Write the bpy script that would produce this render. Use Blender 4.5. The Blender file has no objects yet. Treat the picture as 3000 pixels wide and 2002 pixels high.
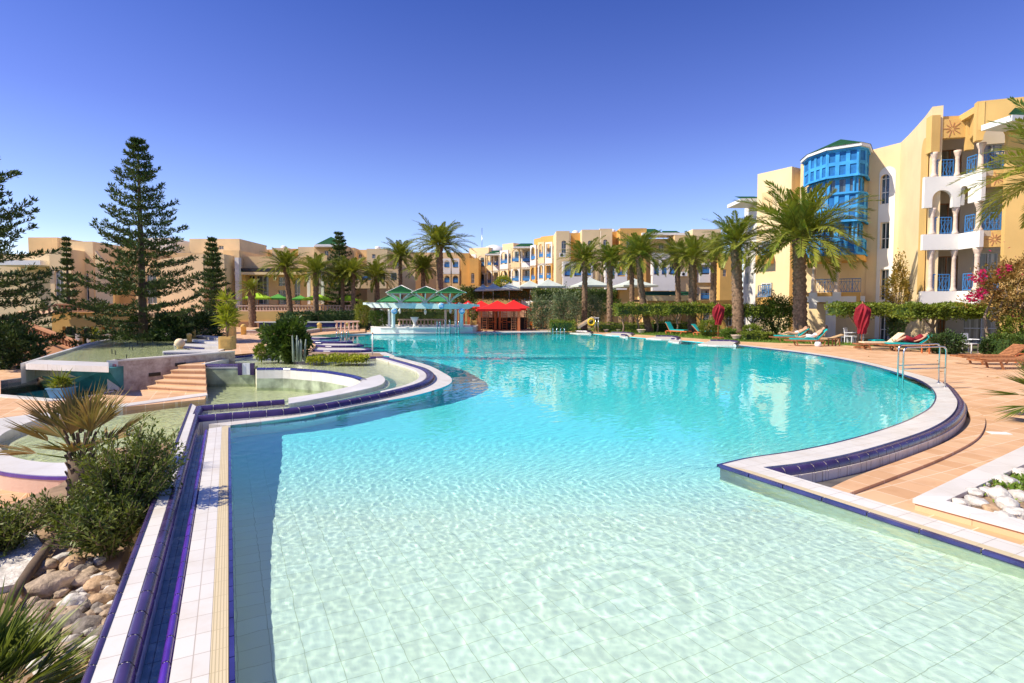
import bpy, bmesh, math, random
import numpy as np
from mathutils import Vector, Matrix, noise
from mathutils.geometry import tessellate_polygon
random.seed(7); RNG=np.random.default_rng(7)
sc=bpy.context.scene; COL=sc.collection
R=math.radians; PI=math.pi
# ---------------------------------------------------------------- camera model
F=1610.0; HZ=898.0; PITCH=R(2.6); CY=HZ+F*math.tan(PITCH); H=2.2
def V(px,py,d):
    """world point seen at photo pixel (px,py) at distance d along +Y"""
    v=(CY-py)/F; dy=math.cos(PITCH)+v*math.sin(PITCH); dz=-math.sin(PITCH)+v*math.cos(PITCH)
    s=d/dy; return Vector((s*(px-1500)/F, d, H+s*dz))
def G(px,py,z=0.0):
    """ground point of pixel on the level plane z"""
    v=(CY-py)/F; dy=math.cos(PITCH)+v*math.sin(PITCH); dz=-math.sin(PITCH)+v*math.cos(PITCH)
    s=(z-H)/dz; return (s*(px-1500)/F, s*dy)
def X(px,d): return V(px,HZ,d).x
def Z(py,d): return V(1500,py,d).z
# ---------------------------------------------------------------- materials
def newmat(n):
    m=bpy.data.materials.new(n); m.use_nodes=True; return m,m.node_tree
def mixrgb(nt,fac,a,b,mode='MIX'):
    n=nt.nodes.new('ShaderNodeMix'); n.data_type='RGBA'; n.blend_type=mode
    for i,s in ((0,fac),(6,a),(7,b)):
        if hasattr(s,'links') or hasattr(s,'is_linked'): nt.links.new(s,n.inputs[i])
        else: n.inputs[i].default_value=s if i==0 else (*s,1)
    return n.outputs[2]
def ramp(nt,src,p0,p1):
    n=nt.nodes.new('ShaderNodeMapRange'); n.inputs[1].default_value=p0; n.inputs[2].default_value=p1
    nt.links.new(src,n.inputs[0]); return n.outputs[0]
def nz(nt,scale,detail=4,vec=None,rough=.55):
    n=nt.nodes.new('ShaderNodeTexNoise'); n.inputs['Scale'].default_value=scale; n.inputs['Detail'].default_value=detail
    n.inputs['Roughness'].default_value=rough
    if vec is None:
        t=nt.nodes.new('ShaderNodeTexCoord'); vec=t.outputs['Object']
    nt.links.new(vec,n.inputs['Vector']); return n.outputs[0]
def objvec(nt,scale=(1,1,1),rot=0.0):
    t=nt.nodes.new('ShaderNodeTexCoord'); m=nt.nodes.new('ShaderNodeMapping'); m.inputs['Scale'].default_value=scale
    m.inputs['Rotation'].default_value=(0,0,rot); nt.links.new(t.outputs['Object'],m.inputs['Vector']); return m.outputs[0]
def bump(nt,src,strength,dist=.02):
    n=nt.nodes.new('ShaderNodeBump'); n.inputs['Strength'].default_value=strength; n.inputs['Distance'].default_value=dist
    nt.links.new(src,n.inputs['Height']); return n.outputs[0]
def M_plain(n,c,rough=.6,var=.12,scale=3.0,metal=0.0,spec=.4,bmp=0.0,bscale=40):
    m,nt=newmat(n); b=nt.nodes['Principled BSDF']
    f=ramp(nt,nz(nt,scale),.3,.7)
    lo=tuple(x*(1-var) for x in c); hi=tuple(min(1,x*(1+var)) for x in c)
    nt.links.new(mixrgb(nt,f,lo,hi),b.inputs['Base Color'])
    b.inputs['Roughness'].default_value=rough; b.inputs['Metallic'].default_value=metal
    b.inputs['Specular IOR Level'].default_value=spec
    if bmp: nt.links.new(bump(nt,nz(nt,bscale,3),bmp),b.inputs['Normal'])
    return m
def M_stucco(n,c,stain=(.35,.25,.15),amt=.35):
    m,nt=newmat(n); b=nt.nodes['Principled BSDF']; b.inputs['Roughness'].default_value=.9; b.inputs['Specular IOR Level'].default_value=.15
    f=ramp(nt,nz(nt,.45,5),.25,.75)
    base=mixrgb(nt,f,tuple(x*.86 for x in c),tuple(min(1,x*1.06) for x in c))
    v=objvec(nt,(2.2,2.2,.25)); s=ramp(nt,nz(nt,1.0,6,v,.7),.55,.8)
    k=nt.nodes.new('ShaderNodeMath'); k.operation='MULTIPLY'; k.inputs[1].default_value=amt; nt.links.new(s,k.inputs[0])
    nt.links.new(mixrgb(nt,k.outputs[0],base,tuple(a*b2*1.6 for a,b2 in zip(c,stain))) if False else mixrgb(nt,k.outputs[0],base,tuple(x*.6 for x in c)),b.inputs['Base Color'])
    nt.links.new(bump(nt,nz(nt,25,4),.25,.02),b.inputs['Normal']); return m
def M_tile(n,c1,c2,grout,w,h,mortar=.006,rough=.35,rot=0.0,offset=0.0,spec=.4,stain=None,vary=.5,vec=None,bmp=.3):
    m,nt=newmat(n); b=nt.nodes['Principled BSDF']; b.inputs['Roughness'].default_value=rough; b.inputs['Specular IOR Level'].default_value=spec
    if vec is None: vec=objvec(nt,(1,1,1),rot)
    else: vec=vec(nt)
    t=nt.nodes.new('ShaderNodeTexBrick'); t.offset=offset; t.inputs['Scale'].default_value=1; t.inputs['Brick Width'].default_value=w; t.inputs['Row Height'].default_value=h
    t.inputs['Mortar Size'].default_value=mortar; t.inputs['Mortar Smooth'].default_value=.3; t.inputs['Bias'].default_value=0
    t.inputs['Color1'].default_value=(*c1,1); t.inputs['Color2'].default_value=(*c2,1); t.inputs['Mortar'].default_value=(*grout,1)
    nt.links.new(vec,t.inputs['Vector']); col=t.outputs['Color']
    f=ramp(nt,nz(nt,.6,5),.3,.75); col=mixrgb(nt,f,col,mixrgb(nt,vary,col,tuple(x*.75 for x in c1)))
    if stain:
        s=ramp(nt,nz(nt,1.7,6,None,.65),.5,.8); k=nt.nodes.new('ShaderNodeMath'); k.operation='MULTIPLY'; k.inputs[1].default_value=stain[1]; nt.links.new(s,k.inputs[0])
        col=mixrgb(nt,k.outputs[0],col,stain[0])
    nt.links.new(col,b.inputs['Base Color'])
    if bmp: 
        iv=nt.nodes.new('ShaderNodeMath'); iv.operation='SUBTRACT'; iv.inputs[0].default_value=1; nt.links.new(t.outputs['Fac'],iv.inputs[1])
        nt.links.new(bump(nt,iv.outputs[0],bmp,.004),b.inputs['Normal'])
    return m
def M_leaf(n,c1,c2,rough=.5,scale=.8,trans=.3):
    m,nt=newmat(n); b=nt.nodes['Principled BSDF']; out=nt.nodes['Material Output']; b.inputs['Roughness'].default_value=rough; b.inputs['Specular IOR Level'].default_value=.3
    g=nt.nodes.new('ShaderNodeNewGeometry'); f1=g.outputs['Random Per Island']; f2=ramp(nt,nz(nt,scale,3),.35,.65)
    a=nt.nodes.new('ShaderNodeMath'); a.operation='ADD'; nt.links.new(f1,a.inputs[0]); nt.links.new(f2,a.inputs[1])
    h=nt.nodes.new('ShaderNodeMath'); h.operation='MULTIPLY'; h.inputs[1].default_value=.5; nt.links.new(a.outputs[0],h.inputs[0])
    col=mixrgb(nt,h.outputs[0],c1,c2); nt.links.new(col,b.inputs['Base Color'])
    t=nt.nodes.new('ShaderNodeBsdfTranslucent'); nt.links.new(mixrgb(nt,1.0,col,(1.0,1.0,.45),'MULTIPLY'),t.inputs['Color'])
    mx=nt.nodes.new('ShaderNodeMixShader'); mx.inputs[0].default_value=trans
    nt.links.new(b.outputs[0],mx.inputs[1]); nt.links.new(t.outputs[0],mx.inputs[2]); nt.links.new(mx.outputs[0],out.inputs[0]); return m
def M_glass(n,c=(.03,.045,.05),rough=.08):
    m,nt=newmat(n); b=nt.nodes['Principled BSDF']; v=objvec(nt,(5,5,.15)); f=ramp(nt,nz(nt,1.2,3,v),.45,.6)
    nt.links.new(mixrgb(nt,f,c,tuple(x*3+.06 for x in c)),b.inputs['Base Color']); b.inputs['Roughness'].default_value=rough; b.inputs['Specular IOR Level'].default_value=.7; return m
def M_shallow(n,tint,bs=6.0,strength=.12):
    m,nt=newmat(n); nt.nodes.remove(nt.nodes['Principled BSDF']); out=nt.nodes['Material Output']
    t=nt.nodes.new('ShaderNodeBsdfTransparent'); t.inputs[0].default_value=(*tint,1)
    g=nt.nodes.new('ShaderNodeBsdfGlossy'); g.inputs['Roughness'].default_value=.03
    f=nt.nodes.new('ShaderNodeFresnel'); f.inputs[0].default_value=1.33
    bn=bump(nt,nz(nt,bs,4),strength,.06); nt.links.new(bn,g.inputs['Normal']); nt.links.new(bn,f.inputs['Normal'])
    mx=nt.nodes.new('ShaderNodeMixShader'); nt.links.new(f.outputs[0],mx.inputs[0]); nt.links.new(t.outputs[0],mx.inputs[1]); nt.links.new(g.outputs[0],mx.inputs[2])
    nt.links.new(mx.outputs[0],out.inputs[0]); return m
MT={}
MT['cream']=M_stucco('cream_stucco',(.86,.66,.38)); MT['orange']=M_stucco('orange_stucco',(.74,.43,.13)); MT['tan']=M_stucco('tan_stucco',(.84,.59,.30))
MT['yellow']=M_stucco('yellow_stucco',(.72,.47,.17)); MT['white']=M_stucco('white_stucco',(.84,.81,.76),amt=.15); MT['shadewall']=M_stucco('shaded_white_stucco',(.66,.56,.42),amt=.15)  # shadewall: white wall with the loggia shade put into its beige colour
MT['pink']=M_stucco('pink_stone',(.72,.50,.38)); MT['terracotta']=M_stucco('terracotta',(.52,.25,.13),amt=.3)
MT['column']=M_plain('stone_column',(.70,.55,.44),.7,.12,6,bmp=.2)
MT['blue']=M_plain('blue_paint',(.05,.20,.46),.45,.12,2); MT['skyblue']=M_plain('sky_blue_paint',(.06,.33,.70),.85,.25,1.2,spec=.1); MT['panel']=M_plain('panel_blue',(.03,.17,.44),.85,.2,3,spec=.1)
MT['glass']=M_glass('dark_glass'); MT['curtain']=M_glass('curtained_glass',(.16,.15,.12),.15)
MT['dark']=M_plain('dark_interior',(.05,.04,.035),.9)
MT['greenroof']=M_tile('green_roof_tiles',(.015,.075,.03),(.03,.12,.05),(.008,.03,.015),.3,.3,.03,.85,spec=.1)
MT['greenfab']=M_plain('green_slats',(.045,.24,.07),.6,.2,3); MT['lime']=M_plain('lime_canvas',(.33,.55,.02),.8,.1,2); MT['midgreen']=M_plain('green_canvas',(.07,.28,.04),.8,.1,2)
MT['red']=M_plain('red_canvas',(.72,.012,.008),.8,.1,1.5); MT['darkred']=M_plain('dark_red_canvas',(.24,.007,.018),.8,.25,5); MT['teal']=M_plain('teal_cushion',(.0,.42,.42),.85,.1,4)
MT['paleteal']=M_plain('pale_teal_paint',(.55,.70,.66),.5,.1,2); MT['whitep']=M_plain('white_paint',(.8,.8,.76),.5,.06,3); MT['canvas']=M_plain('pale_canvas',(.50,.55,.48),.85,.1,1.5)
MT['wood']=M_plain('teak',(.36,.15,.06),.55,.3,9,bmp=.1); MT['palewood']=M_plain('pale_wood',(.62,.42,.24),.6,.2,9); MT['redwood']=M_plain('orange_wood',(.60,.17,.05),.55,.2,9)
MT['creamcush']=M_plain('cream_cushion',(.78,.62,.40),.85,.08,5); MT['planter']=M_plain('yellow_planter',(.72,.47,.14),.8,.15,6,bmp=.2)
MT['steel']=M_plain('steel',(.62,.62,.60),.22,.1,8,metal=1.0)
MT['bark']=M_plain('palm_bark',(.22,.14,.085),.95,.5,7,bmp=.6,bscale=14); MT['pinebark']=M_plain('pine_bark',(.13,.09,.06),.95,.3,5,bmp=.4,bscale=12); MT['branch']=M_plain('branch_bark',(.26,.19,.12),.9,.3,5)
MT['palm']=M_leaf('palm_leaf',(.12,.17,.02),(.36,.36,.055),.4,.6,.25); MT['deadpalm']=M_leaf('dry_leaf',(.30,.17,.06),(.42,.28,.12),.7,.8,.2)
MT['pine']=M_leaf('pine_needles',(.03,.065,.018),(.12,.17,.035),.6,.5,.1); MT['bush']=M_leaf('bush_leaf',(.03,.075,.012),(.14,.20,.03),.5,.9,.25)
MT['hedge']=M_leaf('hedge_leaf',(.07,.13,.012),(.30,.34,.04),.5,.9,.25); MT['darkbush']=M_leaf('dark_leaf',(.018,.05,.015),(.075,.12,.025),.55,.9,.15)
MT['olive']=M_leaf('olive_leaf',(.10,.14,.06),(.27,.31,.15),.5,.7,.2); MT['yellowbush']=M_leaf('yellow_green_leaf',(.24,.30,.02),(.48,.48,.05),.55,1.2,.3)
MT['bougain']=M_leaf('bronze_leaf',(.10,.12,.02),(.40,.18,.05),.6,.8,.25); MT['magenta']=M_leaf('magenta_flower',(.42,.012,.08),(.62,.03,.14),.6,3,.3); MT['fan']=M_leaf('fan_palm_leaf',(.05,.10,.012),(.25,.28,.05),.4,1.5,.25)
MT['fandry']=M_leaf('fan_palm_dry',(.12,.15,.03),(.42,.25,.11),.6,2.0,.2); MT['shrubby']=M_leaf('shrub_leaf',(.035,.07,.012),(.26,.30,.06),.45,2.0,.25); MT['orangeleaf']=M_leaf('orange_leaf',(.12,.14,.02),(.50,.28,.04),.6,1.2,.3)
MT['grass']=M_leaf('grass_blade',(.08,.17,.015),(.22,.32,.04),.6,.6,.25)
MT['soil']=M_plain('soil',(.30,.20,.12),.95,.35,4,bmp=.6,bscale=18); MT['lawn']=M_plain('lawn',(.12,.19,.03),.95,.45,6,bmp=.5,bscale=50); MT['dirtyground']=M_plain('shrub_ground',(.09,.10,.04),.95,.4,1.5,bmp=.5,bscale=10)
MT['rock']=M_plain('river_stone',(.42,.32,.22),.85,.5,9,bmp=.9,bscale=22); MT['paleRock']=M_plain('pale_rock',(.56,.52,.46),.85,.35,10,bmp=1.0,bscale=22)
MT['rock2']=M_plain('orange_stone',(.42,.28,.16),.85,.45,9,bmp=.9,bscale=22); MT['rock3']=M_plain('grey_stone',(.22,.19,.16),.85,.5,9,bmp=.9,bscale=22)
MT['marble']=M_tile('pale_marble',(.72,.69,.64),(.80,.77,.72),(.55,.50,.45),.6,.6,.004,.3,stain=((.50,.45,.36),.5)); 
AX=math.atan2(828,1610) # pool axis leans left of +Y
MT['deck']=M_tile('deck_tiles',(.60,.35,.18),(.76,.49,.29),(.84,.66,.48),.42,.42,.009,.65,rot=-AX,spec=.25,stain=((.44,.23,.10),.75))
MT['stepstone']=M_tile('step_stone',(.68,.43,.24),(.74,.50,.30),(.5,.32,.2),.6,.6,.006,.7,spec=.2,stain=((.5,.3,.15),.4))
MT['coping']=M_tile('white_coping',(.70,.67,.61),(.76,.73,.67),(.42,.36,.29),.245,.245,.004,.35,rot=-AX,stain=((.50,.41,.29),.6))
MT['walltile']=M_tile('white_wall_tile',(.78,.72,.64),(.84,.79,.71),(.30,.26,.2),.245,.245,.005,.25,stain=((.52,.40,.24),.7),
    vec=lambda nt:objvec(nt,(1,1,1)))
MT['beigestrip']=M_tile('ribbed_drain',(.66,.55,.34),(.70,.59,.38),(.46,.38,.22),.245,.02,.004,.5,rot=-AX-PI/2)
MT['purple']=M_plain('purple_tile',(.050,.032,.105),.25,.35,3.0,spec=.5); MT['bluetile']=M_plain('blue_tile',(.03,.03,.14),.15,.3,3,spec=.7)
MT['violet']=M_plain('violet_tile',(.08,.025,.30),.14,.25,3,spec=.7)
MT['wetshadegutter']=M_plain('wet_shaded_gutter_stone',(.13,.115,.10),.45,.35,3); MT['grout']=M_plain('grout',(.70,.66,.60),.8)  # gutter stone: wetness and the wall's shade both put into the dark colour
MT['greenmarble']=M_plain('green_marble',(.33,.38,.26),.35,.55,2.2); MT['tealface']=M_plain('teal_marble',(.05,.26,.25),.35,.45,1.6)
MT['greytile']=M_tile('grey_channel_tile',(.78,.80,.84),(.84,.86,.88),(.2,.2,.24),.245,.245,.005,.3,rot=-AX)
MT['greenfloor']=M_tile('green_pool_tile',(.62,.62,.42),(.70,.69,.50),(.40,.43,.27),.3,.3,.005,.5,stain=((.34,.38,.16),.5)); MT['palefloor']=M_tile('pale_pool_tile',(.78,.75,.58),(.84,.81,.66),(.45,.5,.36),.3,.3,.005,.5,rot=-AX,stain=((.42,.46,.28),.5))
MT['basinblue']=M_plain('basin_blue',(.02,.13,.30),.3,.3,1.0)
MT['skin']=M_plain('skin',(.58,.33,.21),.6,.05); MT['hair']=M_plain('hair',(.05,.03,.02),.8); MT['signblue']=M_plain('sign_blue',(.08,.35,.68),.5); MT['signred']=M_plain('sign_red',(.62,.02,.04),.5)
MT['potblue']=M_plain('blue_pot',(.08,.24,.40),.5,.15,4); MT['blackm']=M_plain('black_metal',(.02,.02,.02),.4); MT['signyellow']=M_plain('sign_yellow',(.80,.55,.02),.5)
MT['cactus']=M_plain('grey_green_stem',(.22,.27,.22),.7,.3,5)
MT['whiteplastic']=M_plain('white_plastic',(.8,.8,.82),.35,.03)
MT['water_green']=M_shallow('green_shallow_water',(.90,.97,.86),6,.55); MT['water_pale']=M_shallow('pale_shallow_water',(.90,.97,.88),6,.5); MT['water_teal']=M_shallow('teal_water',(.25,.66,.60),5,.1)
# ---------------------------------------------------------------- mesh builder
class MB:
    def __init__(s): s.v=[]; s.f=[]; s.m=[]; s.mats=[]; s.cur=0; s.sm=[]; s.smooth=False
    def mat(s,name):
        m=MT[name]
        if m not in s.mats: s.mats.append(m)
        s.cur=s.mats.index(m); return s
    def add(s,vs,fs):
        b=len(s.v); s.v+= [tuple(v) for v in vs]; s.f+=[tuple(i+b for i in f) for f in fs]; s.m+=[s.cur]*len(fs); s.sm+=[s.smooth]*len(fs); return s
    def box(s,c,size,rz=0.0,rx=0.0,ry=0.0):
        M=Matrix.Translation(c)@Matrix.Rotation(rz,4,'Z')@Matrix.Rotation(ry,4,'Y')@Matrix.Rotation(rx,4,'X')
        x,y,z=[k/2 for k in size]
        vs=[M@Vector(p) for p in ((-x,-y,-z),(x,-y,-z),(x,y,-z),(-x,y,-z),(-x,-y,z),(x,-y,z),(x,y,z),(-x,y,z))]
        return s.add(vs,[(0,3,2,1),(4,5,6,7),(0,1,5,4),(1,2,6,5),(2,3,7,6),(3,0,4,7)])
    def tube(s,pts,rad,n=6,cap=True):
        pts=[Vector(p) for p in pts]; rs=rad if isinstance(rad,(list,tuple)) else [rad]*len(pts)
        vs=[]; fs=[]; up=Vector((0,0,1)); prev=None
        for i,p in enumerate(pts):
            t=(pts[min(i+1,len(pts)-1)]-pts[max(i-1,0)]); t.normalize()
            a=t.cross(up) if prev is None else prev-t*prev.dot(t)
            if a.length<1e-4: a=t.cross(Vector((1,0,0)))
            a.normalize(); prev=a; b=t.cross(a)
            for k in range(n):
                an=2*PI*k/n; vs.append(p+(a*math.cos(an)+b*math.sin(an))*rs[i])
        for i in range(len(pts)-1):
            for k in range(n):
                q=(k+1)%n; fs.append((i*n+k,i*n+q,(i+1)*n+q,(i+1)*n+k))
        if cap: fs.append(tuple(range(n-1,-1,-1))); fs.append(tuple((len(pts)-1)*n+k for k in range(n)))
        sm=s.smooth; s.smooth=True; s.add(vs,fs); s.smooth=sm; return s
    def lathe(s,prof,c,n=12):
        vs=[]; fs=[]
        for r,z in prof:
            for k in range(n):
                a=2*PI*k/n; vs.append((c[0]+r*math.cos(a),c[1]+r*math.sin(a),c[2]+z))
        for i in range(len(prof)-1):
            for k in range(n):
                q=(k+1)%n; fs.append((i*n+k,i*n+q,(i+1)*n+q,(i+1)*n+k))
        fs.append(tuple(range(n-1,-1,-1))); fs.append(tuple((len(prof)-1)*n+k for k in range(n)))
        sm=s.smooth; s.smooth=True; s.add(vs,fs); s.smooth=sm; return s
    def prism(s,poly,z0,z1,holes=()):
        """horizontal slab from 2D loops; z1 may be a function"""
        loops=[[Vector((p[0],p[1],0)) for p in poly]]+[[Vector((p[0],p[1],0)) for p in h] for h in holes]
        flat=[p for l in loops for p in l]; tris=tessellate_polygon(loops); n=len(flat)
        zz=z1 if callable(z1) else (lambda x,y:z1)
        vs=[(p.x,p.y,zz(p.x,p.y)) for p in flat]+[(p.x,p.y,z0) for p in flat]; fs=[]
        for a,b,c in tris:
            A,B,C=flat[a],flat[b],flat[c]
            if (B-A).cross(C-A).z<0: b,c=c,b
            fs.append((a,b,c)); fs.append((a+n,c+n,b+n))
        o=0
        for li,l in enumerate(loops):
            ar=sum(l[i].x*l[(i+1)%len(l)].y-l[(i+1)%len(l)].x*l[i].y for i in range(len(l)))
            for i in range(len(l)):
                j=(i+1)%len(l); a,b=o+i,o+j
                if (ar>0)==(li==0): fs.append((a,a+n,b+n,b))
                else: fs.append((a,b,b+n,a+n))
            o+=len(l)
        return s.add(vs,fs)
    def sheet(s,poly,z):
        l=[Vector((p[0],p[1],0)) for p in poly]; fs=[]
        for a,b,c in tessellate_polygon([l]):
            if (l[b]-l[a]).cross(l[c]-l[a]).z<0: b,c=c,b
            fs.append((a,b,c))
        return s.add([(p.x,p.y,z) for p in l],fs)
    def wall(s,A,B,z0,z1,holes=(),th=.3,top=None):
        """vertical plate from A to B (2D), outside on the right-hand side of A->B; holes (u0,u1,z0,z1,arch)"""
        A=Vector((A[0],A[1],0)); B=Vector((B[0],B[1],0)); L=(B-A).length; u=(B-A)/L; nrm=Vector((u.y,-u.x,0))
        loops=[top if top else [(0,z0),(L,z0),(L,z1),(0,z1)]]
        for h in holes:
            u0,u1,a,b,ar=h; u0=max(u0,.02); u1=min(u1,L-.02); a=max(a,z0+.02)
            if u1<=u0: continue
            if ar:
                r=(u1-u0)/2; zc=b-r; l=[(u0,a),(u1,a),(u1,zc)]+[( (u0+u1)/2+r*math.cos(t),zc+r*math.sin(t)) for t in [PI*k/10 for k in range(1,10)]]+[(u0,zc)]
            else: l=[(u0,a),(u1,a),(u1,b),(u0,b)]
            loops.append(l)
        loops=[[Vector((p[0],p[1],0)) for p in l] for l in loops]; flat=[p for l in loops for p in l]; n=len(flat)
        tris=tessellate_polygon(loops)
        vs=[A+u*p.x+Vector((0,0,p.y)) for p in flat]+[A+u*p.x+Vector((0,0,p.y))-nrm*th for p in flat]; fs=[]
        for a,b,c in tris:
            if (flat[b]-flat[a]).cross(flat[c]-flat[a]).z<0: b,c=c,b
            fs.append((a,b,c)); fs.append((a+n,c+n,b+n))
        o=0
        for li,l in enumerate(loops):
            ar=sum(l[i].x*l[(i+1)%len(l)].y-l[(i+1)%len(l)].x*l[i].y for i in range(len(l)))
            for i in range(len(l)):
                a,b=o+i,o+(i+1)%len(l)
                if (ar>0)==(li==0): fs.append((a,a+n,b+n,b))
                else: fs.append((a,b,b+n,a+n))
            o+=len(l)
        return s.add(vs,fs)
    def build(s,name,parent=None,loc=None):
        me=bpy.data.meshes.new(name); me.from_pydata([tuple(v) for v in s.v],[],s.f)
        for m in s.mats: me.materials.append(m)
        if len(s.mats)>1: me.polygons.foreach_set('material_index',s.m)
        if any(s.sm): me.polygons.foreach_set('use_smooth',s.sm)
        me.update(); return link(name,me,parent)
def link(name,me,parent=None):
    o=bpy.data.objects.new(name,me); COL.objects.link(o)
    if parent is not None:
        o.parent=parent
        if parent.parent is None: o.matrix_parent_inverse=Matrix.Identity(4)
    return o
def tag(o,label,cat,group=None,kind=None):
    if label: o['label']=label
    if cat: o['category']=cat
    if group: o['group']=group
    if kind: o['kind']=kind
    return o
def struct(o): o['kind']='structure'; return o
def thing(name,label,cat,loc=(0,0,0),rz=0.0,group=None):
    o=bpy.data.objects.new(name,None); COL.objects.link(o); o.location=loc; o.rotation_euler=(0,0,rz); o.empty_display_size=.1
    return tag(o,label,cat,group)
def one(mb,mat,name,parent=None): return mb.build(name,parent)
def dup(root,loc,rz=0.0,label=None,group=None,scale=None):
    r=root.copy(); COL.objects.link(r); r.location=loc; r.rotation_euler=(0,0,rz)
    if scale is not None: r.scale=(scale,)*3 if not hasattr(scale,'__len__') else scale
    if label: r['label']=label
    if group: r['group']=group
    for ch in list(root.children):
        c=ch.copy(); COL.objects.link(c); c.parent=r
        for g in list(ch.children):
            k=g.copy(); COL.objects.link(k); k.parent=c
    return r
# --------- numpy leaf clouds
def leaf_mesh(name,P,D,size,asp,mat,parent=None,jit=.35,rng=RNG):
    """quads at P (n,3) with long direction D (n,3)"""
    n=len(P); s=size*(1+jit*(rng.random(n)-.5)*2); D=D/np.maximum(np.linalg.norm(D,axis=1,keepdims=True),1e-6)
    Rr=rng.normal(size=(n,3)); S=np.cross(D,Rr); S/=np.maximum(np.linalg.norm(S,axis=1,keepdims=True),1e-6)
    N=np.cross(S,D); s=s[:,None]
    v=np.empty((n,4,3)); v[:,0]=P; v[:,1]=P+D*s*.5+S*s*asp*.5; v[:,2]=P+D*s+N*s*.12; v[:,3]=P+D*s*.5-S*s*asp*.5
    return np_mesh(name,v.reshape(-1,3),4,mat,parent)
def np_mesh(name,v,k,mat,parent=None,extra=None):
    me=bpy.data.meshes.new(name); nv=len(v); nf=nv//k
    me.vertices.add(nv); me.vertices.foreach_set('co',np.ascontiguousarray(v,dtype=np.float32).ravel())
    me.loops.add(nv); me.loops.foreach_set('vertex_index',np.arange(nv,dtype=np.int32))
    me.polygons.add(nf); me.polygons.foreach_set('loop_start',np.arange(0,nv,k,dtype=np.int32))
    me.update(calc_edges=True); me.validate(); me.materials.append(MT[mat]); return link(name,me,parent)
def rdir(n,up=.0,rng=RNG):
    d=rng.normal(size=(n,3)); d/=np.linalg.norm(d,axis=1,keepdims=True); d[:,2]+=up; return d
def blob(c,r,n,shell=.45,rng=RNG,lump=.25,k=2.0,seed=0.0):
    """points in a lumpy ellipsoid biased to the shell"""
    d=rdir(n,rng=rng); rad=(shell+(1-shell)*rng.random(n))**.6
    f=np.array([1+lump*2*noise.noise(Vector(tuple(x*k))+Vector((seed,seed*1.7,0))) for x in d])
    return np.array(c)+d*(rad*f)[:,None]*np.array(r), d
def bush(name,c,r,n,size,mat,label=None,cat='bush',parent=None,asp=.45,up=.3,lump=.25,group=None,stems=True,base=None):
    """leafy bush: foliage + stems, base at c.z"""
    root=parent
    if parent is None: root=thing(name,label,cat,(c[0],c[1],c[2]),0,group); 
    P,d=blob((0,0,r[2]),r,n,lump=lump,seed=random.random()*50)
    P[:,2]=np.maximum(P[:,2],.02)
    leaf_mesh('foliage',P,d+rdir(n,up)*.9,size,asp,mat,root)
    if stems:
        b=MB().mat('branch')
        for i in range(5):
            a=2*PI*i/5+random.random(); q=Vector((math.cos(a)*r[0]*.55,math.sin(a)*r[1]*.55,r[2]*1.3))
            b.tube([(0,0,-.05),q*.5+Vector((0,0,.05*r[2])),q],[.035*r[2]+.01,.02*r[2]+.008,.006],5)
        b.build('stem',root)
    return root
# ================================================================ camera, light, sky
cam=bpy.data.cameras.new('camera'); cam.sensor_width=36; cam.lens=36*F/3000; cam.shift_y=(CY-1001)/3000; cam.clip_end=3000; cam.clip_start=.05
co=bpy.data.objects.new('camera',cam); COL.objects.link(co); co.location=(0,0,H); co.rotation_euler=(PI/2-PITCH,0,0); sc.camera=co
SUNEL=R(47); shd=Vector((1,.28,0)).normalized()   # direction shadows fall
sd=bpy.data.lights.new('sun','SUN'); sd.energy=5.0; sd.angle=R(.5); sd.color=(1.0,.90,.73); so=bpy.data.objects.new('sun',sd); COL.objects.link(so)
ldir=Vector((shd.x*math.cos(SUNEL),shd.y*math.cos(SUNEL),-math.sin(SUNEL))); so.rotation_euler=ldir.to_track_quat('-Z','Y').to_euler(); sd.cycles.is_caustics_light=True
wd=bpy.data.worlds.new('World'); sc.world=wd; wd.use_nodes=True; nt=wd.node_tree; bg=nt.nodes['Background']
sk=nt.nodes.new('ShaderNodeTexSky'); sk.sky_type='NISHITA'; sk.sun_disc=False; sk.sun_elevation=SUNEL
sk.sun_rotation=math.atan2(-shd.x,-shd.y); sk.air_density=1.0; sk.dust_density=.25; sk.ozone_density=4.0; sk.altitude=0
tcw=nt.nodes.new('ShaderNodeTexCoord'); spw=nt.nodes.new('ShaderNodeSeparateXYZ'); nt.links.new(tcw.outputs['Generated'],spw.inputs[0])
rw=nt.nodes.new('ShaderNodeValToRGB'); rw.color_ramp.elements[0].position=0; rw.color_ramp.elements[0].color=(1.55,1.36,1.34,1); rw.color_ramp.elements[1].position=.55; rw.color_ramp.elements[1].color=(.26,.36,.82,1)
e=rw.color_ramp.elements.new(.12); e.color=(.98,.93,1.16,1); e=rw.color_ramp.elements.new(.3); e.color=(.62,.59,1.02,1)
nt.links.new(spw.outputs[2],rw.inputs[0]); nt.links.new(mixrgb(nt,1.0,sk.outputs[0],rw.outputs[0],'MULTIPLY'),bg.inputs['Color']); bg.inputs[1].default_value=.13
sc.view_settings.view_transform='Standard'; sc.view_settings.look='None'; sc.view_settings.exposure=.45; sc.view_settings.gamma=1
sc.cycles.max_bounces=8; sc.cycles.transparent_max_bounces=12; sc.cycles.diffuse_bounces=3; sc.cycles.sample_clamp_indirect=6
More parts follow.
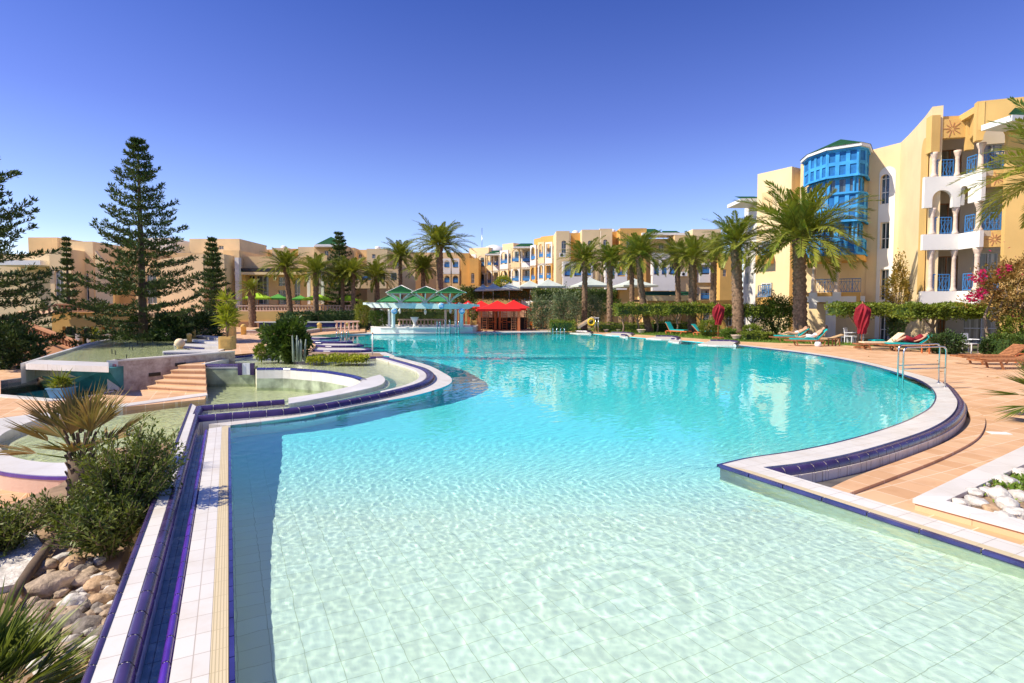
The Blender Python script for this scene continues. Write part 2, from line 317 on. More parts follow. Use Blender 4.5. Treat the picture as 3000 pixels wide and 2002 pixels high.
# ================================================================ helpers for paths
def crom(pts,step=.25,closed=False):
    P=[Vector((p[0],p[1],0)) for p in pts]; out=[]
    n=len(P); rng=range(n if closed else n-1)
    for i in rng:
        p1,p2=P[i],P[(i+1)%n]; p0=P[i-1] if (i>0 or closed) else p1*2-p2; p3=P[(i+2)%n] if (i+2<n or closed) else p2*2-p1
        k=max(2,int((p2-p1).length/step*2))
        for j in range(k):
            t=j/k; out.append(.5*((2*p1)+(p2-p0)*t+(2*p0-5*p1+4*p2-p3)*t*t+(3*p1-p0-3*p2+p3)*t*t*t))
    out.append(P[0] if closed else P[-1])
    # uniform
    d=[0]
    for a,b in zip(out,out[1:]): d.append(d[-1]+(b-a).length)
    N=max(1,round(d[-1]/step)); res=[]; j=0
    for i in range(N+1):
        s=d[-1]*i/N
        while j<len(d)-2 and d[j+1]<s: j+=1
        t=(s-d[j])/max(1e-9,d[j+1]-d[j]); res.append(out[j].lerp(out[j+1],min(1,max(0,t))))
    return res
def lin(pts,step=.25):
    out=[]
    for a,b in zip(pts,pts[1:]):
        a=Vector((a[0],a[1],0)); b=Vector((b[0],b[1],0)); k=max(1,round((b-a).length/step)); out+=[a.lerp(b,i/k) for i in range(k)]
    out.append(Vector((pts[-1][0],pts[-1][1],0))); return out
def gp(l,z=0.0): return [G(x,y,z) for x,y in l]
def nrm2(path,i):
    t=(path[min(i+1,len(path)-1)]-path[max(i-1,0)]); t.normalize(); return Vector((t.y,-t.x,0))
def curb(path,w,zt,zb,tile='purple',wallm='walltile',h=.10,gap=.006,name='tiles',parent=None,inner=.0):
    """run of half round glazed tiles along path on a low wall"""
    b=MB().mat(tile); K=6
    for i in range(len(path)-1):
        p,q=path[i],path[i+1]; L=(q-p).length; t=(q-p)/L; n0,n1=nrm2(path,i),nrm2(path,i+1); a=p+t*gap; c=q-t*gap; vs=[]
        for (o,n) in ((a,n0),(c,n1)):
            for k in range(K+1):
                an=PI*k/K; r=w/2; vs.append(o+n*(r*math.cos(an))+Vector((0,0,zt-h+h*(math.sin(an)**.75 if 0<k<K else 0))))
        m=K+1; fs=[(k,k+1,m+k+1,m+k) for k in range(K)]
        b.smooth=True; b.add(vs,fs)
    b.build(name,parent)
    g=MB().mat(wallm); vs=[]
    for i,p in enumerate(path):
        n=nrm2(path,i); r=w/2-.006; vs+=[p+n*r+Vector((0,0,zb)),p+n*r+Vector((0,0,zt-h)),p+n*r*.72+Vector((0,0,zt-h*.30)),p+n*r*.3+Vector((0,0,zt-h*.08)),p-n*r*.3+Vector((0,0,zt-h*.08)),p-n*r*.72+Vector((0,0,zt-h*.30)),p-n*r+Vector((0,0,zt-h)),p-n*r+Vector((0,0,zb))]
    fs=[]
    for i in range(len(path)-1):
        for k in range(7): a=i*8+k; fs.append((a,a+1,a+9,a+8))
    fs+=[(0,1,2,3,4,5,6,7),tuple((len(path)-1)*8+k for k in range(7,-1,-1))]
    g.add(vs,fs); g.build('curb_wall',parent)
def ribbon(mb,inner,outer,z1,z0):
    """solid band between two equal-length paths"""
    n=len(inner); vs=[]
    f1=z1 if callable(z1) else (lambda p:z1)
    for a,b in zip(inner,outer): vs+=[(a.x,a.y,f1(a)),(b.x,b.y,f1(b)),(a.x,a.y,z0),(b.x,b.y,z0)]
    fs=[]
    for i in range(n-1):
        k=4*i; fs+=[(k,k+1,k+5,k+4),(k+1,k+3,k+7,k+5),(k,k+4,k+6,k+2)]
    fs+=[(0,2,3,1),(4*n-4,4*n-3,4*n-1,4*n-2)]
    mb.add(vs,fs); return mb
def resamp(pts,n,curved=True):
    p=crom(pts,.05) if curved else lin(pts,.05)
    d=[0]
    for a,b in zip(p,p[1:]): d.append(d[-1]+(b-a).length)
    res=[];j=0
    for i in range(n):
        s=d[-1]*i/(n-1)
        while j<len(d)-2 and d[j+1]<s: j+=1
        t=(s-d[j])/max(1e-9,d[j+1]-d[j]); res.append(p[j].lerp(p[j+1],min(1,max(0,t))))
    return res
def sm(x): x=min(1,max(0,x)); return x*x*(3-2*x)
# ================================================================ main pool outline (water edge, z=0)
E0=Vector((*G(690,2002),0)); C0=Vector((*G(675,1246),0)); D0=(C0-E0).normalized(); N0=Vector((D0.y,-D0.x,0)) # N0 points right, into the pool
NEAR=-3.0
def online(p,Y): t=(Y-p.y)/D0.y; return p+D0*t
front_in=crom(gp([(675,1246),(883,1220),(1074,1183),(1189,1164),(1266,1145),(1316,1126),(1323,1110),(1304,1095),(1247,1068),(1151,1044)]),.2)
S0=Vector((*G(2110,1362),0)); S1=Vector((*G(3000,1650),0)); DS=(S0-S1).normalized()
def onstrip(p,Y): return p+DS*((Y-p.y)/DS.y)
right_in=crom(gp([(2110,1362),(2204,1341),(2357,1318),(2510,1283),(2638,1242),(2704,1211),(2735,1186),(2742,1155),(2714,1124),(2653,1099),(2510,1061),(2357,1035),(2163,1012)]),.25)
far_edge=lin(gp([(2163,1012),(2020,1000),(1875,990),(1730,978),(1640,974),(1400,976),(1013,981),(1000,983),(880,1035),(1151,1044)]),.5)
outline=[online(E0,NEAR)]+front_in+far_edge[::-1][1:-1]+right_in[::-1]+[onstrip(S0,NEAR)]
def interval(Y):
    xs=[]
    n=len(outline)
    for i in range(n):
        a,b=outline[i],outline[(i+1)%n]
        if (a.y>Y)!=(b.y>Y): xs.append(a.x+(b.x-a.x)*(Y-a.y)/(b.y-a.y))
    return (min(xs),max(xs)) if xs else None
WZ=-.025
def fdepth(y,x=0): return -(.29+.71*sm((y-3.2)/8)+.42*sm((y-9)/14))
YM=max(p.y for p in outline)-.02
rows=[]; y=NEAR+.3
while y<YM: rows.append(y); y+=max(.022,.0026*y*(1+y*.11)) if y>1.8 else .2
rows.append(YM)
NX=330; vv=[]; ff=[]
def wave(x,y):
    a=.0016*noise.noise(Vector((x*1.3,y*1.3,0)))+.0014*noise.noise(Vector((x*4,y*4,3)))+.0017*noise.noise(Vector((x*9,y*9,7)))+.0014*noise.noise(Vector((x*17,y*17,9)))+.0006*noise.noise(Vector((x*28,y*28,4)))
    a*=1+2.0*sm((y-11)/18); r=math.hypot(x-RC[0],y-RC[1]); a+=.0042*math.sin(r*21+noise.noise(Vector((x*1.5,y*1.5,2)))*2)*math.exp(-r*1.0)*(1-math.exp(-r*5))
    return a
RC=G(1745,1690,0)
for Y in rows:
    xl,xr=interval(Y); xl-=.02; xr+=.02
    if Y<9: xr=min(xr,max(Y,1)*1.2+2)
    for i in range(NX+1):
        x=xl+(xr-xl)*i/NX; vv.append((x,Y,WZ+wave(x,Y)))
w1=NX+1
for j in range(len(rows)-1):
    for i in range(NX): a=j*w1+i; ff.append((a,a+1,a+w1+1,a+w1))
m,nt=newmat('pool_water'); nt.nodes.remove(nt.nodes['Principled BSDF']); out=nt.nodes['Material Output']
rf=nt.nodes.new('ShaderNodeBsdfRefraction'); rf.inputs['IOR'].default_value=1.33; rf.inputs['Roughness'].default_value=0; rf.inputs['Color'].default_value=(.81,.975,.95,1)
gl=nt.nodes.new('ShaderNodeBsdfGlossy'); gl.inputs['Roughness'].default_value=.02
fr=nt.nodes.new('ShaderNodeFresnel'); fr.inputs[0].default_value=1.33; mx=nt.nodes.new('ShaderNodeMixShader')
nt.links.new(fr.outputs[0],mx.inputs[0]); nt.links.new(rf.outputs[0],mx.inputs[1]); nt.links.new(gl.outputs[0],mx.inputs[2]); nt.links.new(mx.outputs[0],out.inputs[0])
me=bpy.data.meshes.new('pool_water'); me.from_pydata(vv,[],ff); me.polygons.foreach_set('use_smooth',[True]*len(ff)); me.materials.append(m)
wo=link('pool_water',me); struct(wo); wo.cycles.is_caustics_caster=True
# floor: pale tiles, with the water's depth absorption of light painted in as turquoise
m,nt=newmat('pool_floor_tiles'); b=nt.nodes['Principled BSDF']; b.inputs['Roughness'].default_value=.6
t=nt.nodes.new('ShaderNodeTexBrick'); t.offset=0; t.inputs['Scale'].default_value=1; t.inputs['Brick Width'].default_value=.205; t.inputs['Row Height'].default_value=.205; t.inputs['Mortar Size'].default_value=.0028
t.inputs['Color1'].default_value=(.88,.84,.72,1); t.inputs['Color2'].default_value=(.93,.90,.80,1); t.inputs['Mortar'].default_value=(.60,.58,.44,1)
nt.links.new(objvec(nt,(1,1,1),-AX),t.inputs['Vector'])
tc=nt.nodes.new('ShaderNodeTexCoord'); sp=nt.nodes.new('ShaderNodeSeparateXYZ'); nt.links.new(tc.outputs['Object'],sp.inputs[0])
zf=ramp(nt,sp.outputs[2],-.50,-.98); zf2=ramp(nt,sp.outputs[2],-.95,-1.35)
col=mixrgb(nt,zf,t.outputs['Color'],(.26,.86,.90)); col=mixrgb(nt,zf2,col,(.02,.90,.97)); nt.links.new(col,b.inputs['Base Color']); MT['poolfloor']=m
vv=[];ff=[];fy=[NEAR]+[NEAR+.5+k*.6 for k in range(int((YM-NEAR)/.6))]+[YM+.3]
for Y in fy:
    iv=interval(min(max(Y,NEAR+.01),YM)); xl,xr=iv[0]-.4,iv[1]+.4
    for i in range(13): x=xl+(xr-xl)*i/12; vv.append((x,Y,fdepth(Y)))
for j in range(len(fy)-1):
    for i in range(12): a=j*13+i; ff.append((a,a+1,a+14,a+13))
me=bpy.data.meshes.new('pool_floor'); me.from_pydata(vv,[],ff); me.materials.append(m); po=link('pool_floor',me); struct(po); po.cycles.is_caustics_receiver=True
m,nt=newmat('pool_wall_mosaic'); bb=nt.nodes['Principled BSDF']; bb.inputs['Roughness'].default_value=.5; tc=nt.nodes.new('ShaderNodeTexCoord'); sp=nt.nodes.new('ShaderNodeSeparateXYZ'); nt.links.new(tc.outputs['Object'],sp.inputs[0])
nt.links.new(mixrgb(nt,ramp(nt,sp.outputs[1],8.5,14),(.80,.84,.66),(.02,.66,.76)),bb.inputs['Base Color']); MT['poolwall']=m  # light absorbed by deep water is put into the wall colour as turquoise
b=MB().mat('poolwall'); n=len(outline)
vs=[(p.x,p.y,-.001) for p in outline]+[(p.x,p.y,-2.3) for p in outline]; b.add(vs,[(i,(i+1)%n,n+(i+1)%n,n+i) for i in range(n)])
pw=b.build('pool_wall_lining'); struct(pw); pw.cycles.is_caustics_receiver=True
# ================================================================ ground sheets
b=MB().mat('dirtyground'); b.prism([(-900,-900),(900,-900),(900,1200),(-900,1200)],-.9,-.06,[[(-34,-10),(22,-10),(22,16.5),(19,33),(14.5,40),(7,46.5),(-30,46.5),(-34,40)]])
struct(b.build('ground'))
b=MB().mat('dirtyground'); b.prism([(-80,-20),(30,-20),(30,60),(-80,60)],-2.6,-2.4); struct(b.build('lower_ground'))
# ---- left lower deck and upper deck
UD=.15; LD=-.5
LDW=gp([(0,1104),(345,1148),(440,1140),(607,1153),(608,1160),(333,1191),(120,1222),(35,1231),(0,1239)],LD)
b=MB().mat('deck'); b.prism([( -34,2),(-34,30)]+[(-20,24)]+gp([(60,1085)],LD)+gp([(345,1148),(440,1141),(607,1153),(600,1170),(333,1196),(120,1226),(40,1238),(0,1250)],LD)+[(-13,8),(-16,2)],-.9,LD,[gp([(2,1158),(165,1172),(230,1168),(335,1147),(314,1120),(109,1103),(2,1117)],LD)]); struct(b.build('lower_pool_deck'))
ud=gp([(540,1066),(600,1064),(604,1050),(617,1046),(737,1036),(900,1035),(880,1033),(905,1020),(905,1000),(895,990),(1000,983),(1013,979),(1050,976),(1050,962),(700,960),(600,972),(628,985),(640,1010),(640,1030),(700,1033),(675,1035)],UD)
ud=gp([(543,1066),(601,1064),(603,1047),(737,1035),(905,1033),(925,1012),(900,990),(905,984),(1010,976),(1070,972),(1070,957),(560,960),(560,980),(600,1000),(615,1022),(672,1032)],UD)
b=MB().mat('deck'); b.prism(ud,-.9,UD); struct(b.build('upper_pool_deck'))
# lower area ground near left, orange terrace below the oval basin
b=MB().mat('deck'); b.prism([(-18,2.0),(-18,9.6),(-9,9.6),(-6.5,8.5),(-5.4,7.2),(-4.4,4.5),(-7.5,2.0)],-1.2,-.78); struct(b.build('terrace_by_the_oval_basin'))
b=MB().mat('soil')
def soilz(x,y): return -.42+.05*noise.noise(Vector((x,y,0)))
sp_=online(E0,0)-N0*1.02
near=[sp_+D0*t-N0*0 for t in (-2,12.2)]
b.prism([near[0],near[1],near[1]-N0*1.0,(-6.6,7.9),(-6.6,4.2),(-5.4,.5),(-5.2,-2)],-1.0,-.40); struct(b.build('planting_bed_soil'))
# ================================================================ near strips beside the left pool edge
def off(px,z=0.0): p=Vector((*G(px,2002,z),0)); return (p-E0).dot(N0)
ENDL=C0+(Vector((*G(829,1222),0))-C0)*-1.0; FL=(C0-ENDL).normalized()
def strip(mb,o0,o1,z,zb,end=0.0,Y0=-2.5):
    a0=E0+N0*o0; a1=E0+N0*o1
    def far(p):
        # intersection of line p+D0 t with front line through C0 dir FL, offset "end"
        q=C0+D0*end; d=q-p; det=D0.x*-FL.y+D0.y*FL.x; t=(d.x*-FL.y+d.y*FL.x)/det; return p+D0*t
    mb.prism([online(a0,Y0),online(a1,Y0),far(a1),far(a0)],zb,z); return mb
o_blue=off(669); o_beige=off(611); o_white=off(495); o_pur=off(455); o_ch=off(392,-.2); 
b=MB().mat('walltile'); strip(b,o_blue,0,-.004,-.6,0); st=thing('pool_edge','dark blue tile rim, ribbed beige drain and white tiles along near left pool edge','pool edge')
b=MB().mat('bluetile')
nt_=64
for k in range(nt_):
    L=.245; a=online(E0,-1.0)+D0*(k*L+.004); c=a+D0*(L-.008)
    if (c-C0).dot(D0)>-.02: break
    b.prism([a+N0*(o_blue+.004),a-N0*.002,c-N0*.002,c+N0*(o_blue+.004)],-.02,.006)
b.build('rim_tiles',st)
strip(MB().mat('beigestrip'),o_beige,o_blue,-.002,-.6,0).build('drain_strip',st)
strip(MB().mat('coping'),o_white,o_beige,.0,-.6,.0).build('white_paving',st)
pth=[online(E0+N0*(o_pur+o_white)/2,-1.5)+D0*(k*.3) for k in range(60)]; pth=[p for p in pth if (p-C0).dot(D0)<-.12]
curb(pth,abs(o_white-o_pur),.012,-.55,'violet','walltile',h=.10,name='rounded_rim_tiles',parent=st)
strip(MB().mat('greytile'),off(300,0),o_pur,-.12,-.6,.1).build('channel_floor',st)
_s=strip(MB(),off(335,0),o_pur,-.225,-.23,.1); wch=MB().mat('water_pale').sheet(_s.v[:4],-.095)
wo2=wch.build('channel_water'); struct(wo2)
# raised curb on the left of the channel
ck=thing('channel_curb','raised white tiled curb with dark purple rounded tiles on both edges, by the rockery','curb')
oi=off(352,.1); oo=off(254,.1); zc=.12
FEND=Vector((*G(566,1216,.1),0))
def cpath(o,Yend):
    p=E0+N0*o; a=online(p,-1.2); b_=online(p,Yend); L=(b_-a).length; n=int(L/.3); return [a.lerp(b_,i/n) for i in range(n+1)]
yE=G(600,1213,.1)[1]; yE2=G(560,1186,.1)[1]
w_i=abs(off(385,.1)-off(320,.1)); w_o=abs(off(268,.1)-off(238,.1))+.03
curb(cpath(oi,yE),w_i,zc+.01,-.5,name='inner_rounded_tiles',parent=ck); curb(cpath(oo,yE2),w_o,zc+.01,-.9,name='outer_rounded_tiles',parent=ck)
a=online(E0+N0*(oi-w_i/2+.02),-1.3); b2=online(E0+N0*(oo+w_o/2-.02),-1.3); c2=online(E0+N0*(oo+w_o/2-.02),yE2); d2=online(E0+N0*(oi-w_i/2+.02),yE2-.35)
MB().mat('coping').prism([a,d2,c2,b2],-.6,zc-.004).build('curb_top',ck)
# ================================================================ front coping (white) and ring curb
front_out=gp([(612,1243),(829,1217),(1020,1178),(1150,1150),(1235,1126),(1272,1106),(1262,1090),(1215,1066),(1128,1040)])
n=90
cp=thing('curved_coping','white curved coping with cream drain band round the rounded headland of the pool','coping')
fi=resamp([(p.x,p.y) for p in front_in],n,False); fo=resamp(front_out,n)
b=MB().mat('coping'); ribbon(b,fi,fo,.0,-.6).build('coping_top',cp)
ringpx=[(578,1222),(653,1215),(829,1202),(948,1186),(1075,1163),(1189,1137),(1243,1119),(1262,1101),(1248,1084),(1208,1070),(1151,1054),(1124,1047)]
ring=crom(gp(ringpx,.1),.3)
rg=thing('ring_curb','long curved run of dark purple rounded tiles on a low wall round the shallow headland pool','curb')
curb(ring,.27,.13,-.55,name='rounded_tiles',parent=rg,h=.11)
inn=[p-nrm2(ring,i)*.13 for i,p in enumerate(ring)]; inn2=[p-nrm2(ring,i)*.36 for i,p in enumerate(ring)]
# which side is inside? test toward interior point
IP=Vector((*G(1000,1120,.05),0))
sgn=1 if ((ring[20]-nrm2(ring,20)-IP).length<(ring[20]-IP).length) else -1
inn=[p-nrm2(ring,i)*.13*sgn for i,p in enumerate(ring)]; inn2=[p-nrm2(ring,i)*.34*sgn for i,p in enumerate(ring)]
gut=[p+nrm2(ring,i)*.14*sgn for i,p in enumerate(ring)]; gut2=[p+nrm2(ring,i)*.5*sgn for i,p in enumerate(ring)]
b=MB().mat('greytile'); ribbon(b,gut,gut2,-.24,-.4).build('gutter_floor',rg)
a0=next(i for i,p in enumerate(ring) if p.x>G(1140,1147,.1)[0]); b=MB().mat('coping'); ribbon(b,inn[a0:],inn2[a0:],.085,-.3).build('inner_rim',rg)
# ---- shallow sheet pool (z~.04) with sunken semicircular pool
SH=.045
arc=gp([(755,1079),(840,1079),(883,1082),(950,1087),(998,1094),(1040,1102),(1065,1111)],.1); band_in=gp([(1065,1112),(1055,1122),(1032,1132),(960,1149),(900,1160),(845,1168)],.06)
band_out=gp([(1088,1090),(1113,1099),(1128,1112),(1113,1130),(1036,1149),(921,1172),(845,1185)],.06)
hole=[(p.x,p.y) for p in crom(arc,.3)]+[(p.x,p.y) for p in crom(band_in,.3)[1:]]
blkpx=[(602,1069),(745,1068)]
sheet=[ (p.x,p.y) for p in ring[:-1]]+gp([(1124,1050),(1000,1051),(737,1041),(700,1046)],.05)
floor_poly=[(p.x,p.y) for p in ring[::-1]]
# left boundary of the sheet: stub wall line, then open to the lower pool, then the marble block
stubL=gp([(588,1188),(833,1172)],.1)
loop=[(p.x,p.y) for p in ring]+gp([(1000,1051),(737,1041),(617,1051),(603,1055),(603,1068),(745,1068),(755,1078)],.1)+[(p.x,p.y) for p in crom(arc,.3)[1:]]+[(p.x,p.y) for p in crom(band_in,.3)[1:]]+gp([(836,1173),(588,1190)],.06)
MB().mat('palefloor').prism(loop,-.9,-.03).build('shallow_pool_base'); struct(bpy.data.objects['shallow_pool_base'])
MB().mat('water_pale').sheet(loop,SH).build('shallow_pool_water'); struct(bpy.data.objects['shallow_pool_water'])
n=60; bi=resamp(band_in,n); bo=resamp(band_out[1:],n)
rb=thing('basin_rim','wide pale stone rim curving round the sunken semicircular basin','rim')
ribbon(MB().mat('marble'),bi,bo,.075,-.8).build('rim_top',rb)
bo2=[p+(p-q).normalized()*.16 for p,q in zip(bo,bi)]; bo3=[p+(p-q).normalized()*.36 for p,q in zip(bo,bi)]
ribbon(MB().mat('tealface'),bo2,bo3,-.02,-.1).build('dark_teal_band',rb)
ac=thing('arc_curb','violet rounded tile edge arching over the sunken basin with pale wall below','curb')
arcp=crom(arc,.3); curb(arcp,.2,.12,-.9,'bluetile','marble',h=.07,name='rounded_tiles',parent=ac)
# green stained lower face of the arc wall
gi=[p+nrm2(arcp,i)*.105 for i,p in enumerate(arcp)]; gi2=[p+nrm2(arcp,i)*.095 for i,p in enumerate(arcp)]
ribbon(MB().mat('greenmarble'),gi,gi2,-.24,-.9).build('stained_lower_wall',ac)
# stub wall
sw=thing('channel_wall','short straight wall capped with dark purple tiles between lower pool and channel','curb')
sp1=gp([(580,1192),(833,1173)],.1); curb(lin(sp1,.3),.26,.12,-.9,name='rounded_tiles',parent=sw,h=.1)
jp=gp([(570,1216),(580,1192)],.1); curb(lin(jp,.3),.22,.122,-.9,name='corner_tiles',parent=sw,h=.1)
# marble block
mb_=thing('marble_block','green veined marble wall block with dark tile cap beside the stone steps','wall')
q=gp([(603,1070),(745,1069)],.12); back=gp([(728,1043),(617,1053)],.12)
A=Vector((*q[0],0)); B=Vector((*q[1],0)); u=(B-A).normalized(); nb=Vector((-u.y,u.x,0))
MB().mat('greenmarble').prism([A,B,B+nb*.3,A+nb*.3],-1.0,.06).build('block_wall',mb_)
curb(lin([A+nb*.1,B+nb*.1-u*.25],.45),.24,.15,.0,'purple','marble',name='cap_tiles',parent=mb_,h=.09)
A2=A-u*.02; MB().mat('marble').prism([A2,A2-u*.14,A2-u*.14+nb*1.9,A2+nb*1.9],-1.0,.17).build('white_end_wall',mb_)
for k in (0,1): MB().mat('purple').box((*(B-u*(.05+.42*k)-nb*.04).xy,-.03),(.14,.1,.42),math.atan2(u.y,u.x)).build('corner_tile',mb_)
MB().mat('greytile').box((*(B-u*.26-nb*.01).xy,-.03),(.28,.1,.40),math.atan2(u.y,u.x)).build('spout_slab',mb_)
bt=gp([(606,1056),(737,1042)],.12); curb(lin(bt,.45),.16,.16,.0,'purple','marble',name='rear_cap_tiles',parent=mb_,h=.08)
tw=gp([(737,1041),(900,1043),(1000,1051),(1124,1047)],.1); tc_=thing('rear_curb','low dark tiled curb along the flower bed behind the shallow pool','curb'); curb(crom(tw,.3),.2,.14,-.3,name='rounded_tiles',parent=tc_,h=.08)
# ---- lower pool left (z=-.55)
LW=-.56
ovin=gp([(2,1296),(17,1328),(53,1345),(123,1356),(193,1358),(300,1352)],LD); 
lowp=[(-13,8.4)]
poly=gp([(604,1166),(333,1203),(150,1228),(60,1262)],LD)+gp([(3,1290),(5,1310),(17,1328),(53,1345),(123,1356),(193,1358),(262,1350)],LD)
pe=online(E0+N0*(oo-w_o*.4),yE2); pn=online(E0+N0*(oo-w_o*.4),6.2)
inner_pool=poly+[(pn.x-1.1,pn.y),(pn.x,pn.y+.2),(pe.x,pe.y)]+gp([(836,1176)],LD)+[(G(1120,1120,0))]+[(G(1060,1095,0))]+[(B.x,B.y-.02),(A.x,A.y-.02)]
MB().mat('water_green').sheet(inner_pool,LW).build('lower_pool_water'); struct(bpy.data.objects['lower_pool_water'])
MB().mat('greenfloor').prism(inner_pool,-1.1,LW-.10).build('lower_pool_floor'); struct(bpy.data.objects['lower_pool_floor'])
lc=thing('oval_basin_rim','pale stone rim with thin blue tile line round the oval end of lower pool','coping')
o1=gp([(608,1160),(333,1197),(150,1222),(30,1262),(-8,1296),(17,1330),(53,1346),(123,1357),(193,1359),(300,1352)],LD); o2=gp([(606,1152),(333,1189),(130,1212),(-60,1240),(-120,1296),(-60,1360),(0,1382),(90,1394),(193,1398),(320,1392)],LD)
i1=resamp(o1,70); i2=resamp(o2,70)
ribbon(MB().mat('marble'),i1,i2,LD+.02,-1.0).build('rim_top',lc)
i3=[p+(p-q).normalized()*.05 for p,q in zip(i2[28:],i1[28:])]; i4=[p+(p-q).normalized()*.004 for p,q in zip(i2[28:],i1[28:])]
ribbon(MB().mat('violet'),i4,i3,LD+.01,LD-.04).build('blue_tile_line',lc)
i5=[p+(p-q).normalized()*.035 for p,q in zip(i2[28:],i1[28:])]
ribbon(MB().mat('pink'),i4,i5,LD-.04,-1.0).build('pink_side_wall',lc)
# ---- steps
stp=thing('stone_steps','broad pale stone steps with shaded side, between mottled wall and marble block','steps')
n=5; la=Vector((*G(433,1143,LD),0)); lb=Vector((*G(543,1067,UD),0)); ra=Vector((*G(607,1153,LD),0)); rb_=Vector((*G(602,1065,UD),0))
for k in range(n):
    a=la.lerp(lb,k/n); c=ra.lerp(rb_,k/n); b_=MB().mat('stepstone'); z=LD+(UD-LD)*(k+1)/(n)
    e1=lb+ (lb-la).normalized()*.02; e2=rb_+(rb_-ra).normalized()*.02
    b_.prism([a,c,e2,e1],LD-.3 if k==0 else z-(UD-LD)/n,z-.035); nn=(ra-la).normalized(); fo_=Vector((nn.y,-nn.x,0))*.03
    b_.prism([a+fo_,c+fo_,e2,e1],z-.035,z); b_.build('step',stp)
# ---- raised green sheet pool with marble walls
RZ=.42
rp=gp([(84,1060),(312,1066),(675,1031)],RZ); far=gp([(672,1029),(600,1004),(590,990),(560,979),(480,979),(380,985),(300,994)],RZ)
P0,P1,P2=[Vector((*p,0)) for p in rp]
rpool=thing('raised_pool','raised shallow green pool with pale marble rim and sloping teal front','raised pool')
base=gp([(100,1056),(312,1060),(345,1057),(560,1036),(476,1029),(560,1022),(510,1008),(580,1002),(530,995),(590,990),(553,982),(560,978),(440,978),(330,992),(250,1010)],RZ)
MB().mat('greenfloor').prism(base,-.1,RZ-.09).build('pool_floor',rpool)
MB().mat('water_green').sheet(base,RZ-.02).build('raised_pool_water'); struct(bpy.data.objects['raised_pool_water'])
# front rim
r0,r1=gp([(75,1066),(318,1074)],RZ); r2,r3=gp([(318,1062),(100,1054)],RZ)
MB().mat('marble').prism([r0,r1,r2,r3],RZ-.18,RZ).build('front_rim',rpool)
sl=gp([(60,1066),(250,1008),(330,990),(440,977),(560,977)],RZ); sl2=gp([(75,1064),(262,1008),(340,991),(445,979),(560,979)],RZ)
ribbon(MB().mat('marble'),resamp(sl,20,False),resamp(sl2,20,False),RZ+.01,-.2).build('side_rim',rpool)
# teal hull: inclined faces down to the basin
h0=Vector((*G(78,1070,RZ-.18),RZ-.18)); h1=Vector((*G(318,1080,RZ-.18),RZ-.18)); k0=V(150,1124,18.3); k0=h0+(k0-h0)*1.35; k1=Vector((h1.x-.05,h1.y+.9,-.8)); h1.x-=.04
b=MB().mat('tealface'); bk=Vector((0,3.2,0)); b.add([h0,h1,k1,k0,h0+bk,h1+bk,k1+Vector((0,.8,0)),k0+Vector((0,.8,0))],[(3,2,1,0),(4,7,3,0),(1,2,6,5),(0,1,5,4),(2,3,7,6)]); b.build('sloping_front',rpool)
# side wall with column end
s0=Vector((*G(318,1147,LD),0)); wl=[Vector((*G(345,1058,RZ),0)),Vector((*G(540,1043,RZ),0)),Vector((*G(688,1031,RZ),0))]
c0=Vector((*G(312,1060,RZ),0)); 
wd_=thing('mottled_wall','mottled pinkish marble wall with dark lamp slots beside the steps','wall')
cen=(c0+wl[0])/2; MB().mat('marble').prism([c0,wl[0],wl[0]+Vector((.08,.5,0)),c0+Vector((0,.5,0))],-.9,RZ+.03).build('end_pier',wd_)
m,nt=newmat('mottled_marble'); bb=nt.nodes['Principled BSDF']; bb.inputs['Roughness'].default_value=.5
nt.links.new(mixrgb(nt,ramp(nt,nz(nt,3.5,8,None,.75),.35,.68),(.66,.56,.46),(.30,.20,.16)),bb.inputs['Base Color']); MT['mottled']=m
t_=(wl[2]-wl[0]).normalized(); nn=Vector((-t_.y,t_.x,0)); q0=wl[0]+t_*.01
MB().mat('mottled').prism([q0,wl[2],wl[2]+nn*.3,q0+nn*.3],-.9,RZ-.02).build('mottled_face',wd_)
MB().mat('marble').prism([q0-nn*.02,wl[2]-nn*.02,wl[2]+nn*.32,q0+nn*.32],RZ-.018,RZ+.03).build('wall_cap',wd_)
ang=math.atan2(t_.y,t_.x)
for px,zz in ((448,-.14),(525,.12)):
    # slot at pixel column px on the wall
    k=((px-1500)/F*q0.y-q0.x)/(t_.x-(px-1500)/F*t_.y); p=q0+t_*k; MB().mat('blackm').box((p.x,p.y,zz),(.38,.05,.12),ang).build('lamp_slot',wd_)
p=(c0*.35+wl[0]*.65); pn_=Vector((0,-1,0)); sg=thing('small_red_sign','small red square sign with white writing lines on the end of the mottled marble wall','sign',(p.x,p.y-.02,.26))
MB().mat('signred').box((0,0,0),(.16,.02,.11)).build('sign_board',sg)
b=MB().mat('whitep')
for z in (.028,.0,-.028): b.box((0.01,-.012,z),(.11,.004,.009))
b.build('sign_lettering',sg)
# basin below
bas=gp([(2,1158),(165,1172),(230,1168),(335,1147),(314,1120),(109,1103),(2,1117)],LD)
cxy=(sum(p[0] for p in bas)/7,sum(p[1] for p in bas)/7)
MB().mat('basinblue').prism([(-19,14),(-19,21),(-10.5,21),(-11.0,14)],-1.5,-1.0).build('basin_floor'); struct(bpy.data.objects['basin_floor'])
MB().mat('water_teal').sheet([(p[0],p[1]) for p in bas],-.62).build('basin_water'); struct(bpy.data.objects['basin_water'])
bas_v=[Vector((*p,0)) for p in bas]; bas_o=[Vector((cxy[0]+(p[0]-cxy[0])*1.0,p[1]+(.28 if p[1]>cxy[1] else -.28),0)) for p in bas]
br=thing('sunken_basin_rim','pale stone rim of the sunken dark blue basin at the left frame edge','coping')
ribbon(MB().mat('marble'),bas_v[:4],bas_o[:4],LD+.03,LD-.5).build('front_rim',br); ribbon(MB().mat('marble'),bas_v[5:],bas_o[5:],LD+.03,LD-.5).build('rear_rim',br)
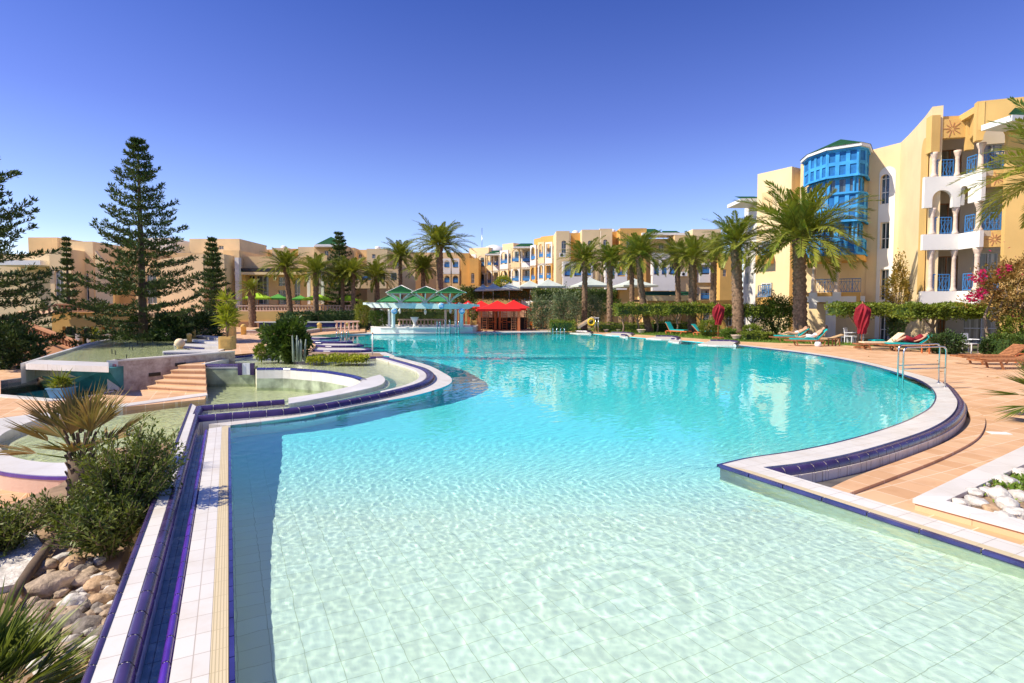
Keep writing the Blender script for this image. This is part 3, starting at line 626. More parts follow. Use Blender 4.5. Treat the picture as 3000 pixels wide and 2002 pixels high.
vs=[(p.x,p.y,LD) for p in bas_v]+[(p.x,p.y,-1.3) for p in bas_v]; MB().mat('basinblue').add(vs,[(i,(i+1)%7,7+(i+1)%7,7+i) for i in range(7)]).build('basin_lining',br)
# ---- triangular spill weirs with blue faces
for i,(tip,r_,lab) in enumerate([((476,1029),(640,1030),'nearest large'),((509,1008),(640,1015),'second'),((532,995),(640,1004),'third'),((553,981),(640,992),'farthest small')]):
    z=RZ+.05; a=Vector((*G(*tip,z),0)); c=Vector((*G(*r_,z),0)); d=Vector((*G(r_[0]+10,r_[1]-(7 if i==0 else 5),z),0))
    w_=thing('spill_weir','%s of the triangular white spill ledges with blue face at raised pool'%lab,'ledge',group='blue tiled spill ledges')
    f_=a+Vector((0,-.7+.1*i,0))
    MB().mat('marble').prism([a,c,d+Vector((0,.25,0)),a+Vector((0.05,.3,0))],.0,z).build('ledge_top',w_)
    MB().mat('bluetile').prism([a+Vector((.05,-.03,0)),c+Vector((-.6,-.03,0)),c+Vector((-.6,-.002,0)),a+Vector((.05,-.002,0))],RZ-.1,z-.05).build('blue_face',w_)
# ================================================================ right side: curved coping wall, gutter, deck
n=110
ro=gp([(2232,1369),(2357,1354),(2510,1323),(2663,1278),(2740,1247),(2786,1216),(2804,1186),(2796,1160),(2755,1119),(2668,1092),(2515,1056),(2360,1031),(2164,1009)])
ri=[S0]+[p for p in right_in[1:]]
ri=resamp([(p.x,p.y) for p in ri],n,False); rr=resamp(ro,n)
cr=thing('curved_pool_wall','white coping with dark purple rounded tiles on a white tiled wall round right side of pool','pool edge')
ribbon(MB().mat('coping'),ri,rr,.0,-.7).build('coping_top',cr)
ri2=[a.lerp(b_,.0)+(a-b_).normalized()*.045 for a,b_ in zip(ri,rr)]; ri3=[a+(b_-a).normalized()*.003 for a,b_ in zip(ri,rr)]
ribbon(MB().mat('bluetile'),ri2,ri3,.004,-.05).build('blue_rim',cr)
kk=int(n*.66); outp=crom([(p.x,p.y) for p in rr[:kk]],.26)
sgn=1 if (nrm2(outp,10).dot(outp[10]-Vector((*G(2300,1250),0)))>0) else -1
curb([p+nrm2(outp,i)*.075*sgn for i,p in enumerate(outp)],.16,.0,-.6,'purple','walltile',h=.11,name='rounded_tiles',parent=cr)
# tiled outer wall face: individual white tiles
b=MB().mat('walltile'); op=[p+nrm2(outp,i)*.15*sgn for i,p in enumerate(outp)]
for row in (0,1):
    for i in range(len(op)-1):
        p,q_=op[i],op[i+1]; t=(q_-p).normalized(); a=p+t*.004; c=q_-t*.004; nn=nrm2(op,i)*.018*sgn; z1=-.105-row*.2; b.add([a+Vector((0,0,z1-.193)),c+Vector((0,0,z1-.193)),c+Vector((0,0,z1)),a+Vector((0,0,z1))]+[a+nn+Vector((0,0,z1-.193)),c+nn+Vector((0,0,z1-.193)),c+nn+Vector((0,0,z1)),a+nn+Vector((0,0,z1))],[(4,5,6,7),(0,3,2,1),(3,7,6,2),(0,1,5,4),(1,2,6,5),(0,4,7,3)])
b.build('wall_tiles',cr)
# straight strip on the right
W1=Vector((*G(3000,1601),0)); so_=(W1-S1); wdt=abs(so_.dot(Vector((DS.y,-DS.x,0)))); NS=Vector((DS.y,-DS.x,0))
sr=thing('straight_coping','straight white coping with dark blue tile line running to the lower right corner','pool edge')
p_a=onstrip(S0+NS*wdt,-2.6); S0b=Vector((*ro[0],0)); 
mid=S0b+DS*0
proj=S0+NS*wdt+DS*((S0b-S0).dot(DS)); 
MB().mat('coping').prism([onstrip(S0,-2.6),p_a,proj,S0-DS*.0],-.6,.004).build('coping_top',sr)
b=MB().mat('bluetile')
for k in range(60):
    a=S0-DS*(.01+k*.5); c=a-DS*.485
    if c.y<-2: break
    b.prism([a-NS*.04,c-NS*.04,c+NS*.012,a+NS*.012],-.05,.010)
b.build('blue_tile_line',sr)
strip_=MB().mat('beigestrip'); strip_.prism([S0-DS*.05+NS*.014,S0-DS*9+NS*.014,S0-DS*9+NS*.12,S0-DS*.4+NS*.12],-.2,.008); strip_.build('drain_strip',sr)
def zr(y): return -.19*sm((15.5-y)/5)
gi=[p+nrm2(outp,i)*.165*sgn for i,p in enumerate(outp)]
gpx=[(2434,1431,-.2),(2510,1397,-.2),(2663,1341,-.2),(2765,1300,-.2),(2816,1268,-.19),(2842,1234,-.15),(2839,1203,-.1),(2806,1172,-.03)]
go=resamp([G(x,y_,z) for x,y_,z in gpx],n); spx=[(2490,1446,-.2),(2612,1401,-.2),(2765,1340,-.2),(2862,1284,-.19),(2887,1233,-.15),(2870,1203,-.1),(2815,1170,-.03)]
gs=resamp([G(x,y_,z) for x,y_,z in spx],n); gin=resamp([(p.x,p.y) for p in gi],n,False)
ext=lambda pth,k: [pth[0]+(pth[0]-pth[1]).normalized()*k]+pth
ribbon(MB().mat('wetshadegutter'),ext(gin,.05),ext(go,.3),-.245,-.6).build('gutter_floor'); struct(bpy.data.objects['gutter_floor'])
ribbon(MB().mat('deck'),ext(go,.3),ext(gs,.5),lambda p:zr(p.y)+.0,-.6).build('gutter_border'); struct(bpy.data.objects['gutter_border'])
# sloped deck beyond the border
s=ext(gs,.7); far=[]
st0=onstrip(S0+NS*(wdt+.02),-2.4)
edge=[st0.lerp(s[0]+(-DS)*0,t) for t in (0,.25,.5,.75)]
edge=[onstrip(S0+NS*(wdt+.01),yy) for yy in (-2.4,0,2,4,5.5,6.5)]
innr=edge+[p+(q-p).normalized()*.01 for p,q in zip(s,s[1:])]+[Vector((*G(2806,1170),0)),Vector((12.3,16.0,0))]
innr=[p for p in innr]; K=14; vs=[]; fs=[]
def outer(i):
    t=i/(len(innr)-1); return Vector((30-4*t+0, -4+22*t,0))
for i,p in enumerate(innr):
    o=outer(i)
    for k in range(K): q_=p.lerp(o,(k/(K-1))**1.5); vs.append((q_.x,q_.y,-.235*sm((16.2-q_.y)/6)))
for i in range(len(innr)-1):
    for k in range(K-1): a=i*K+k; fs.append((a,a+1,a+K+1,a+K))
vs2=[(x,y_,-.8) for x,y_,z in vs]; nb_=len(vs)
MB().mat('deck').add(vs,fs).build('sloping_pool_deck'); struct(bpy.data.objects['sloping_pool_deck'])
fd=[(p.x,p.y) for p in rr if p.y>14.5][:]; 
e=[(p.x,p.y) for p in rr[int(n*.6):] if p.y>15.9]
b=MB().mat('deck'); b.prism([(26,18.02),(34,18.0),(34,25.0),G(2960,1034),G(2760,1034),G(2620,1018),G(2420,1010),G(2165,1001)]+gp([(2010,990),(1860,980),(1730,971),(1660,966),(1590,962),(1400,958),(1400,972)])+gp([(1640,973),(1730,977),(1875,989),(2020,999),(2161,1011)])+e[::-1]+[(12.3,16.0)],-.6,-.002); struct(b.build('right_pool_deck'))
b=MB().mat('deck'); b.prism(gp([(1000,982),(1013,979),(1100,974.5),(1400,974.5),(1400,956),(1060,958)]),-.6,.002); struct(b.build('far_pool_deck'))
fc=thing('far_coping','long straight white coping of the far pool edge before the bar and gazebos','coping')
ribbon(MB().mat('whitep'),lin(gp([(1013,981),(1400,976),(1640,974)]),2),lin(gp([(1013,977),(1400,972),(1640,970)]),2),.02,-.4)
a=lin(gp([(1013,981),(1200,978),(1400,976),(1640,974)]),500); c=lin(gp([(1013,976),(1200,972.5),(1400,971),(1640,969.5)]),500); ribbon(MB().mat('marble'),a,c,.03,-.4).build('coping_top',fc)
# right rock planter
zpl=-.10
pc=[Vector((*G(x,y_,zpl),0)) for x,y_ in ((2673,1461),(3000,1306),(3000,1548))]
pi_=[Vector((*G(x,y_,zpl),0)) for x,y_ in ((2772,1467),(3000,1361),(3000,1524))]
e1=pc[0]+(pc[1]-pc[0])*1.9; e2=pc[0]+(pc[2]-pc[0])*2.2; f1=pi_[0]+(pi_[1]-pi_[0])*2.2; f2=pi_[0]+(pi_[2]-pi_[0])*2.6
pl=thing('rock_planter','pale marble topped planter with orange stone sides holding white rocks, right foreground','planter')
MB().mat('marble').prism([e2,e1,pc[0]] if False else [pc[0],e2,f2,pi_[0],f1,e1],zpl-.05,zpl).build('marble_cap',pl)
ins=lambda p:p+(Vector((6.5,6.2,0))-p).normalized()*.03
MB().mat('stepstone').prism([ins(pc[0]),ins(e2),f2,pi_[0],f1,ins(e1)],-.7,zpl-.05).build('stone_sides',pl)
MB().mat('soil').prism([pi_[0],f2,f1],-.5,zpl-.06).build('bed_soil',pl)
PLAN=(pi_[0],f1,f2)
# ================================================================ buildings
class Fac:
    """vertical facade plane through two plan points; maps photo pixels to (u,z) on it"""
    def __init__(s,pxA,dA,pxB,dB):
        s.A=Vector((X(pxA,dA),dA,0)); s.B=Vector((X(pxB,dB),dB,0)); s.L=(s.B-s.A).length; s.u=(s.B-s.A)/s.L; s.n=Vector((s.u.y,-s.u.x,0)); s.ang=math.atan2(s.u.y,s.u.x)
    def uz(s,px,py):
        r=V(px,py,1.0)-Vector((0,0,H)); # direction for Y=1
        n=s.n; k=(n.dot(s.A))/(n.x*r.x+n.y*r.y); p=Vector((r.x*k,r.y*k,0)); return (p-s.A).dot(s.u), H+r.z*k
    def at(s,u,z,o=0.0): p=s.A+s.u*u+s.n*o; return Vector((p.x,p.y,z))
    def hole(s,x0,x1,y0,y1,arch=False):
        xm=(x0+x1)/2; u0=s.uz(x0,y1)[0]; u1=s.uz(x1,y1)[0]; zt=s.uz(xm,y0)[1]; zb=s.uz(xm,y1)[1]; return (u0,u1,zb,zt,arch)
def window(f,h,parent,o=-.22,mat='glass',frame='whitep',mull=1,name='window',sill=False):
    u0,u1,z0,z1,ar=h; c=(u0+u1)/2; w=u1-u0
    b=MB().mat(mat); a=f.at(u0-.03,0,o); q=f.at(u1+.03,0,o); b.wall((a.x,a.y),(q.x,q.y),z0-.03,z1+.03,th=.04); ob=b.build(name,parent)
    if frame:
        b=MB().mat(frame); t=.05
        for uu in ([u0+t/2,u1-t/2]+[u0+w*(k+1)/(mull+1) for k in range(mull)]): b.box(f.at(uu,(z0+z1)/2,o+.04),(t,.06,z1-z0),f.ang)
        for zz in (z0+t/2,z1-t/2 if not ar else z1-w/2,z0+(z1-z0)*.4): b.box(f.at(c,zz,o+.04),(w,.055,t),f.ang)
        b.build('frame',ob)
    if sill: MB().mat('whitep').box(f.at(c,z0-.04,.04),(w+.16,.2,.08),f.ang).build('sill',ob)
    return ob
def facade(f,parent,z0,z1,holes=(),mat='cream',th=.3,name='wall',top=None,win=True,**k):
    b=MB().mat(mat); b.wall((f.A.x,f.A.y),(f.B.x,f.B.y),z0,z1,[h for h in holes],th,top); o=b.build(name,parent)
    if win:
        for h in holes: window(f,h,parent,o=-th+.06,**k)
    return o
def shell(f,parent,z0,z1,depth,mat='cream',sides=True,name='side_wall'):
    """solid mass behind a facade plane (roof and sides)"""
    b=MB().mat(mat); a=f.at(0,0,-.34); c=f.at(f.L,0,-.34); e=c-f.n*depth; g=a-f.n*depth
    b.prism([(p.x,p.y) for p in (a,c,e,g)],z0,z1-.25)
    for p,q in ((c,e),(g,a),(e,g)):
        t=(q-p).normalized(); nn=Vector((-t.y,t.x,0))*.25
        if p is e: b.prism([(v.x,v.y) for v in (p,q,q+nn,p+nn)],z1-.26,z1)
        else: b.prism([(v.x,v.y) for v in ((p+Vector((0,0,0))),q,q+nn,p+nn)],z1-.252,z1-.004)
    return b.build(name,parent)
def railing(f,u0,u1,z,parent,h=.95,o=-.08,mat='blue'):
    b=MB().mat(mat); L=u1-u0; c=(u0+u1)/2
    b.box(f.at(c,z+h,o),(L,.05,.05),f.ang).box(f.at(c,z+.08,o),(L,.035,.04),f.ang).box(f.at(c,z+h-.18,o),(L,.03,.03),f.ang)
    n=max(2,int(L/.16))
    for k in range(n+1):
        t=k/n; b.box(f.at(u0+L*t,z+h/2,o),(.02 if k%5 else .05,.03,h),f.ang)
    st=.26; m=int(L/st)
    for k in range(m):
        for s in (-1,1): b.box(f.at(u0+st*(k+.5),z+(h-.1)/2,o),(math.hypot(st,h-.3),.014,.022),f.ang,ry=s*math.atan2(h-.3,st))
    return b.build('railing',parent)
def column(p,z0,z1,parent,r=.115,mat='column'):
    H_=z1-z0; b=MB().mat(mat); b.lathe([(r*1.5,0),(r*1.5,.1),(r*1.15,.16),(r,.28),(r*.92,H_*.5),(r*.85,H_-.5),(r*1.0,H_-.45),(r*.86,H_-.4),(r*1.05,H_-.3),(r*1.5,H_-.12),(r*1.6,H_)],(p.x,p.y,z0),10)
    return b.build('column',parent)
def star(f,u,z,parent,r=.45):
    b=MB().mat('terracotta')
    for k in range(10):
        a=2*PI*k/10; rr=r*(1 if k%2 else .7); b.box(f.at(u+math.cos(a)*rr*.6,z+math.sin(a)*rr*.6,.012),(rr*.75,.02,.035),f.ang,ry=-a)
    return b.build('star_relief',parent)
# ---------------------------------------------------------------- right hotel wing
hr=thing('hotel_wing','large cream hotel wing at the right with balconies and tall blue timber bay','building',(0,0,0))
ZR=13.0
# left end block
f=Fac(2212,45.5,2311,43.0); hs_=[f.hole(2233,2262,562,640,True)]
facade(f,hr,-.3,ZR,[],th=.3); window(f,f.hole(2231,2260,726,748),hr,o=.02,mat='blue',frame='blue'); shell(f,hr,-.3,ZR,10)
hh=f.hole(2232,2262,563,612,True); MB().mat('tan').wall((f.at(hh[0],0,.03).x,f.at(hh[0],0,.03).y),(f.at(hh[1],0,.03).x,f.at(hh[1],0,.03).y),hh[2],hh[3],th=.04,top=None).build('niche',hr)
for y in (735,858):
    h=f.hole(2232,2261,y-28,y+12); window(f,h,hr,o=.03,mat='curtain'); railing(f,h[0]-.1,h[1]+.1,h[2]-.05,hr,o=.35); MB().mat('orange').box(f.at((h[0]+h[1])/2,h[2]-.4,.25),(h[1]-h[0]+.4,.6,.7),f.ang).build('balcony_slab',hr)
# return, shaded side of that block
f2=Fac(2311,43.0,2338,44.0); facade(f2,hr,-.3,ZR,[])
# wall behind the tower
f3=Fac(2336,41.5,2536,38.6)
h1=[f3.hole(2362,2470,772,872),]
facade(f3,hr,-.3,ZR-.2,[],mat='cream')
shell(f3,hr,-.3,ZR-.25,11)
# main wall with window strip, curving forward
f4=Fac(2534,38.6,2624,37.2)
ws=[f4.hole(2578,2604,512,598,True),f4.hole(2578,2604,652,730),f4.hole(2577,2602,790,880),f4.hole(2575,2600,915,1000)]
def wtop(f,pts): return [(0,-.3),(f.L,-.3)]+[f.uz(x,y) for x,y in pts]
facade(f4,hr,-.3,ZR,ws,mat='cream',top=[(0,-.3),(f4.L,-.3),(f4.L,13.12),(0,f4.uz(2534,444)[1])],mull=1)
# white strip round the windows (2 mm proud)
s0,s1=f4.uz(2565,900)[0],f4.uz(2613,900)[0]
a=f4.at(s0,0,.03); c=f4.at(s1,0,.03); zt=f4.uz(2590,490)[1]; r=(s1-s0)/2
MB().mat('white').wall((a.x,a.y),(c.x,c.y),-.3,zt,[(h[0]-s0,h[1]-s0,h[2],h[3],h[4]) for h in ws],.028,top=[(0,-.3),(s1-s0,-.3),(s1-s0,zt-r)]+[(r+r*math.cos(PI*k/10),zt-r+r*math.sin(PI*k/10)) for k in range(1,10)]+[(0,zt-r)]).build('white_window_strip',hr)
shell(f4,hr,-.3,ZR-.3,9)
pts=[(2624,37.2,426),(2645,35.9,412),(2670,34.2,384),(2692,32.8,358),(2712,31.4,338)]
for i,(p,q) in enumerate(zip(pts,pts[1:])):
    f=Fac(p[0],p[1],q[0],q[1]); hl=[]
    b=MB().mat('cream'); b.wall((f.A.x,f.A.y),(f.B.x,f.B.y),-.3,ZR,[],.5,top=[(0,-.3),(f.L,-.3),(f.L,13.12+.07*(i+1)),(0,13.12+.07*i)]); b.build('curved_wall',hr)
f=Fac(2670,34.2,2712,31.4)
hn=f.hole(2688,2704,424,1000,True); hn=(hn[0],hn[1],3.2,hn[3],True)
b=MB().mat('yellow'); a=f.at(hn[0],0,.12); c=f.at(hn[1]+.1,0,.12); b.wall((a.x,a.y),(c.x,c.y),2.9,hn[3],th=.06,top=[(0,2.9),(c-a).length and ((c-a).length,2.9)]+[((c-a).length,hn[3]-.8)]+[((c-a).length*(.5+.5*math.cos(PI*k/8)),hn[3]-.8+.8*math.sin(PI*k/8)) for k in range(1,8)]+[(0,hn[3]-.8)]); b.build('tall_arched_recess',hr)
# pilaster + balcony stack
D1=31.2
fa=Fac(2712,D1,2737,D1-.05); zt=Z(338,D1); zb=Z(446,D1)
facade(fa,hr,zb,zt,[],mat='yellow',th=.5,name='pilaster')
bk=Fac(2700,34.0,2960,32.6)   # back wall of the loggias
FL_=[3.05,6.25,9.45]; dw=[]
for z in FL_: dw.append((bk.uz(2774,800)[0]-.55,bk.uz(2774,800)[0]+.55,z+.02,z+2.2,False)); dw.append((bk.uz(2850,800)[0],bk.uz(2942,800)[0],z+.02,z+2.35,False))
dw.append((bk.uz(2822,1000)[0],bk.uz(2932,1000)[0],-.05,2.25,False)); dw.append((bk.uz(2745,1000)[0],bk.uz(2768,1000)[0],-.05,2.1,False))
facade(bk,hr,-.3,ZR-.3,dw,mat='shadewall',mat2=None) if False else None
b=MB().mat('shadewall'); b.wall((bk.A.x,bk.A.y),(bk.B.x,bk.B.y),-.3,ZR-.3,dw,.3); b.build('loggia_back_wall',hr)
for h in dw: window(bk,h,hr,o=-.2,mat='curtain',frame='whitep' if h[1]-h[0]>1.3 else 'wood',mull=1)
fb=Fac(2697,D1-.02,2802,30.9); fc_=Fac(2802,30.9,2862,29.5); fd_=Fac(2862,29.75,2946,29.3)
def slab(z0,z1,mat='white',name='parapet',fs=(fb,fc_)):
    for f in fs:
        facade(f,hr,z0,z1,[],mat=mat,th=.22,name=name)
for k,z in enumerate(FL_):
    # floor slab
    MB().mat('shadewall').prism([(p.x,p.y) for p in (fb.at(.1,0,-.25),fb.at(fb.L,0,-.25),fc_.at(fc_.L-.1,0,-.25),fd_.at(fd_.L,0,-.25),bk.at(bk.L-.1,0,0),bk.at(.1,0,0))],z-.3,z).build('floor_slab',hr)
    if k==0: slab(z-1.0,z)
    elif k==1: slab(z-.88,z)
    else:
        ha=fb.uz(2731,600)[0],fb.uz(2790,600)[0]
        def archtop(L,u0,u1,z0,z1,zc): r=(u1-u0)/2; return [(0,z0),(u0,z0),(u0,zc-r)]+[((u0+u1)/2-r*math.cos(PI*k/12),zc-r+r*math.sin(PI*k/12)) for k in range(1,12)]+[(u1,zc-r),(u1,z0),(L,z0),(L,z1),(0,z1)]
        MB().mat('white').wall((fb.A.x,fb.A.y),(fb.B.x,fb.B.y),0,0,[],.22,top=archtop(fb.L,ha[0],ha[1],z-1.72,z,z-.75)).build('arched_parapet',hr)
        hb=fc_.uz(2808,600)[0],fc_.uz(2835,600)[0]
        MB().mat('white').wall((fc_.A.x,fc_.A.y),(fc_.B.x,fc_.B.y),0,0,[],.22,top=archtop(fc_.L,hb[0],hb[1],z-1.62,z+.02,z-.60)).build('arched_parapet',hr)
    facade(fd_,hr,z-.88,z,[],mat='yellow',th=.25,name='star_panel'); star(fd_,fd_.L*.52,z-.46,hr,.38)
    zc=[6.25-.88,9.45-1.72,zb][k]
    zc3=[6.25-.88,9.45-1.62,Z(414,29.5)][k]
    column(fb.at(.55,0,-.2),z,zc,hr); column(fb.at(fb.L-.1,0,-.2),z,[zc,zc,Z(438,30.9)][k],hr); column(fc_.at(fc_.L-.35,0,-.2),z,zc3,hr,r=.135)
    railing(fb,.7,fb.L-.3,z,hr,o=-.2); railing(fc_,.15,fc_.L-.6,z,hr,o=-.2); railing(fd_,.1,fd_.L,z,hr,o=-.1)
# top pieces
tp=Fac(2737,31.25,2812,31.0); facade(tp,hr,Z(405,31.2),Z(350,31.2),[],mat='yellow',name='top_star_panel'); star(tp,tp.L*.45,Z(378,31.2),hr,.5)
t2=Fac(2812,30.9,2836,30.75); facade(t2,hr,Z(438,30.8),Z(349,30.9),[],mat='yellow',name='pilaster')
t3=Fac(2822,30.8,2842,29.3); facade(t3,hr,Z(396,30),Z(345,30.8)+.3,[],mat='yellow',name='top_panel')
rb2=Fac(2841,29.3,3090,28.0); zb2=Z(412,29.3)
ha=rb2.hole(2872,2945,371,640,True); top=[(0,zb2),(ha[0],zb2)]
w1u=rb2.uz(2948,600)[0]
rr_=(ha[1]-ha[0])/2; zc=ha[3]-rr_
outl=[(0,zb2),(ha[0],zb2),(ha[0],zc)]+[((ha[0]+ha[1])/2-rr_*math.cos(PI*k/12),zc+rr_*math.sin(PI*k/12)) for k in range(1,12)]+[(ha[1],zc),(ha[1],-.3),(rb2.L,-.3),(rb2.L,rb2.uz(3090,275)[1]),(0,rb2.uz(2841,300)[1])]
MB().mat('yellow').wall((rb2.A.x,rb2.A.y),(rb2.B.x,rb2.B.y),0,0,[],.4,top=outl).build('arched_end_wall',hr)
shell(Fac(2700,34.3,3100,31.5),hr,-.3,ZR-.1,10)
MB().mat('yellow').prism([(p.x,p.y) for p in (fb.at(.3,0,-.3),fb.at(fb.L,0,-.35),rb2.at(.1,0,-.4),rb2.at(rb2.L,0,-.4),rb2.at(rb2.L,0,-3.6),bk.at(.1,0,-.2))],ZR-.5,ZR-.15).build('top_roof_slab',hr)
# eave at far right
e_=MB().mat('whitep'); c=V(3000,330,27.0); e_.box((c.x+.9,c.y+1.2,c.z-.15),(2.6,1.6,.28),.1); e_.build('eave',hr)
b=MB().mat('greenroof'); b.add([(c.x-.5,c.y+.3,c.z),(c.x+2.3,c.y+.4,c.z),(c.x+2.3,c.y+2,c.z+.8),(c.x+1.0,c.y+1.6,c.z+.8)],[(0,1,2,3)]); b.build('green_roof',hr)
# ---- blue timber bay (octagonal tower)
tw_=[(2345,41.0),(2362,39.6),(2412,38.0),(2504,36.9),(2527,37.3),(2534,38.7)]
segs=[Fac(*a,*c) for a,c in zip(tw_,tw_[1:])]
zb0=[Z(748,38),Z(703,38),Z(653,38),Z(572,38),Z(523,38),Z(446,38)]
cols=[1,3,3,1,1]
bay=[]
for f,nc in zip(segs,cols):
    for (za,zz,kind) in ((zb0[0],zb0[1],'p'),(zb0[1],zb0[2],'w'),(zb0[2],zb0[3],'q'),(zb0[3],zb0[4],'w'),(zb0[4],zb0[5],'q')):
        o=-.25 if kind=='w' else 0.0; rows=2 if kind=='q' else 1
        bb=MB().mat('skyblue'); holes=[]; L=f.L
        for c in range(nc):
            for r_ in range(rows):
                hh=(zz-za)/rows; holes.append((L*(c+.2)/nc,L*(c+.8)/nc,za+hh*(r_+.13),za+hh*(r_+.87),False))
        a=f.at(0,0,o); c_=f.at(L,0,o); bb.wall((a.x,a.y),(c_.x,c_.y),za,zz,holes,.1)
        bb.build('timber_panel' if kind!='w' else 'window_band',hr)
        g=MB().mat('glass' if kind=='w' else 'panel')
        for h in holes: p=f.at((h[0]+h[1])/2,(h[2]+h[3])/2,o-.07); g.box(p,(h[1]-h[0]+.02,.03,h[3]-h[2]+.02),f.ang)
        g.build('window_pane' if kind=='w' else 'inset_panel',hr)
    for z in (zb0[2],zb0[3],zb0[4],zb0[5],zb0[0]): MB().mat('skyblue').box(f.at(f.L/2,z,.04),(f.L+.04,.1,.1),f.ang).build('timber_moulding',hr)
poly=[(s.A.x,s.A.y) for s in segs]+[(segs[-1].B.x,segs[-1].B.y)]
inset=lambda k:[(p[0]+(X(2450,39.5)-p[0])*k,p[1]+(39.8-p[1])*k) for p in poly]
MB().mat('dark').prism(inset(.2),zb0[0]+.1,zb0[5]).build('bay_core',hr)
MB().mat('orange').prism(inset(-.01),Z(766,38),zb0[0]-.06).build('bay_base',hr)
MB().mat('whitep').prism(inset(-.10),zb0[5]+.06,zb0[5]+.26).build('bay_eave',hr)
ap=Vector((X(2452,39.5),39.6,Z(407,39.5))); rim=inset(-.12)+[(X(2534,44),43.5),(X(2350,44),44)]; zr_=zb0[5]+.26
b=MB().mat('greenroof'); n=len(rim); b.add([(*p,zr_) for p in rim]+[ap],[(i,(i+1)%n,n) for i in range(n)]); b.build('green_roof',hr)
# loggia below the bay
lf=Fac(2362,39.4,2520,37.6)
zl=Z(858,38.4)
MB().mat('orange').wall((lf.A.x,lf.A.y),(lf.B.x,lf.B.y),zl-.75,zl+.02,[],.25).build('loggia_parapet',hr)
MB().mat('shadewall').prism([(p.x,p.y) for p in (lf.at(0,0,-.26),lf.at(lf.L,0,-.26),lf.at(lf.L,0,-2.4),lf.at(0,0,-2.4))],zl-.3,zl).build('floor_slab',hr)
for px in (2383,2452): 
    u=lf.uz(px,858)[0]; column(lf.at(u,0,-.1),zl,Z(766,38.4),hr,.14); MB().mat('white').box(lf.at(u,zl-.55,.12),(.5,.3,1.15),lf.ang).build('white_bracket',hr)
railing(lf,.3,lf.L,zl,hr,o=-.1)
# ground floor arches below
ga=Fac(2350,39.2,2534,37.5)
for px0,px1 in ((2362,2428),(2442,2532)):
    pass
u0,u1=ga.uz(2425,980)[0],ga.uz(2440,980)[0]
MB().mat('white').wall((ga.A.x,ga.A.y),(ga.B.x,ga.B.y),-.2,2.9,[(.2,u0-.15,-.2+.03,2.5,False),(u1+.15,ga.L-.2,-.17,2.5,False)],.35).build('ground_arch',hr)
# low annex with garage style left edge (white arcade, left of the end block)
an=Fac(2176,52,2214,47)
facade(an,hr,-.3,Z(600,50),[an.hole(2184,2192,640,672,True),an.hole(2198,2207,640,672,True),an.hole(2184,2192,720,752,True),an.hole(2198,2207,720,752,True),an.hole(2184,2192,800,832),an.hole(2198,2207,800,832)],mat='white',name='side_arcade_wall'); shell(an,hr,-.3,Z(600,50),6)
b=MB().mat('whitep'); c=V(2205,590,47.5); b.box((c.x,c.y+1,c.z),(2.4,3,.3)); b.build('side_eave',hr)
b=MB().mat('greenroof'); b.add([(c.x-1.3,c.y-.5,c.z+.15),(c.x+1.2,c.y-.5,c.z+.15),(c.x+1.2,c.y+2.5,c.z+.9),(c.x-.6,c.y+2.5,c.z+.9)],[(0,1,2,3)]); b.build('green_roof',hr)
# ---------------------------------------------------------------- generic distant blocks
def block(parent,x0,x1,yt,d,depth=8,mat='cream',holes=(),zb=-.3,d2=None,win=True,yt2=None,**k):
    f=Fac(x0,d,x1,d2 or d); zt=f.uz(x0,yt)[1]
    facade(f,parent,zb,zt,[f.hole(*h) for h in holes],mat=mat,win=win,**k); shell(f,parent,zb,zt,depth,mat); return f
def loggia(parent,f,x0,x1,yo,yr,yp,arch=True,pm='white',n=1,rail=True,back='shadewall'):
    """balcony in front of a facade: opening from yo to yr, parapet yr..yp"""
    u0,_=f.uz(x0,yr); u1,_=f.uz(x1,yr); zt=f.uz(x0,yo)[1]; zr1=f.uz(x0,yr)[1]; zp=f.uz(x0,yp)[1]; w=u1-u0; O=.9
    a=f.at(u0,0,O); c=f.at(u1,0,O)
    g=.35; hs=[(w*k/n+g*.5,w*(k+1)/n-g*.5,zr1+.02,zt-.25,arch) for k in range(n)]
    MB().mat(pm).wall((a.x,a.y),(c.x,c.y),zp,zt,hs,.22).build('balcony_front',parent)
    MB().mat(pm).prism([(p.x,p.y) for p in (f.at(u0,0,O-.23),f.at(u1,0,O-.23),f.at(u1,0,0.01),f.at(u0,0,.01))],zp,zr1-.02).build('balcony_floor',parent)
    for u in (u0,u1): MB().mat(pm).box(f.at(u,(zt+zr1)/2,O/2),(.2,O-.3,zt-zr1),f.ang).build('balcony_side',parent) if n>1 else None
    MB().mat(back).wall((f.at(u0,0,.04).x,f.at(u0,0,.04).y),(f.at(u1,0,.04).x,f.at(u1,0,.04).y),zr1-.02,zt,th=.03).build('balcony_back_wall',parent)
    for k in range(n):
        cx=(w*(k+.5)/n)+u0; ww=w/n*.34; MB().mat('glass').box(f.at(cx,(zr1+zt)/2-.15,.06),(ww*2,.04,(zt-zr1)-.7),f.ang).build('balcony_door',parent)
    if rail:
        b=MB().mat('blue'); zz=zr1
        for k in range(n):
            q0,q1=u0+w*k/n+g*.5,u0+w*(k+1)/n-g*.5
            b.box(f.at((q0+q1)/2,zz+.85,O-.1),(q1-q0,.05,.07),f.ang); b.box(f.at((q0+q1)/2,zz+.45,O-.1),(q1-q0,.03,.5),f.ang)
        b.build('balcony_railing',parent)
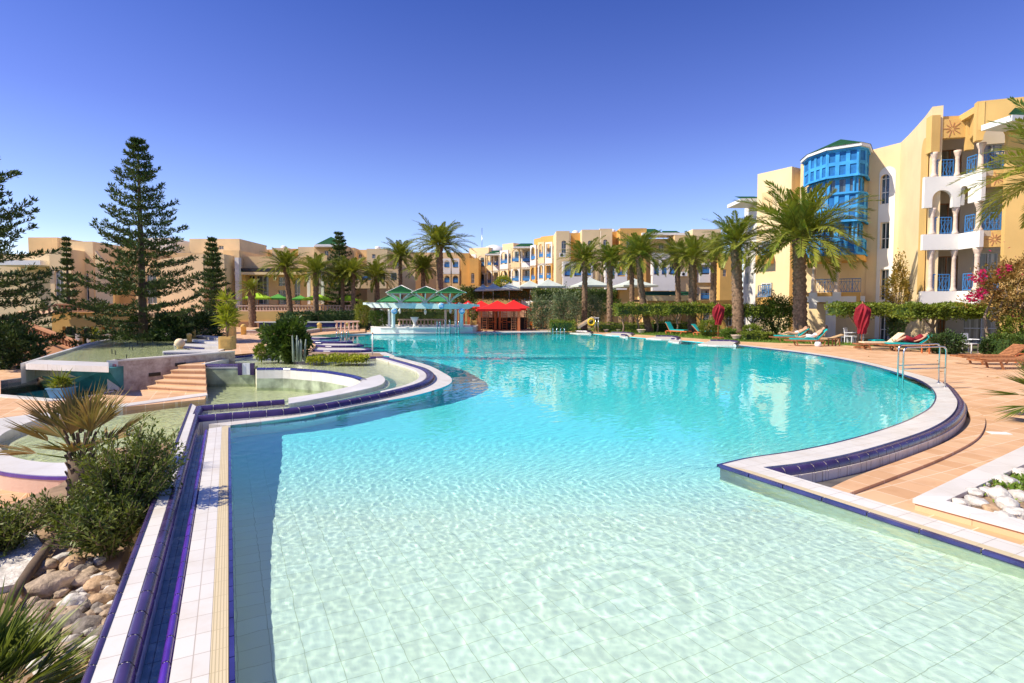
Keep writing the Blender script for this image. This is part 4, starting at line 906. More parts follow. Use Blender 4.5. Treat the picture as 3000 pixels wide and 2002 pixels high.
# building B : centre right
B_=thing('hotel_block','cream and orange four storey hotel block behind the row of palms at centre right','building')
d=74
block(B_,1629,1668,677,d,mat='cream',holes=[(1645,1659,705,745,True),(1650,1662,860,880)])
block(B_,1668,1706,683,d+1.5,mat='orange')
block(B_,1704,1757,673,d-.5,mat='cream',holes=[(1722,1735,705,740,True)])
block(B_,1756,1792,670,d-.5,mat='cream',holes=[(1767,1780,702,740,True)])
block(B_,1790,1818,679,d+1.5,mat='orange')
block(B_,1815,1892,669,d-1,mat='orange',holes=[(1835,1850,700,740,True),(1862,1876,700,735)])
block(B_,1885,2050,700,d+1,mat='cream',holes=[(1930,1945,715,738),(1960,1975,715,738)])
f=block(B_,1974,2026,690,d-2,mat='tan'); f=block(B_,2026,2108,672,d-1,mat='cream')
for y0,y1,y2 in ((706,732,750),(772,806,829),(842,880,898)): loggia(B_,f,2042,2076,y0,y1,y2,False,'white' if y0<840 else 'cream',1); loggia(B_,f,2080,2106,y0,y1,y2,False,'orange',1)
block(B_,2108,2172,745,d-3,mat='orange',holes=[(2118,2128,790,810)])
f=Fac(1629,d-.6,1735,d-.6); 
for y0,y1,y2 in ((768,812,846),): loggia(B_,f,1648,1733,y0,y1,y2,True,'white',3)
f=Fac(1760,d-.9,1835,d-.9); loggia(B_,f,1770,1833,768,812,850,True,'white',2)
f=Fac(1895,d-1.5,1985,d-1.5); loggia(B_,f,1907,1975,756,807,853,True,'white',3)
MB().mat('white').wall((f.at(f.uz(1907,700)[0],0,.9).x,f.at(0,0,.9).y),(f.at(f.uz(1975,700)[0],0,.9).x,f.at(0,0,.9).y),Z(756,d-2),Z(742,d-2),th=.25).build('white_balcony_crown',B_)
b=MB().mat('greenroof'); 
for x0,x1,y in ((1882,1945,684),(1940,2010,690)):
    p=V(x0,y,d-1); q=V(x1,y,d-1); b.add([p,q,q+Vector((-.4,3,1.0)),p+Vector((.8,3,1.0))],[(0,1,2,3)])
b.build('green_roof',B_); MB().mat('whitep').box((X(1945,d-1),d,Z(687,d-1)),(6.2,3,.3)).build('roof_eave',B_)
# low arcade building in front with green roof
LA=thing('arcade_building','low arcade building with green tiled roof edge and pale columns behind the clipped trees','building')
d=56
f=block(LA,1888,2040,868,d,mat='tan',depth=6,holes=[(1900+k*24,1918+k*24,898,956) for k in range(5)],win=False,zb=-.2)
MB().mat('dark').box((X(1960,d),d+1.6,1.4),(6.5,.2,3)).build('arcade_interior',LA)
p=V(1880,866,d-1.2); q=V(2048,866,d-1.2); b=MB().mat('greenroof'); b.add([p,q,q+Vector((0,1.6,.45)),p+Vector((0,1.6,.45))],[(0,1,2,3)]); b.build('green_roof',LA); MB().mat('cream').box(((p.x+q.x)/2,p.y+.5,p.z-.28),((q-p).x,1.0,.5)).build('cornice',LA)
f=block(LA,1560,1886,885,d+1,mat='tan',depth=5,holes=[(1580+k*30,1602+k*30,903,962) for k in range(10)],win=False,zb=-.2)
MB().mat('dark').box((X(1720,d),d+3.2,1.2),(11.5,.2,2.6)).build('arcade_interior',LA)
f=block(LA,2040,2215,880,d-2,mat='orange',depth=5,holes=[(2060+k*34,2078+k*34,900,956) for k in range(4)],zb=-.2)
# building A : stepped block far centre
A_=thing('stepped_hotel_block','stepped cream hotel block with rows of small blue balconies, far centre','building')
units=[(1377,1432,728,100,'cream'),(1432,1474,745,97,'cream'),(1472,1504,716,93,'cream'),(1502,1566,726,89,'cream'),(1564,1588,701,85,'orange'),(1584,1631,694,81,'orange')]
for i,(x0,x1,yt,d,mt) in enumerate(units):
    f=block(A_,x0,x1,yt,d,mat=mt,depth=9,d2=d-2)
    sc_=(81/d)
    rows=[Z(0,1)] 
    for zf in (9.2,6.1,3.0):
        yr=HZ-(zf-H)*F/d; yo=yr-2.35*F/d; yp=yr+1.05*F/d; w=x1-x0
        if w>40: loggia(A_,f,x0+3,x0+w*.45,yo,yr,yp,True,'white' if (i+int(zf))%2 else 'cream',1); loggia(A_,f,x0+w*.52,x1-3,yo,yr,yp,(i%2==0),'white' if (i+int(zf))%2==0 else mt,1)
        else: loggia(A_,f,x0+4,x1-4,yo,yr,yp,True,'white' if int(zf)%2 else mt,1)
for x0,x1,y,d in ((1424,1474,745,96),(1506,1566,724,88)):
    p=V(x0-2,y,d-1.5); q=V(x1+1,y,d-2.5); b=MB().mat('greenroof'); b.add([p,q,q+Vector((-.3,3,.9)),p+Vector((1.2,3,.9))],[(0,1,2,3)]); b.build('green_roof',A_); MB().mat('whitep').box(((p.x+q.x)/2,p.y,p.z-.15),((q-p).x,2,.25)).build('roof_eave',A_)
MB().mat('whitep').lathe([(2.3,0),(2.2,.5),(1.6,1.1),(.6,1.5),(.01,1.6)],(X(1445,98),101,Z(740,99)),14).build('white_dome',A_)
MB().mat('steel').tube([V(1412,790,104),V(1412,668,104)],.05,5).build('roof_mast',A_)
# connecting block behind bar
K_=thing('orange_hotel_block','orange walled hotel block between the tall palm and the stepped block','building')
f=block(K_,1215,1352,740,92,mat='tan',holes=[(1225,1235,770,790)],depth=8); 
for (x0,x1) in ((1300,1322),(1325,1347)):
    for y1 in (787,832): loggia(K_,f,x0,x1,y1-28,y1,y1+18,True,'white' if y1<800 else 'tan',1)
block(K_,1352,1376,742,91,mat='orange',depth=9); block(K_,1374,1400,728,101,mat='white',depth=9); block(K_,1376,1402,757,90,mat='orange',depth=9,holes=[(1380,1390,800,830,True)])
b=block(K_,1340,1500,838,84,mat='yellow',depth=5)
# left-centre row behind palms
C_=thing('tan_hotel_row','long tan hotel row with stepped parapets and green hip roofed pavilion behind the left palms','building')
for x0,x1,yt,d,mt,hl in [(700,728,735,86,'orange',[]),(728,772,729,84,'cream',[(735,748,748,758)]),(770,800,731,86,'tan',[]),(800,848,727,84,'cream',[]),(846,876,729,86,'orange',[]),(876,925,724,84,'cream',[]),(923,1016,720,82,'tan',[(950,962,735,750)]),(1014,1040,726,84,'tan',[]),(1040,1078,732,86,'tan',[(1050,1060,745,757)]),(1076,1136,729,84,'cream',[(1090,1100,745,757)]),(1134,1218,740,86,'tan',[(1160,1170,760,780)])]:
    block(C_,x0,x1,yt,d,mat=mt,holes=hl,depth=9)
f=Fac(1020,81,1140,81)
for k,(x0,x1) in enumerate(((1025,1060),(1062,1096),(1100,1136),(1140,1170))): loggia(C_,f,x0,x1,790,825,846,True,'tan' if k%2 else 'cream',1,rail=(k==1))
p=[V(x,y,dd) for x,y,dd in ((925,716,80),(1017,716,80),(1012,716,86),(930,716,86))]; ap=V(970,694,83)
MB().mat('greenroof').add(p+[ap],[(0,1,4),(1,2,4),(2,3,4),(3,0,4)]).build('green_roof',C_); MB().mat('whitep').prism([(q.x*1.005,q.y) for q in p],p[0].z-.35,p[0].z-.01).build('roof_eave',C_)
# ---------------------------------------------------------------- lobby building at left
LB=thing('lobby_building','tan two level lobby building with arched niche and long recessed glass front at the left','building')
d=64
f=block(LB,658,704,734,d-1,mat='tan',depth=9,holes=[(677,698,800,892,True)],zb=-1,win=False); MB().mat('white').box((X(659,d-1.1),d-1.4,3.2),(.5,.6,9)).build('white_corner_pilaster',LB); MB().mat('white').box((X(704,d-1.1),d-1.4,3.2),(.45,.6,9)).build('white_corner_pilaster',LB)
h=f.hole(677,698,800,892); MB().mat('tan').box(f.at((h[0]+h[1])/2,(h[2]+h[3])/2,-1.0),(1.6,.3,5),f.ang).build('niche_back',LB)
f=block(LB,704,908,752,d,mat='tan',depth=9,zb=Z(786,d))
p=f.at(f.L/2,Z(793,d),.6); MB().mat('blackm').box(p,(f.L,1.2,.35),f.ang).build('dark_roof_edge',LB); MB().mat('cream').box(f.at(f.L/2,Z(803,d),.75),(f.L,1.0,.3),f.ang).build('cornice',LB)
fg=Fac(704,d+1.2,908,d+1.2); hl=[fg.hole(*h) for h in ((728,748,808,892),(752,788,808,892),(815,840,812,838),(815,840,850,892),(862,880,815,892))]
facade(fg,LB,-1,Z(786,d),hl,mat='tan',name='recessed_wall')
f=block(LB,900,960,748,d-2,mat='tan',depth=9,holes=[(930,945,812,890,True)],zb=-1)
for px in (908,935,948): MB().mat('white').box((X(px,d-2.3),d-2.5,Z(845,d-2)),(.3,.3,3.6)).build('white_pilaster',LB)
block(LB,560,706,700,d+12,mat='cream',depth=8,holes=[(640,655,720,731)]); block(LB,500,660,741,d+8,mat='tan',depth=6)
# left stretch
f=block(LB,400,560,762,d-4,mat='tan',depth=8,holes=[(430,460,805,890),(500,530,800,890,True)],zb=-1); block(LB,596,660,745,d-3,mat='cream',depth=8,holes=[(612,636,800,890,True)],zb=-1)
LC=thing('gabled_hotel_wing','peach hotel wing with sloping parapets and pale arched porches behind the left pines','building')
f=block(LC,276,402,722,66,mat='tan',depth=8,zb=-1,holes=[(300,322,800,890),(335,350,760,820)])
f=block(LC,210,278,708,62,mat='cream',depth=8,zb=-1,holes=[(244,262,798,880,True)]); f=block(LC,150,212,731,60,mat='cream',depth=8,zb=-1,holes=[(162,188,790,880,True)])
block(LC,90,175,696,70,mat='tan',depth=8,zb=-1); block(LC,-60,152,745,63,mat='cream',depth=8,zb=-1,holes=[(100,115,795,880),(120,135,795,880),(60,80,795,880)])
MB().mat('whitep').box((X(100,62),61,Z(775,62)),(6,3,.5)).build('porch_eave',LC); block(LC,424,505,697,74,mat='white',depth=8)
# sloping gables as wedge parapets
for (xa,ya,xb,yb,dd) in ((278,735,330,800,61.5),(60,770,150,738,62.5),(470,760,595,745,58)):
    f=Fac(xa,dd,xb,dd); MB().mat('cream').wall((f.A.x,f.A.y),(f.B.x,f.B.y),-1,0,[],.3,top=[(0,-1),(f.L,-1),f.uz(xb,yb),f.uz(xa,ya)]).build('sloping_parapet',LC)
# ---------------------------------------------------------------- balustrades
def balustrade(p,q,h,label,group=None,mat='pink',n=None,name='balustrade'):
    p=Vector(p); q=Vector(q); L=(q-p).length; u=(q-p)/L; ang=math.atan2(u.y,u.x); sl=math.asin(u.z)
    t=thing(name,label,'balustrade',(0,0,0),0,group)
    M=(p+q)/2; b=MB().mat(mat); b.box(M+Vector((0,0,h-.06)),(L,.26,.12),ang,ry=-sl); b.build('handrail',t)
    b=MB().mat(mat); b.box(M+Vector((0,0,.05)),(L,.28,.12),ang,ry=-sl); b.build('base_rail',t)
    n=n or max(2,int(L/.32)); pr=[(.07,0),(.07,.06),(.04,.12),(.10,.35),(.045,.62),(.06,.7),(.06,.76)]
    b=MB().mat(mat)
    for k in range(n):
        c=p.lerp(q,(k+.5)/n); b.lathe([(r*1.1,z*(h-.12)/.76+.08) for r,z in pr],(c.x,c.y,c.z),6)
    b.build('balusters',t)
    return t
d=58
balustrade((X(696,d),d,Z(912,d)),(X(1035,d),d,Z(912,d)),.62,'long pink balustrade of the left terrace in front of the lobby building')
tw2=thing('terrace_wall','plain orange retaining wall under the long left terrace balustrade','wall'); MB().mat('yellow').box(((X(700,d)+X(1035,d))/2,d,-.2),(X(1035,d)-X(690,d),.5,2*(Z(913,d)+.2)),0).build('wall_face',tw2); MB().mat('terracotta').box((X(750,d),d-.3,.2),(3.4,.2,.8)).build('dark_opening',tw2)
struct(MB().mat('deck').prism([(X(560,d),d),(X(1040,d),d),(X(1040,66),66),(X(560,66),66)],-.5,Z(913,d)-.02).build('lobby_terrace'))
d=46
balustrade((X(980,d),d,.15),(X(1052,d),d,.15),.85,'short pink balustrade left of the yellow planter near the bar',group='pink balustrades near the bar')
balustrade((X(1165,50),50,.1),(X(1300,50),50,.1),.95,'pink balustrade behind the poolside bar pergola',group='pink balustrades near the bar')
d=40
balustrade((X(168,d),d,Z(915,d)),(X(385,d),d,Z(915,d)),.62,'terracotta balustrade of the upper terrace above the orange colonnade at left',mat='terracotta')
balustrade((X(0,38),38,Z(958,38)),(X(168,d),d,Z(915,d)),.62,'rising terracotta stair balustrade at far left frame edge',mat='terracotta')
balustrade((X(40,34),34,Z(960,34)),(X(222,31),31,Z(1032,31)),.62,'descending terracotta stair balustrade beside the raised green pool',mat='terracotta')
balustrade((X(480,38),38,Z(957,38)),(X(540,38),38,Z(957,38)),.6,'short terracotta balustrade half hidden behind dark shrubs',mat='terracotta')
cw=thing('orange_colonnade','orange colonnade with pale square pillars under the left terrace','colonnade')
f=Fac(150,40.3,400,40.3); hl=[f.hole(185,224,957,1022),f.hole(238,262,957,1022),f.hole(268,290,957,1022),f.hole(300,314,957,1022),f.hole(322,338,957,1022)]
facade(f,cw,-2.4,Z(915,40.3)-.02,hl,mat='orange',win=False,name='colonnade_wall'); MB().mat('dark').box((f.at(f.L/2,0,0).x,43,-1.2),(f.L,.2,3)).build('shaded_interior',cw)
for px in (231,264,295,318,343): MB().mat('column').box((X(px,40),39.9,-1.1),(.3,.3,2.6)).build('pillar',cw)
struct(MB().mat('deck').prism([(X(150,40.4),40.6),(X(560,40.4),40.6),(X(560,56),58),(X(0,56),58)],Z(917,40)-.3,Z(917,40)).build('upper_left_terrace'))
st_=thing('terrace_stairs','orange stair flank with steps below the descending stair balustrade','stairs')
b=MB().mat('terracotta'); a=Vector((X(40,34),34,Z(962,34))); c=Vector((X(222,31),31,Z(1034,31))); b.add([a,c,Vector((c.x,c.y,-2.4)),Vector((a.x,a.y,-2.4)),a+Vector((0,1.2,0)),c+Vector((0,1.2,0)),Vector((c.x,c.y+1.2,-2.4)),Vector((a.x,a.y+1.2,-2.4))],[(0,3,2,1),(4,5,6,7),(0,1,5,4),(1,2,6,5),(0,4,7,3)]); b.build('stair_flank',st_)

# ---- small facade details
def ac_unit(f,u,z,parent,label=None):
    b=MB().mat('whitep'); b.box(f.at(u,z,.2),(.8,.32,.55),f.ang); o=b.build('air_conditioner',parent); MB().mat('blackm').tube([f.at(u-.12,z,.37),f.at(u-.12,z,.385)],.2,12).build('fan_grille',o)
for f_,u,z in ((Fac(1629,73.4,1668,73.4),.8,9.0),(Fac(1974,71.9,2026,71.9),1.2,6.4),(Fac(1974,71.9,2026,71.9),1.2,9.6)): ac_unit(f_,u,z,B_)
for px,d_,y0 in ((1668,74.6,682),(1757,73.4,676),(2026,71.8,692)):
    MB().mat('shadewall').tube([V(px+3,y0,d_-.5),Vector((V(px+3,y0,d_-.5).x,d_-.5,0))],.06,6).build('drainpipe',B_)
for px,y0,d_ in ((1690,683,76),(1800,679,76),(1560,726,90),(820,727,86),(1100,729,86)):
    p=V(px,y0,d_); rt=thing('roof_water_tank','small pale rooftop tank on the hotel roofs, %s'%{1690:'above the orange recess of the right block',1800:'right of the twin cream piers',1560:'over the stepped block',820:'over the left row',1100:'right of the green pavilion'}[px],'tank',(p.x,p.y+1.5,p.z),0,'roof tanks'); MB().mat('whitep').lathe([(.45,-.4),(.45,.35),(.3,.5),(.05,.55)],(0,0,0),10).build('tank_body',rt)
# ================================================================ vegetation
def frond_arrays(n_f,L,rng,ang0=80,ang1=-14,leafn=34,ll=.42,droop=.95,w=.05,base_r=.12,stiff=.5):
    """returns leaf quads and rachis tubes of a feather palm crown at origin"""
    Q=[];tb=[]
    for i in range(n_f):
        t=i/(n_f-1); az=i*2.39996+rng.random()*.3; el=R(ang0+(ang1-ang0)*t**.95+rng.normal()*5); l=L*(.82+.25*rng.random())*(1 if t<.8 else .92)*(0.75 if t<.12 else 1)
        pts=[];p=np.array([math.cos(az)*base_r,math.sin(az)*base_r,0.0]);e=el;K=9
        bend=R(58+25*rng.random())*droop*(1.0 if el<R(60) else .75)
        for k in range(K+1):
            pts.append(p.copy()); e2=e-bend*((k/K)**1.3)*.9; p=p+np.array([math.cos(az)*math.cos(e2),math.sin(az)*math.cos(e2),math.sin(e2)])*l/K
        pts=np.array(pts); tb.append(pts)
        s=np.array([-math.sin(az),math.cos(az),0])
        tw=rng.normal()*.35
        for k in range(leafn):
            u=.14+.86*(k+.5)/leafn; x=u*K; a=int(min(x,K-1)); c=pts[a]+(pts[a+1]-pts[a])*(x-a); T=pts[a+1]-pts[a]; T=T/np.linalg.norm(T); N=np.cross(T,s); N/=np.linalg.norm(N)
            if N[2]<0: N=-N
            le=ll*math.sin(PI*(u*.86+.1))**.6*(.85+.3*rng.random())
            for sg in (-1,1):
                S=s*math.cos(tw)+N*math.sin(tw)*1.0
                d=T*(.62+.5*u)+S*sg*(.85-.3*u)+N*(.28+.12*rng.normal()); d/=np.linalg.norm(d); d[2]-=.12; wv=np.cross(d,N); wv/=np.linalg.norm(wv); ww=w*(.8+.4*rng.random())
                Q.append((c-wv*ww*.35,c+d*le*.5-wv*ww*.5,c+d*le,c+d*le*.45+wv*ww*.5))
    return np.array(Q),tb
def trunk_mb(h,r0,r1,lean=(0,0),bmat='bark',n=9,swell=.15,curve=0.0):
    b=MB().mat(bmat); pts=[];rs=[];K=max(10,int(h*5))
    for k in range(K+1):
        t=k/K; q=(1-(1-t)**2) if curve>0 else t
        pts.append((lean[0]*q,lean[1]*q,h*t)); r=r0+(r1-r0)*t
        if t<.12: r*=1+swell*(1-t/.12)
        r*=1+(.13 if k%2 else -.07)
        rs.append(r)
    b.tube(pts,rs,n)
    # old leaf bases
    rng=random.Random(int(h*100))
    top=Vector(pts[-1])
    for k in range(34):
        a=k*2.4; z=-.02-.55*(k/34); p=top+Vector((math.cos(a)*r1*.95,math.sin(a)*r1*.95,z)); b.box(p,(.09,.07,.26),a,ry=.55)
    # bark scales
    m=int(h*16)
    for k in range(m):
        t=(k+.5)/m; a=k*2.399; q=(1-(1-t)**2) if curve>0 else t; r=(r0+(r1-r0)*t)*.98; b.box((lean[0]*q+math.cos(a)*r,lean[1]*q+math.sin(a)*r,h*t),(.05,.12,.10),a,ry=.35)
    return b
def palm_proto(seed,L,n_f=62,r=.2,rt=.17,**k):
    rng=np.random.default_rng(seed); Q,tb=frond_arrays(n_f,L,rng,**k)
    return Q,tb
def make_palm(label,x,y,z,h,L,seed,r0=.2,r1=.16,lean=(0,0),curve=0.0,n_f=60,protos={},group='date palms round the pool',name='palm_tree',**k):
    t=thing(name,label,'palm tree',(x,y,z),0,group)
    trunk_mb(h,r0,r1,lean,curve=curve).build('trunk',t)
    key=(seed,n_f)
    if key not in protos:
        Q,tb=palm_proto(seed,1.0,n_f=n_f,ll=.19,w=.020,leafn=36,base_r=.04,**k); o=np_mesh('crown',Q.reshape(-1,3),4,'palm'); b=MB().mat('palm')
        for p in tb: b.tube([tuple(v) for v in p],[.0085*(1-.8*i/len(p)) for i in range(len(p))],4,False)
        me2=b.build('x').data; bpy.data.objects.remove(bpy.data.objects[-1] if False else [o_ for o_ in COL.objects if o_.data==me2][0])
        protos[key]=(o.data,me2); bpy.data.objects.remove(o)
    m1,m2=protos[key]; top=Vector((lean[0],lean[1],h))
    c=bpy.data.objects.new('crown',m1); COL.objects.link(c); c.parent=t; c.location=top; c.scale=(L,L,L); c.rotation_euler=(0,0,seed*1.3+x)
    c2=bpy.data.objects.new('frond_stalks',m2); COL.objects.link(c2); c2.parent=c
    return t
def palm_px(label,cx,cy,bx,by,rpx,d,seed,tw=None,zb=0.0,**k):
    """crown centre pixel, trunk base pixel column, frond radius in pixels, distance"""
    seed=1+(int(cx)%6); c=V(cx,cy,d); b=V(bx,HZ,d); h=c.z-zb; L=rpx/F*d*1.10; r=(tw or 14)/F*d/2
    return make_palm(label,b.x,d,zb,h,L,seed,r0=r*1.08,r1=r*.9,lean=(c.x-b.x,0),**k)
palm_px('short stocky date palm leftmost of the palms before the lobby building',736,850,740,945,46,54,1,tw=20,zb=-.3,n_f=44)
palm_px('date palm with slightly curved dark trunk right of the lime parasol by the lobby',838,784,854,925,74,56,2,tw=15)
palm_px('date palm standing in front of the second lime parasol',927,801,923,940,72,54,3,tw=16)
palm_px('slender date palm left in the pair before the third lime parasol',1004,806,1003,930,56,56,1,tw=11)
palm_px('slender date palm right in the pair before the third lime parasol',1034,801,1036,930,64,55,2,tw=12)
palm_px('date palm with bushy drooping crown left of the bar roofs',1104,812,1105,930,66,58,3,tw=15)
palm_px('date palm rising above the roofline left of the tallest far palm',1172,752,1175,900,64,64,1,tw=11)
palm_px('date palm with crown just below left of the tallest far palm',1240,790,1240,900,62,62,2,tw=13)
palm_px('tallest far palm with wide arching crown against the sky, above bar',1288,722,1289,900,98,60,3,tw=20)
palm_px('date palm just right of the water slide in front of olive trees',1714,766,1712,940,82,50,1,tw=16)
palm_px('straight rough barked palm second in the centre right row',1786,768,1788,962,74,48,2,tw=17)
palm_px('dark slim palm half hidden left of the palm with the bent trunk',1851,764,1852,940,60,55,3,tw=14)
palm_px('palm with bent leaning trunk beside the round stone pot',1874,752,1905,968,92,46,1,tw=19,curve=1)
palm_px('thin palm behind teal cushions between two thick trunks',1983,752,1991,945,72,54,2,tw=15)
palm_px('thick straight palm behind the two empty teal cushioned loungers',2031,758,2028,972,88,45,3,tw=23)
palm_px('tall palm behind closed dark red parasol near centre right',2092,742,2089,945,74,50,1,tw=17)
palm_px('large palm with thick dark trunk near the right hand pool corner',2156,716,2166,992,112,37.5,2,tw=30)
palm_px('largest palm with broad crown in front of the blue timber bay',2341,700,2346,975,190,35,3,tw=36,n_f=72)
p_=make_palm('palm at the right frame edge with only long arching fronds in view',16.4,16.3,-.1,6.2,2.7,5,r0=.24,r1=.2,n_f=64)
# ---- norfolk pines
def pine(label,px,pytop,pyb,d,rpx,seed,zb=-1.0,whorls=30,blades=11,gap0=.12,name='pine_tree',mat='pine',profile=None,size=1.0,full=True):
    rng=np.random.default_rng(seed); top=V(px,pytop,d).z; h=top-zb; x=X(px,d); t=thing(name,label,'pine tree',(x,d,zb),0,'araucaria pines at the left')
    b=MB().mat('pinebark'); b.tube([(0,0,0),(0.0,0,h*.5),(0,0,h)],[.018*h+.03,.011*h+.02,.015],8); b.build('trunk',t)
    Rm=rpx/F*d; P=[];D=[];br=MB().mat('pinebark')
    for i in range(whorls):
        t_=gap0+(1-gap0)*(i+.3)/whorls; z=h*(t_+rng.normal()*.006); u=1-t_
        prof=(profile or (lambda u:min(1,u*1.35+.10)))(u)
        nb=int(rng.integers(6,9)) if full else int(rng.integers(5,7)); a0=rng.random()*6.28
        for j in range(nb):
            az=a0+2*PI*j/nb+rng.normal()*.12; l=Rm*prof*(.62+.5*rng.random())*(1 if rng.random()>.07 else .5); el=R(-12+30*(1-u)+rng.normal()*4) if u>.3 else R(5+12*rng.random()); K=7; p=np.array([0,0,z]);pts=[p]; e=el
            for k in range(K):
                e=el+R(34)*(k/K)**1.3; p=p+np.array([math.cos(az)*math.cos(e),math.sin(az)*math.cos(e),math.sin(e)])*l/K; pts.append(p)
            pts=np.array(pts); br.tube([tuple(v) for v in pts],[.012*h*.16+.008]+[.012]*(K-1)+[.006],4,False)
            nt_=max(4,int(l*3.6*size)); s=np.array([-math.sin(az),math.cos(az),0])
            for k in range(nt_):
                uu=.22+.78*(k+rng.random()*.5)/nt_; xx=uu*K; a=min(int(xx),K-1); c=pts[a]+(pts[a+1]-pts[a])*(xx-a); side=(l*.15*(1.05-uu)+.05)
                for sg in (-1,0,1):
                    if sg and rng.random()<.15: continue
                    T=pts[a+1]-pts[a]; T/=np.linalg.norm(T); q=c+s*sg*side*(.6+.6*rng.random()); m=blades
                    dd=T*.5+s*sg*.55; dirs=rng.normal(size=(m,3))*.55+dd+np.array([0,0,.55]); P.append(np.repeat(q[None],m,0)+rng.normal(size=(m,3))*.035*size); D.append(dirs)
    P=np.concatenate(P);D=np.concatenate(D); leaf_mesh('crown',P,D,.22*size**.5 if h>6 else .17,.26,mat,t); br.build('branches',t)
    return t
pine('tall conical pine with tiered upswept branches in the middle of the left side',418,402,985,31,206,11,zb=-1.3,whorls=25,blades=7,gap0=.12,profile=lambda u:min(1.0,(u*1.28)**.85+.03) if u<.75 else 1.0)
pine('large dark pine cut off by the left frame edge',-78,330,985,25,250,12,zb=-1.3,whorls=23,blades=7,gap0=.08,profile=lambda u:min(1.0,(u*1.5)**.8+.03))
pine('thin young pine with sparse tiers before the peach hotel wing',201,694,880,44,40,13,zb=-1,whorls=15,blades=7,gap0=.3,full=False,size=.9)
pine('young pine between tall conical pine and lobby building',627,694,885,42,62,14,zb=-1,whorls=17,blades=9,gap0=.2,size=.9,profile=lambda u:min(1,u*1.5+.12))
pine('dark pine rising behind the pair of slender palms',996,680,905,60,62,15,zb=0,whorls=20,blades=8,gap0=.15,size=1.0,profile=lambda u:min(1,u*1.6+.15))
# ---- bushes / hedges
def boxleaf(name,label,cat,x0,x1,y0,y1,z0,z1,n,size,mat,group=None,lump=.18,core='darkbush',up=.4,ang=None):
    cx,cy=(x0+x1)/2,(y0+y1)/2; t=thing(name,label,cat,(cx,cy,z0),0,group); w,dp,hh=(x1-x0)/2,(y1-y0)/2,z1-z0
    q=RNG.random((n,3))*2-1; f=RNG.integers(0,5,n)
    ax=np.where(f<2,1,np.where(f<4,2,0)); sg=np.where(RNG.random(n)<.5,-1,1); sg=np.where((ax==2)&(RNG.random(n)<.7),1,sg); sg=np.where((ax==1)&(RNG.random(n)<.8),-1,sg)
    q[np.arange(n),ax]=sg*(.75+.25*RNG.random(n)); D=np.zeros((n,3)); D[np.arange(n),ax]=sg
    P=np.stack([q[:,0]*w,q[:,1]*dp,(q[:,2]+1)/2*hh],1)
    nn=np.array([noise.noise(Vector((p[0]*1.3+cx,p[1]*1.3+cy,p[2]*1.8)))+.5*noise.noise(Vector((p[0]*4+cx,p[1]*4,p[2]*4))) for p in P]); P=P+D*(nn*lump*1.6)[:,None]*min(1,hh)
    leaf_mesh('foliage',P,D+rdir(n,up)*.9,size,.5,mat,t)
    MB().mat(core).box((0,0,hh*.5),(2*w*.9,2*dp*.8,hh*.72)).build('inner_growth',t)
    return t
def flat_tree(px0,px1,py0,py1,d,dep,label,n=2600,mat='hedge',trunks=1,group='clipped flat topped trees along the pool',size=.13,zb=0.0):
    x0,x1=X(px0,d),X(px1,d); z1=Z(py0,d); z0=Z(py1,d)
    t=boxleaf('clipped_tree',label,'tree',x0,x1,d-dep/2,d+dep/2,z0,z1,n,size,mat,group,lump=.22); t.location.z=z0
    for k in range(trunks):
        xx=(x1-x0)*((k+.5)/trunks-.5)+random.uniform(-.2,.2); b=MB().mat('branch')
        b.tube([(xx,0,zb-z0),(xx+.08,0,(zb-z0)*.6),(xx-.05,0,(zb-z0)*.25),(xx+.05,0,.15)],[.09,.07,.07,.05],6)
        for s in (-1,1): b.tube([(xx,0,(zb-z0)*.35),(xx+s*.3,.1,(zb-z0)*.1),(xx+s*.55,0,.15)],[.055,.045,.03],5)
        b.build('trunk',t)
    return t
flat_tree(2436,2600,893,926,31,1.4,'flat clipped tree canopy left of the climbing vine on hotel wall',2600,mat='hedge')
flat_tree(2632,2856,896,932,28,1.8,'bright wide flat clipped tree canopy below the white balconies',5200,mat='hedge')
flat_tree(2172,2300,897,930,38,1.8,'flat clipped tree canopy between large palm and largest palm',2600,trunks=2)
flat_tree(2098,2160,900,928,42,1.6,'small clipped canopy just left of the large thick palm',1500)
flat_tree(1948,2100,892,922,44,1.8,'long clipped canopy behind the thick straight palm',3000,trunks=2)
flat_tree(1800,1952,892,926,45,1.8,'long clipped canopy across the bent leaning palm trunk',3200,trunks=3)
def bpx(name,label,px0,px1,py0,pyb,d,n,size,mat,dep=None,group=None,cat='bush',zb=None,asp=.45,lump=.25,stems=True,up=.3):
    x0,x1=X(px0,d),X(px1,d); zt=Z(py0,d); zb=Z(pyb,d) if zb is None else zb; r=((x1-x0)/2/1.12,(dep or (x1-x0)*.6)/2,(zt-zb)/2/1.08)
    return bush(name,((x0+x1)/2,d,zb),r,n,size,mat,label,cat,asp=asp,lump=lump,group=group,stems=stems,up=up)
bpx('olive_tree','grey green olive tree, leftmost of the group right of red gazebo',1545,1622,862,962,50,4200,.15,'olive',group='olive trees by the pool',cat='olive tree',lump=.5)
bpx('olive_tree','largest grey green olive tree behind the low clipped hedge',1608,1700,842,962,49,6000,.15,'olive',group='olive trees by the pool',cat='olive tree',lump=.5)
bpx('olive_tree','olive tree right of the water slide palm',1690,1768,856,955,51,4200,.15,'olive',group='olive trees by the pool',cat='olive tree',lump=.5)
def hedge(px0,px1,py0,py1,d,dep,label,n,mat='hedge',name='hedge',zb=None,size=.11,group='low hedges'):
    return boxleaf(name,label,'hedge',X(px0,d),X(px1,d),d-dep/2,d+dep/2,Z(py1,d) if zb is None else zb,Z(py0,d),n,size,mat,group)
hedge(1612,1684,941,958,46,1.4,'low clipped hedge left of the water slide',1600,zb=0)
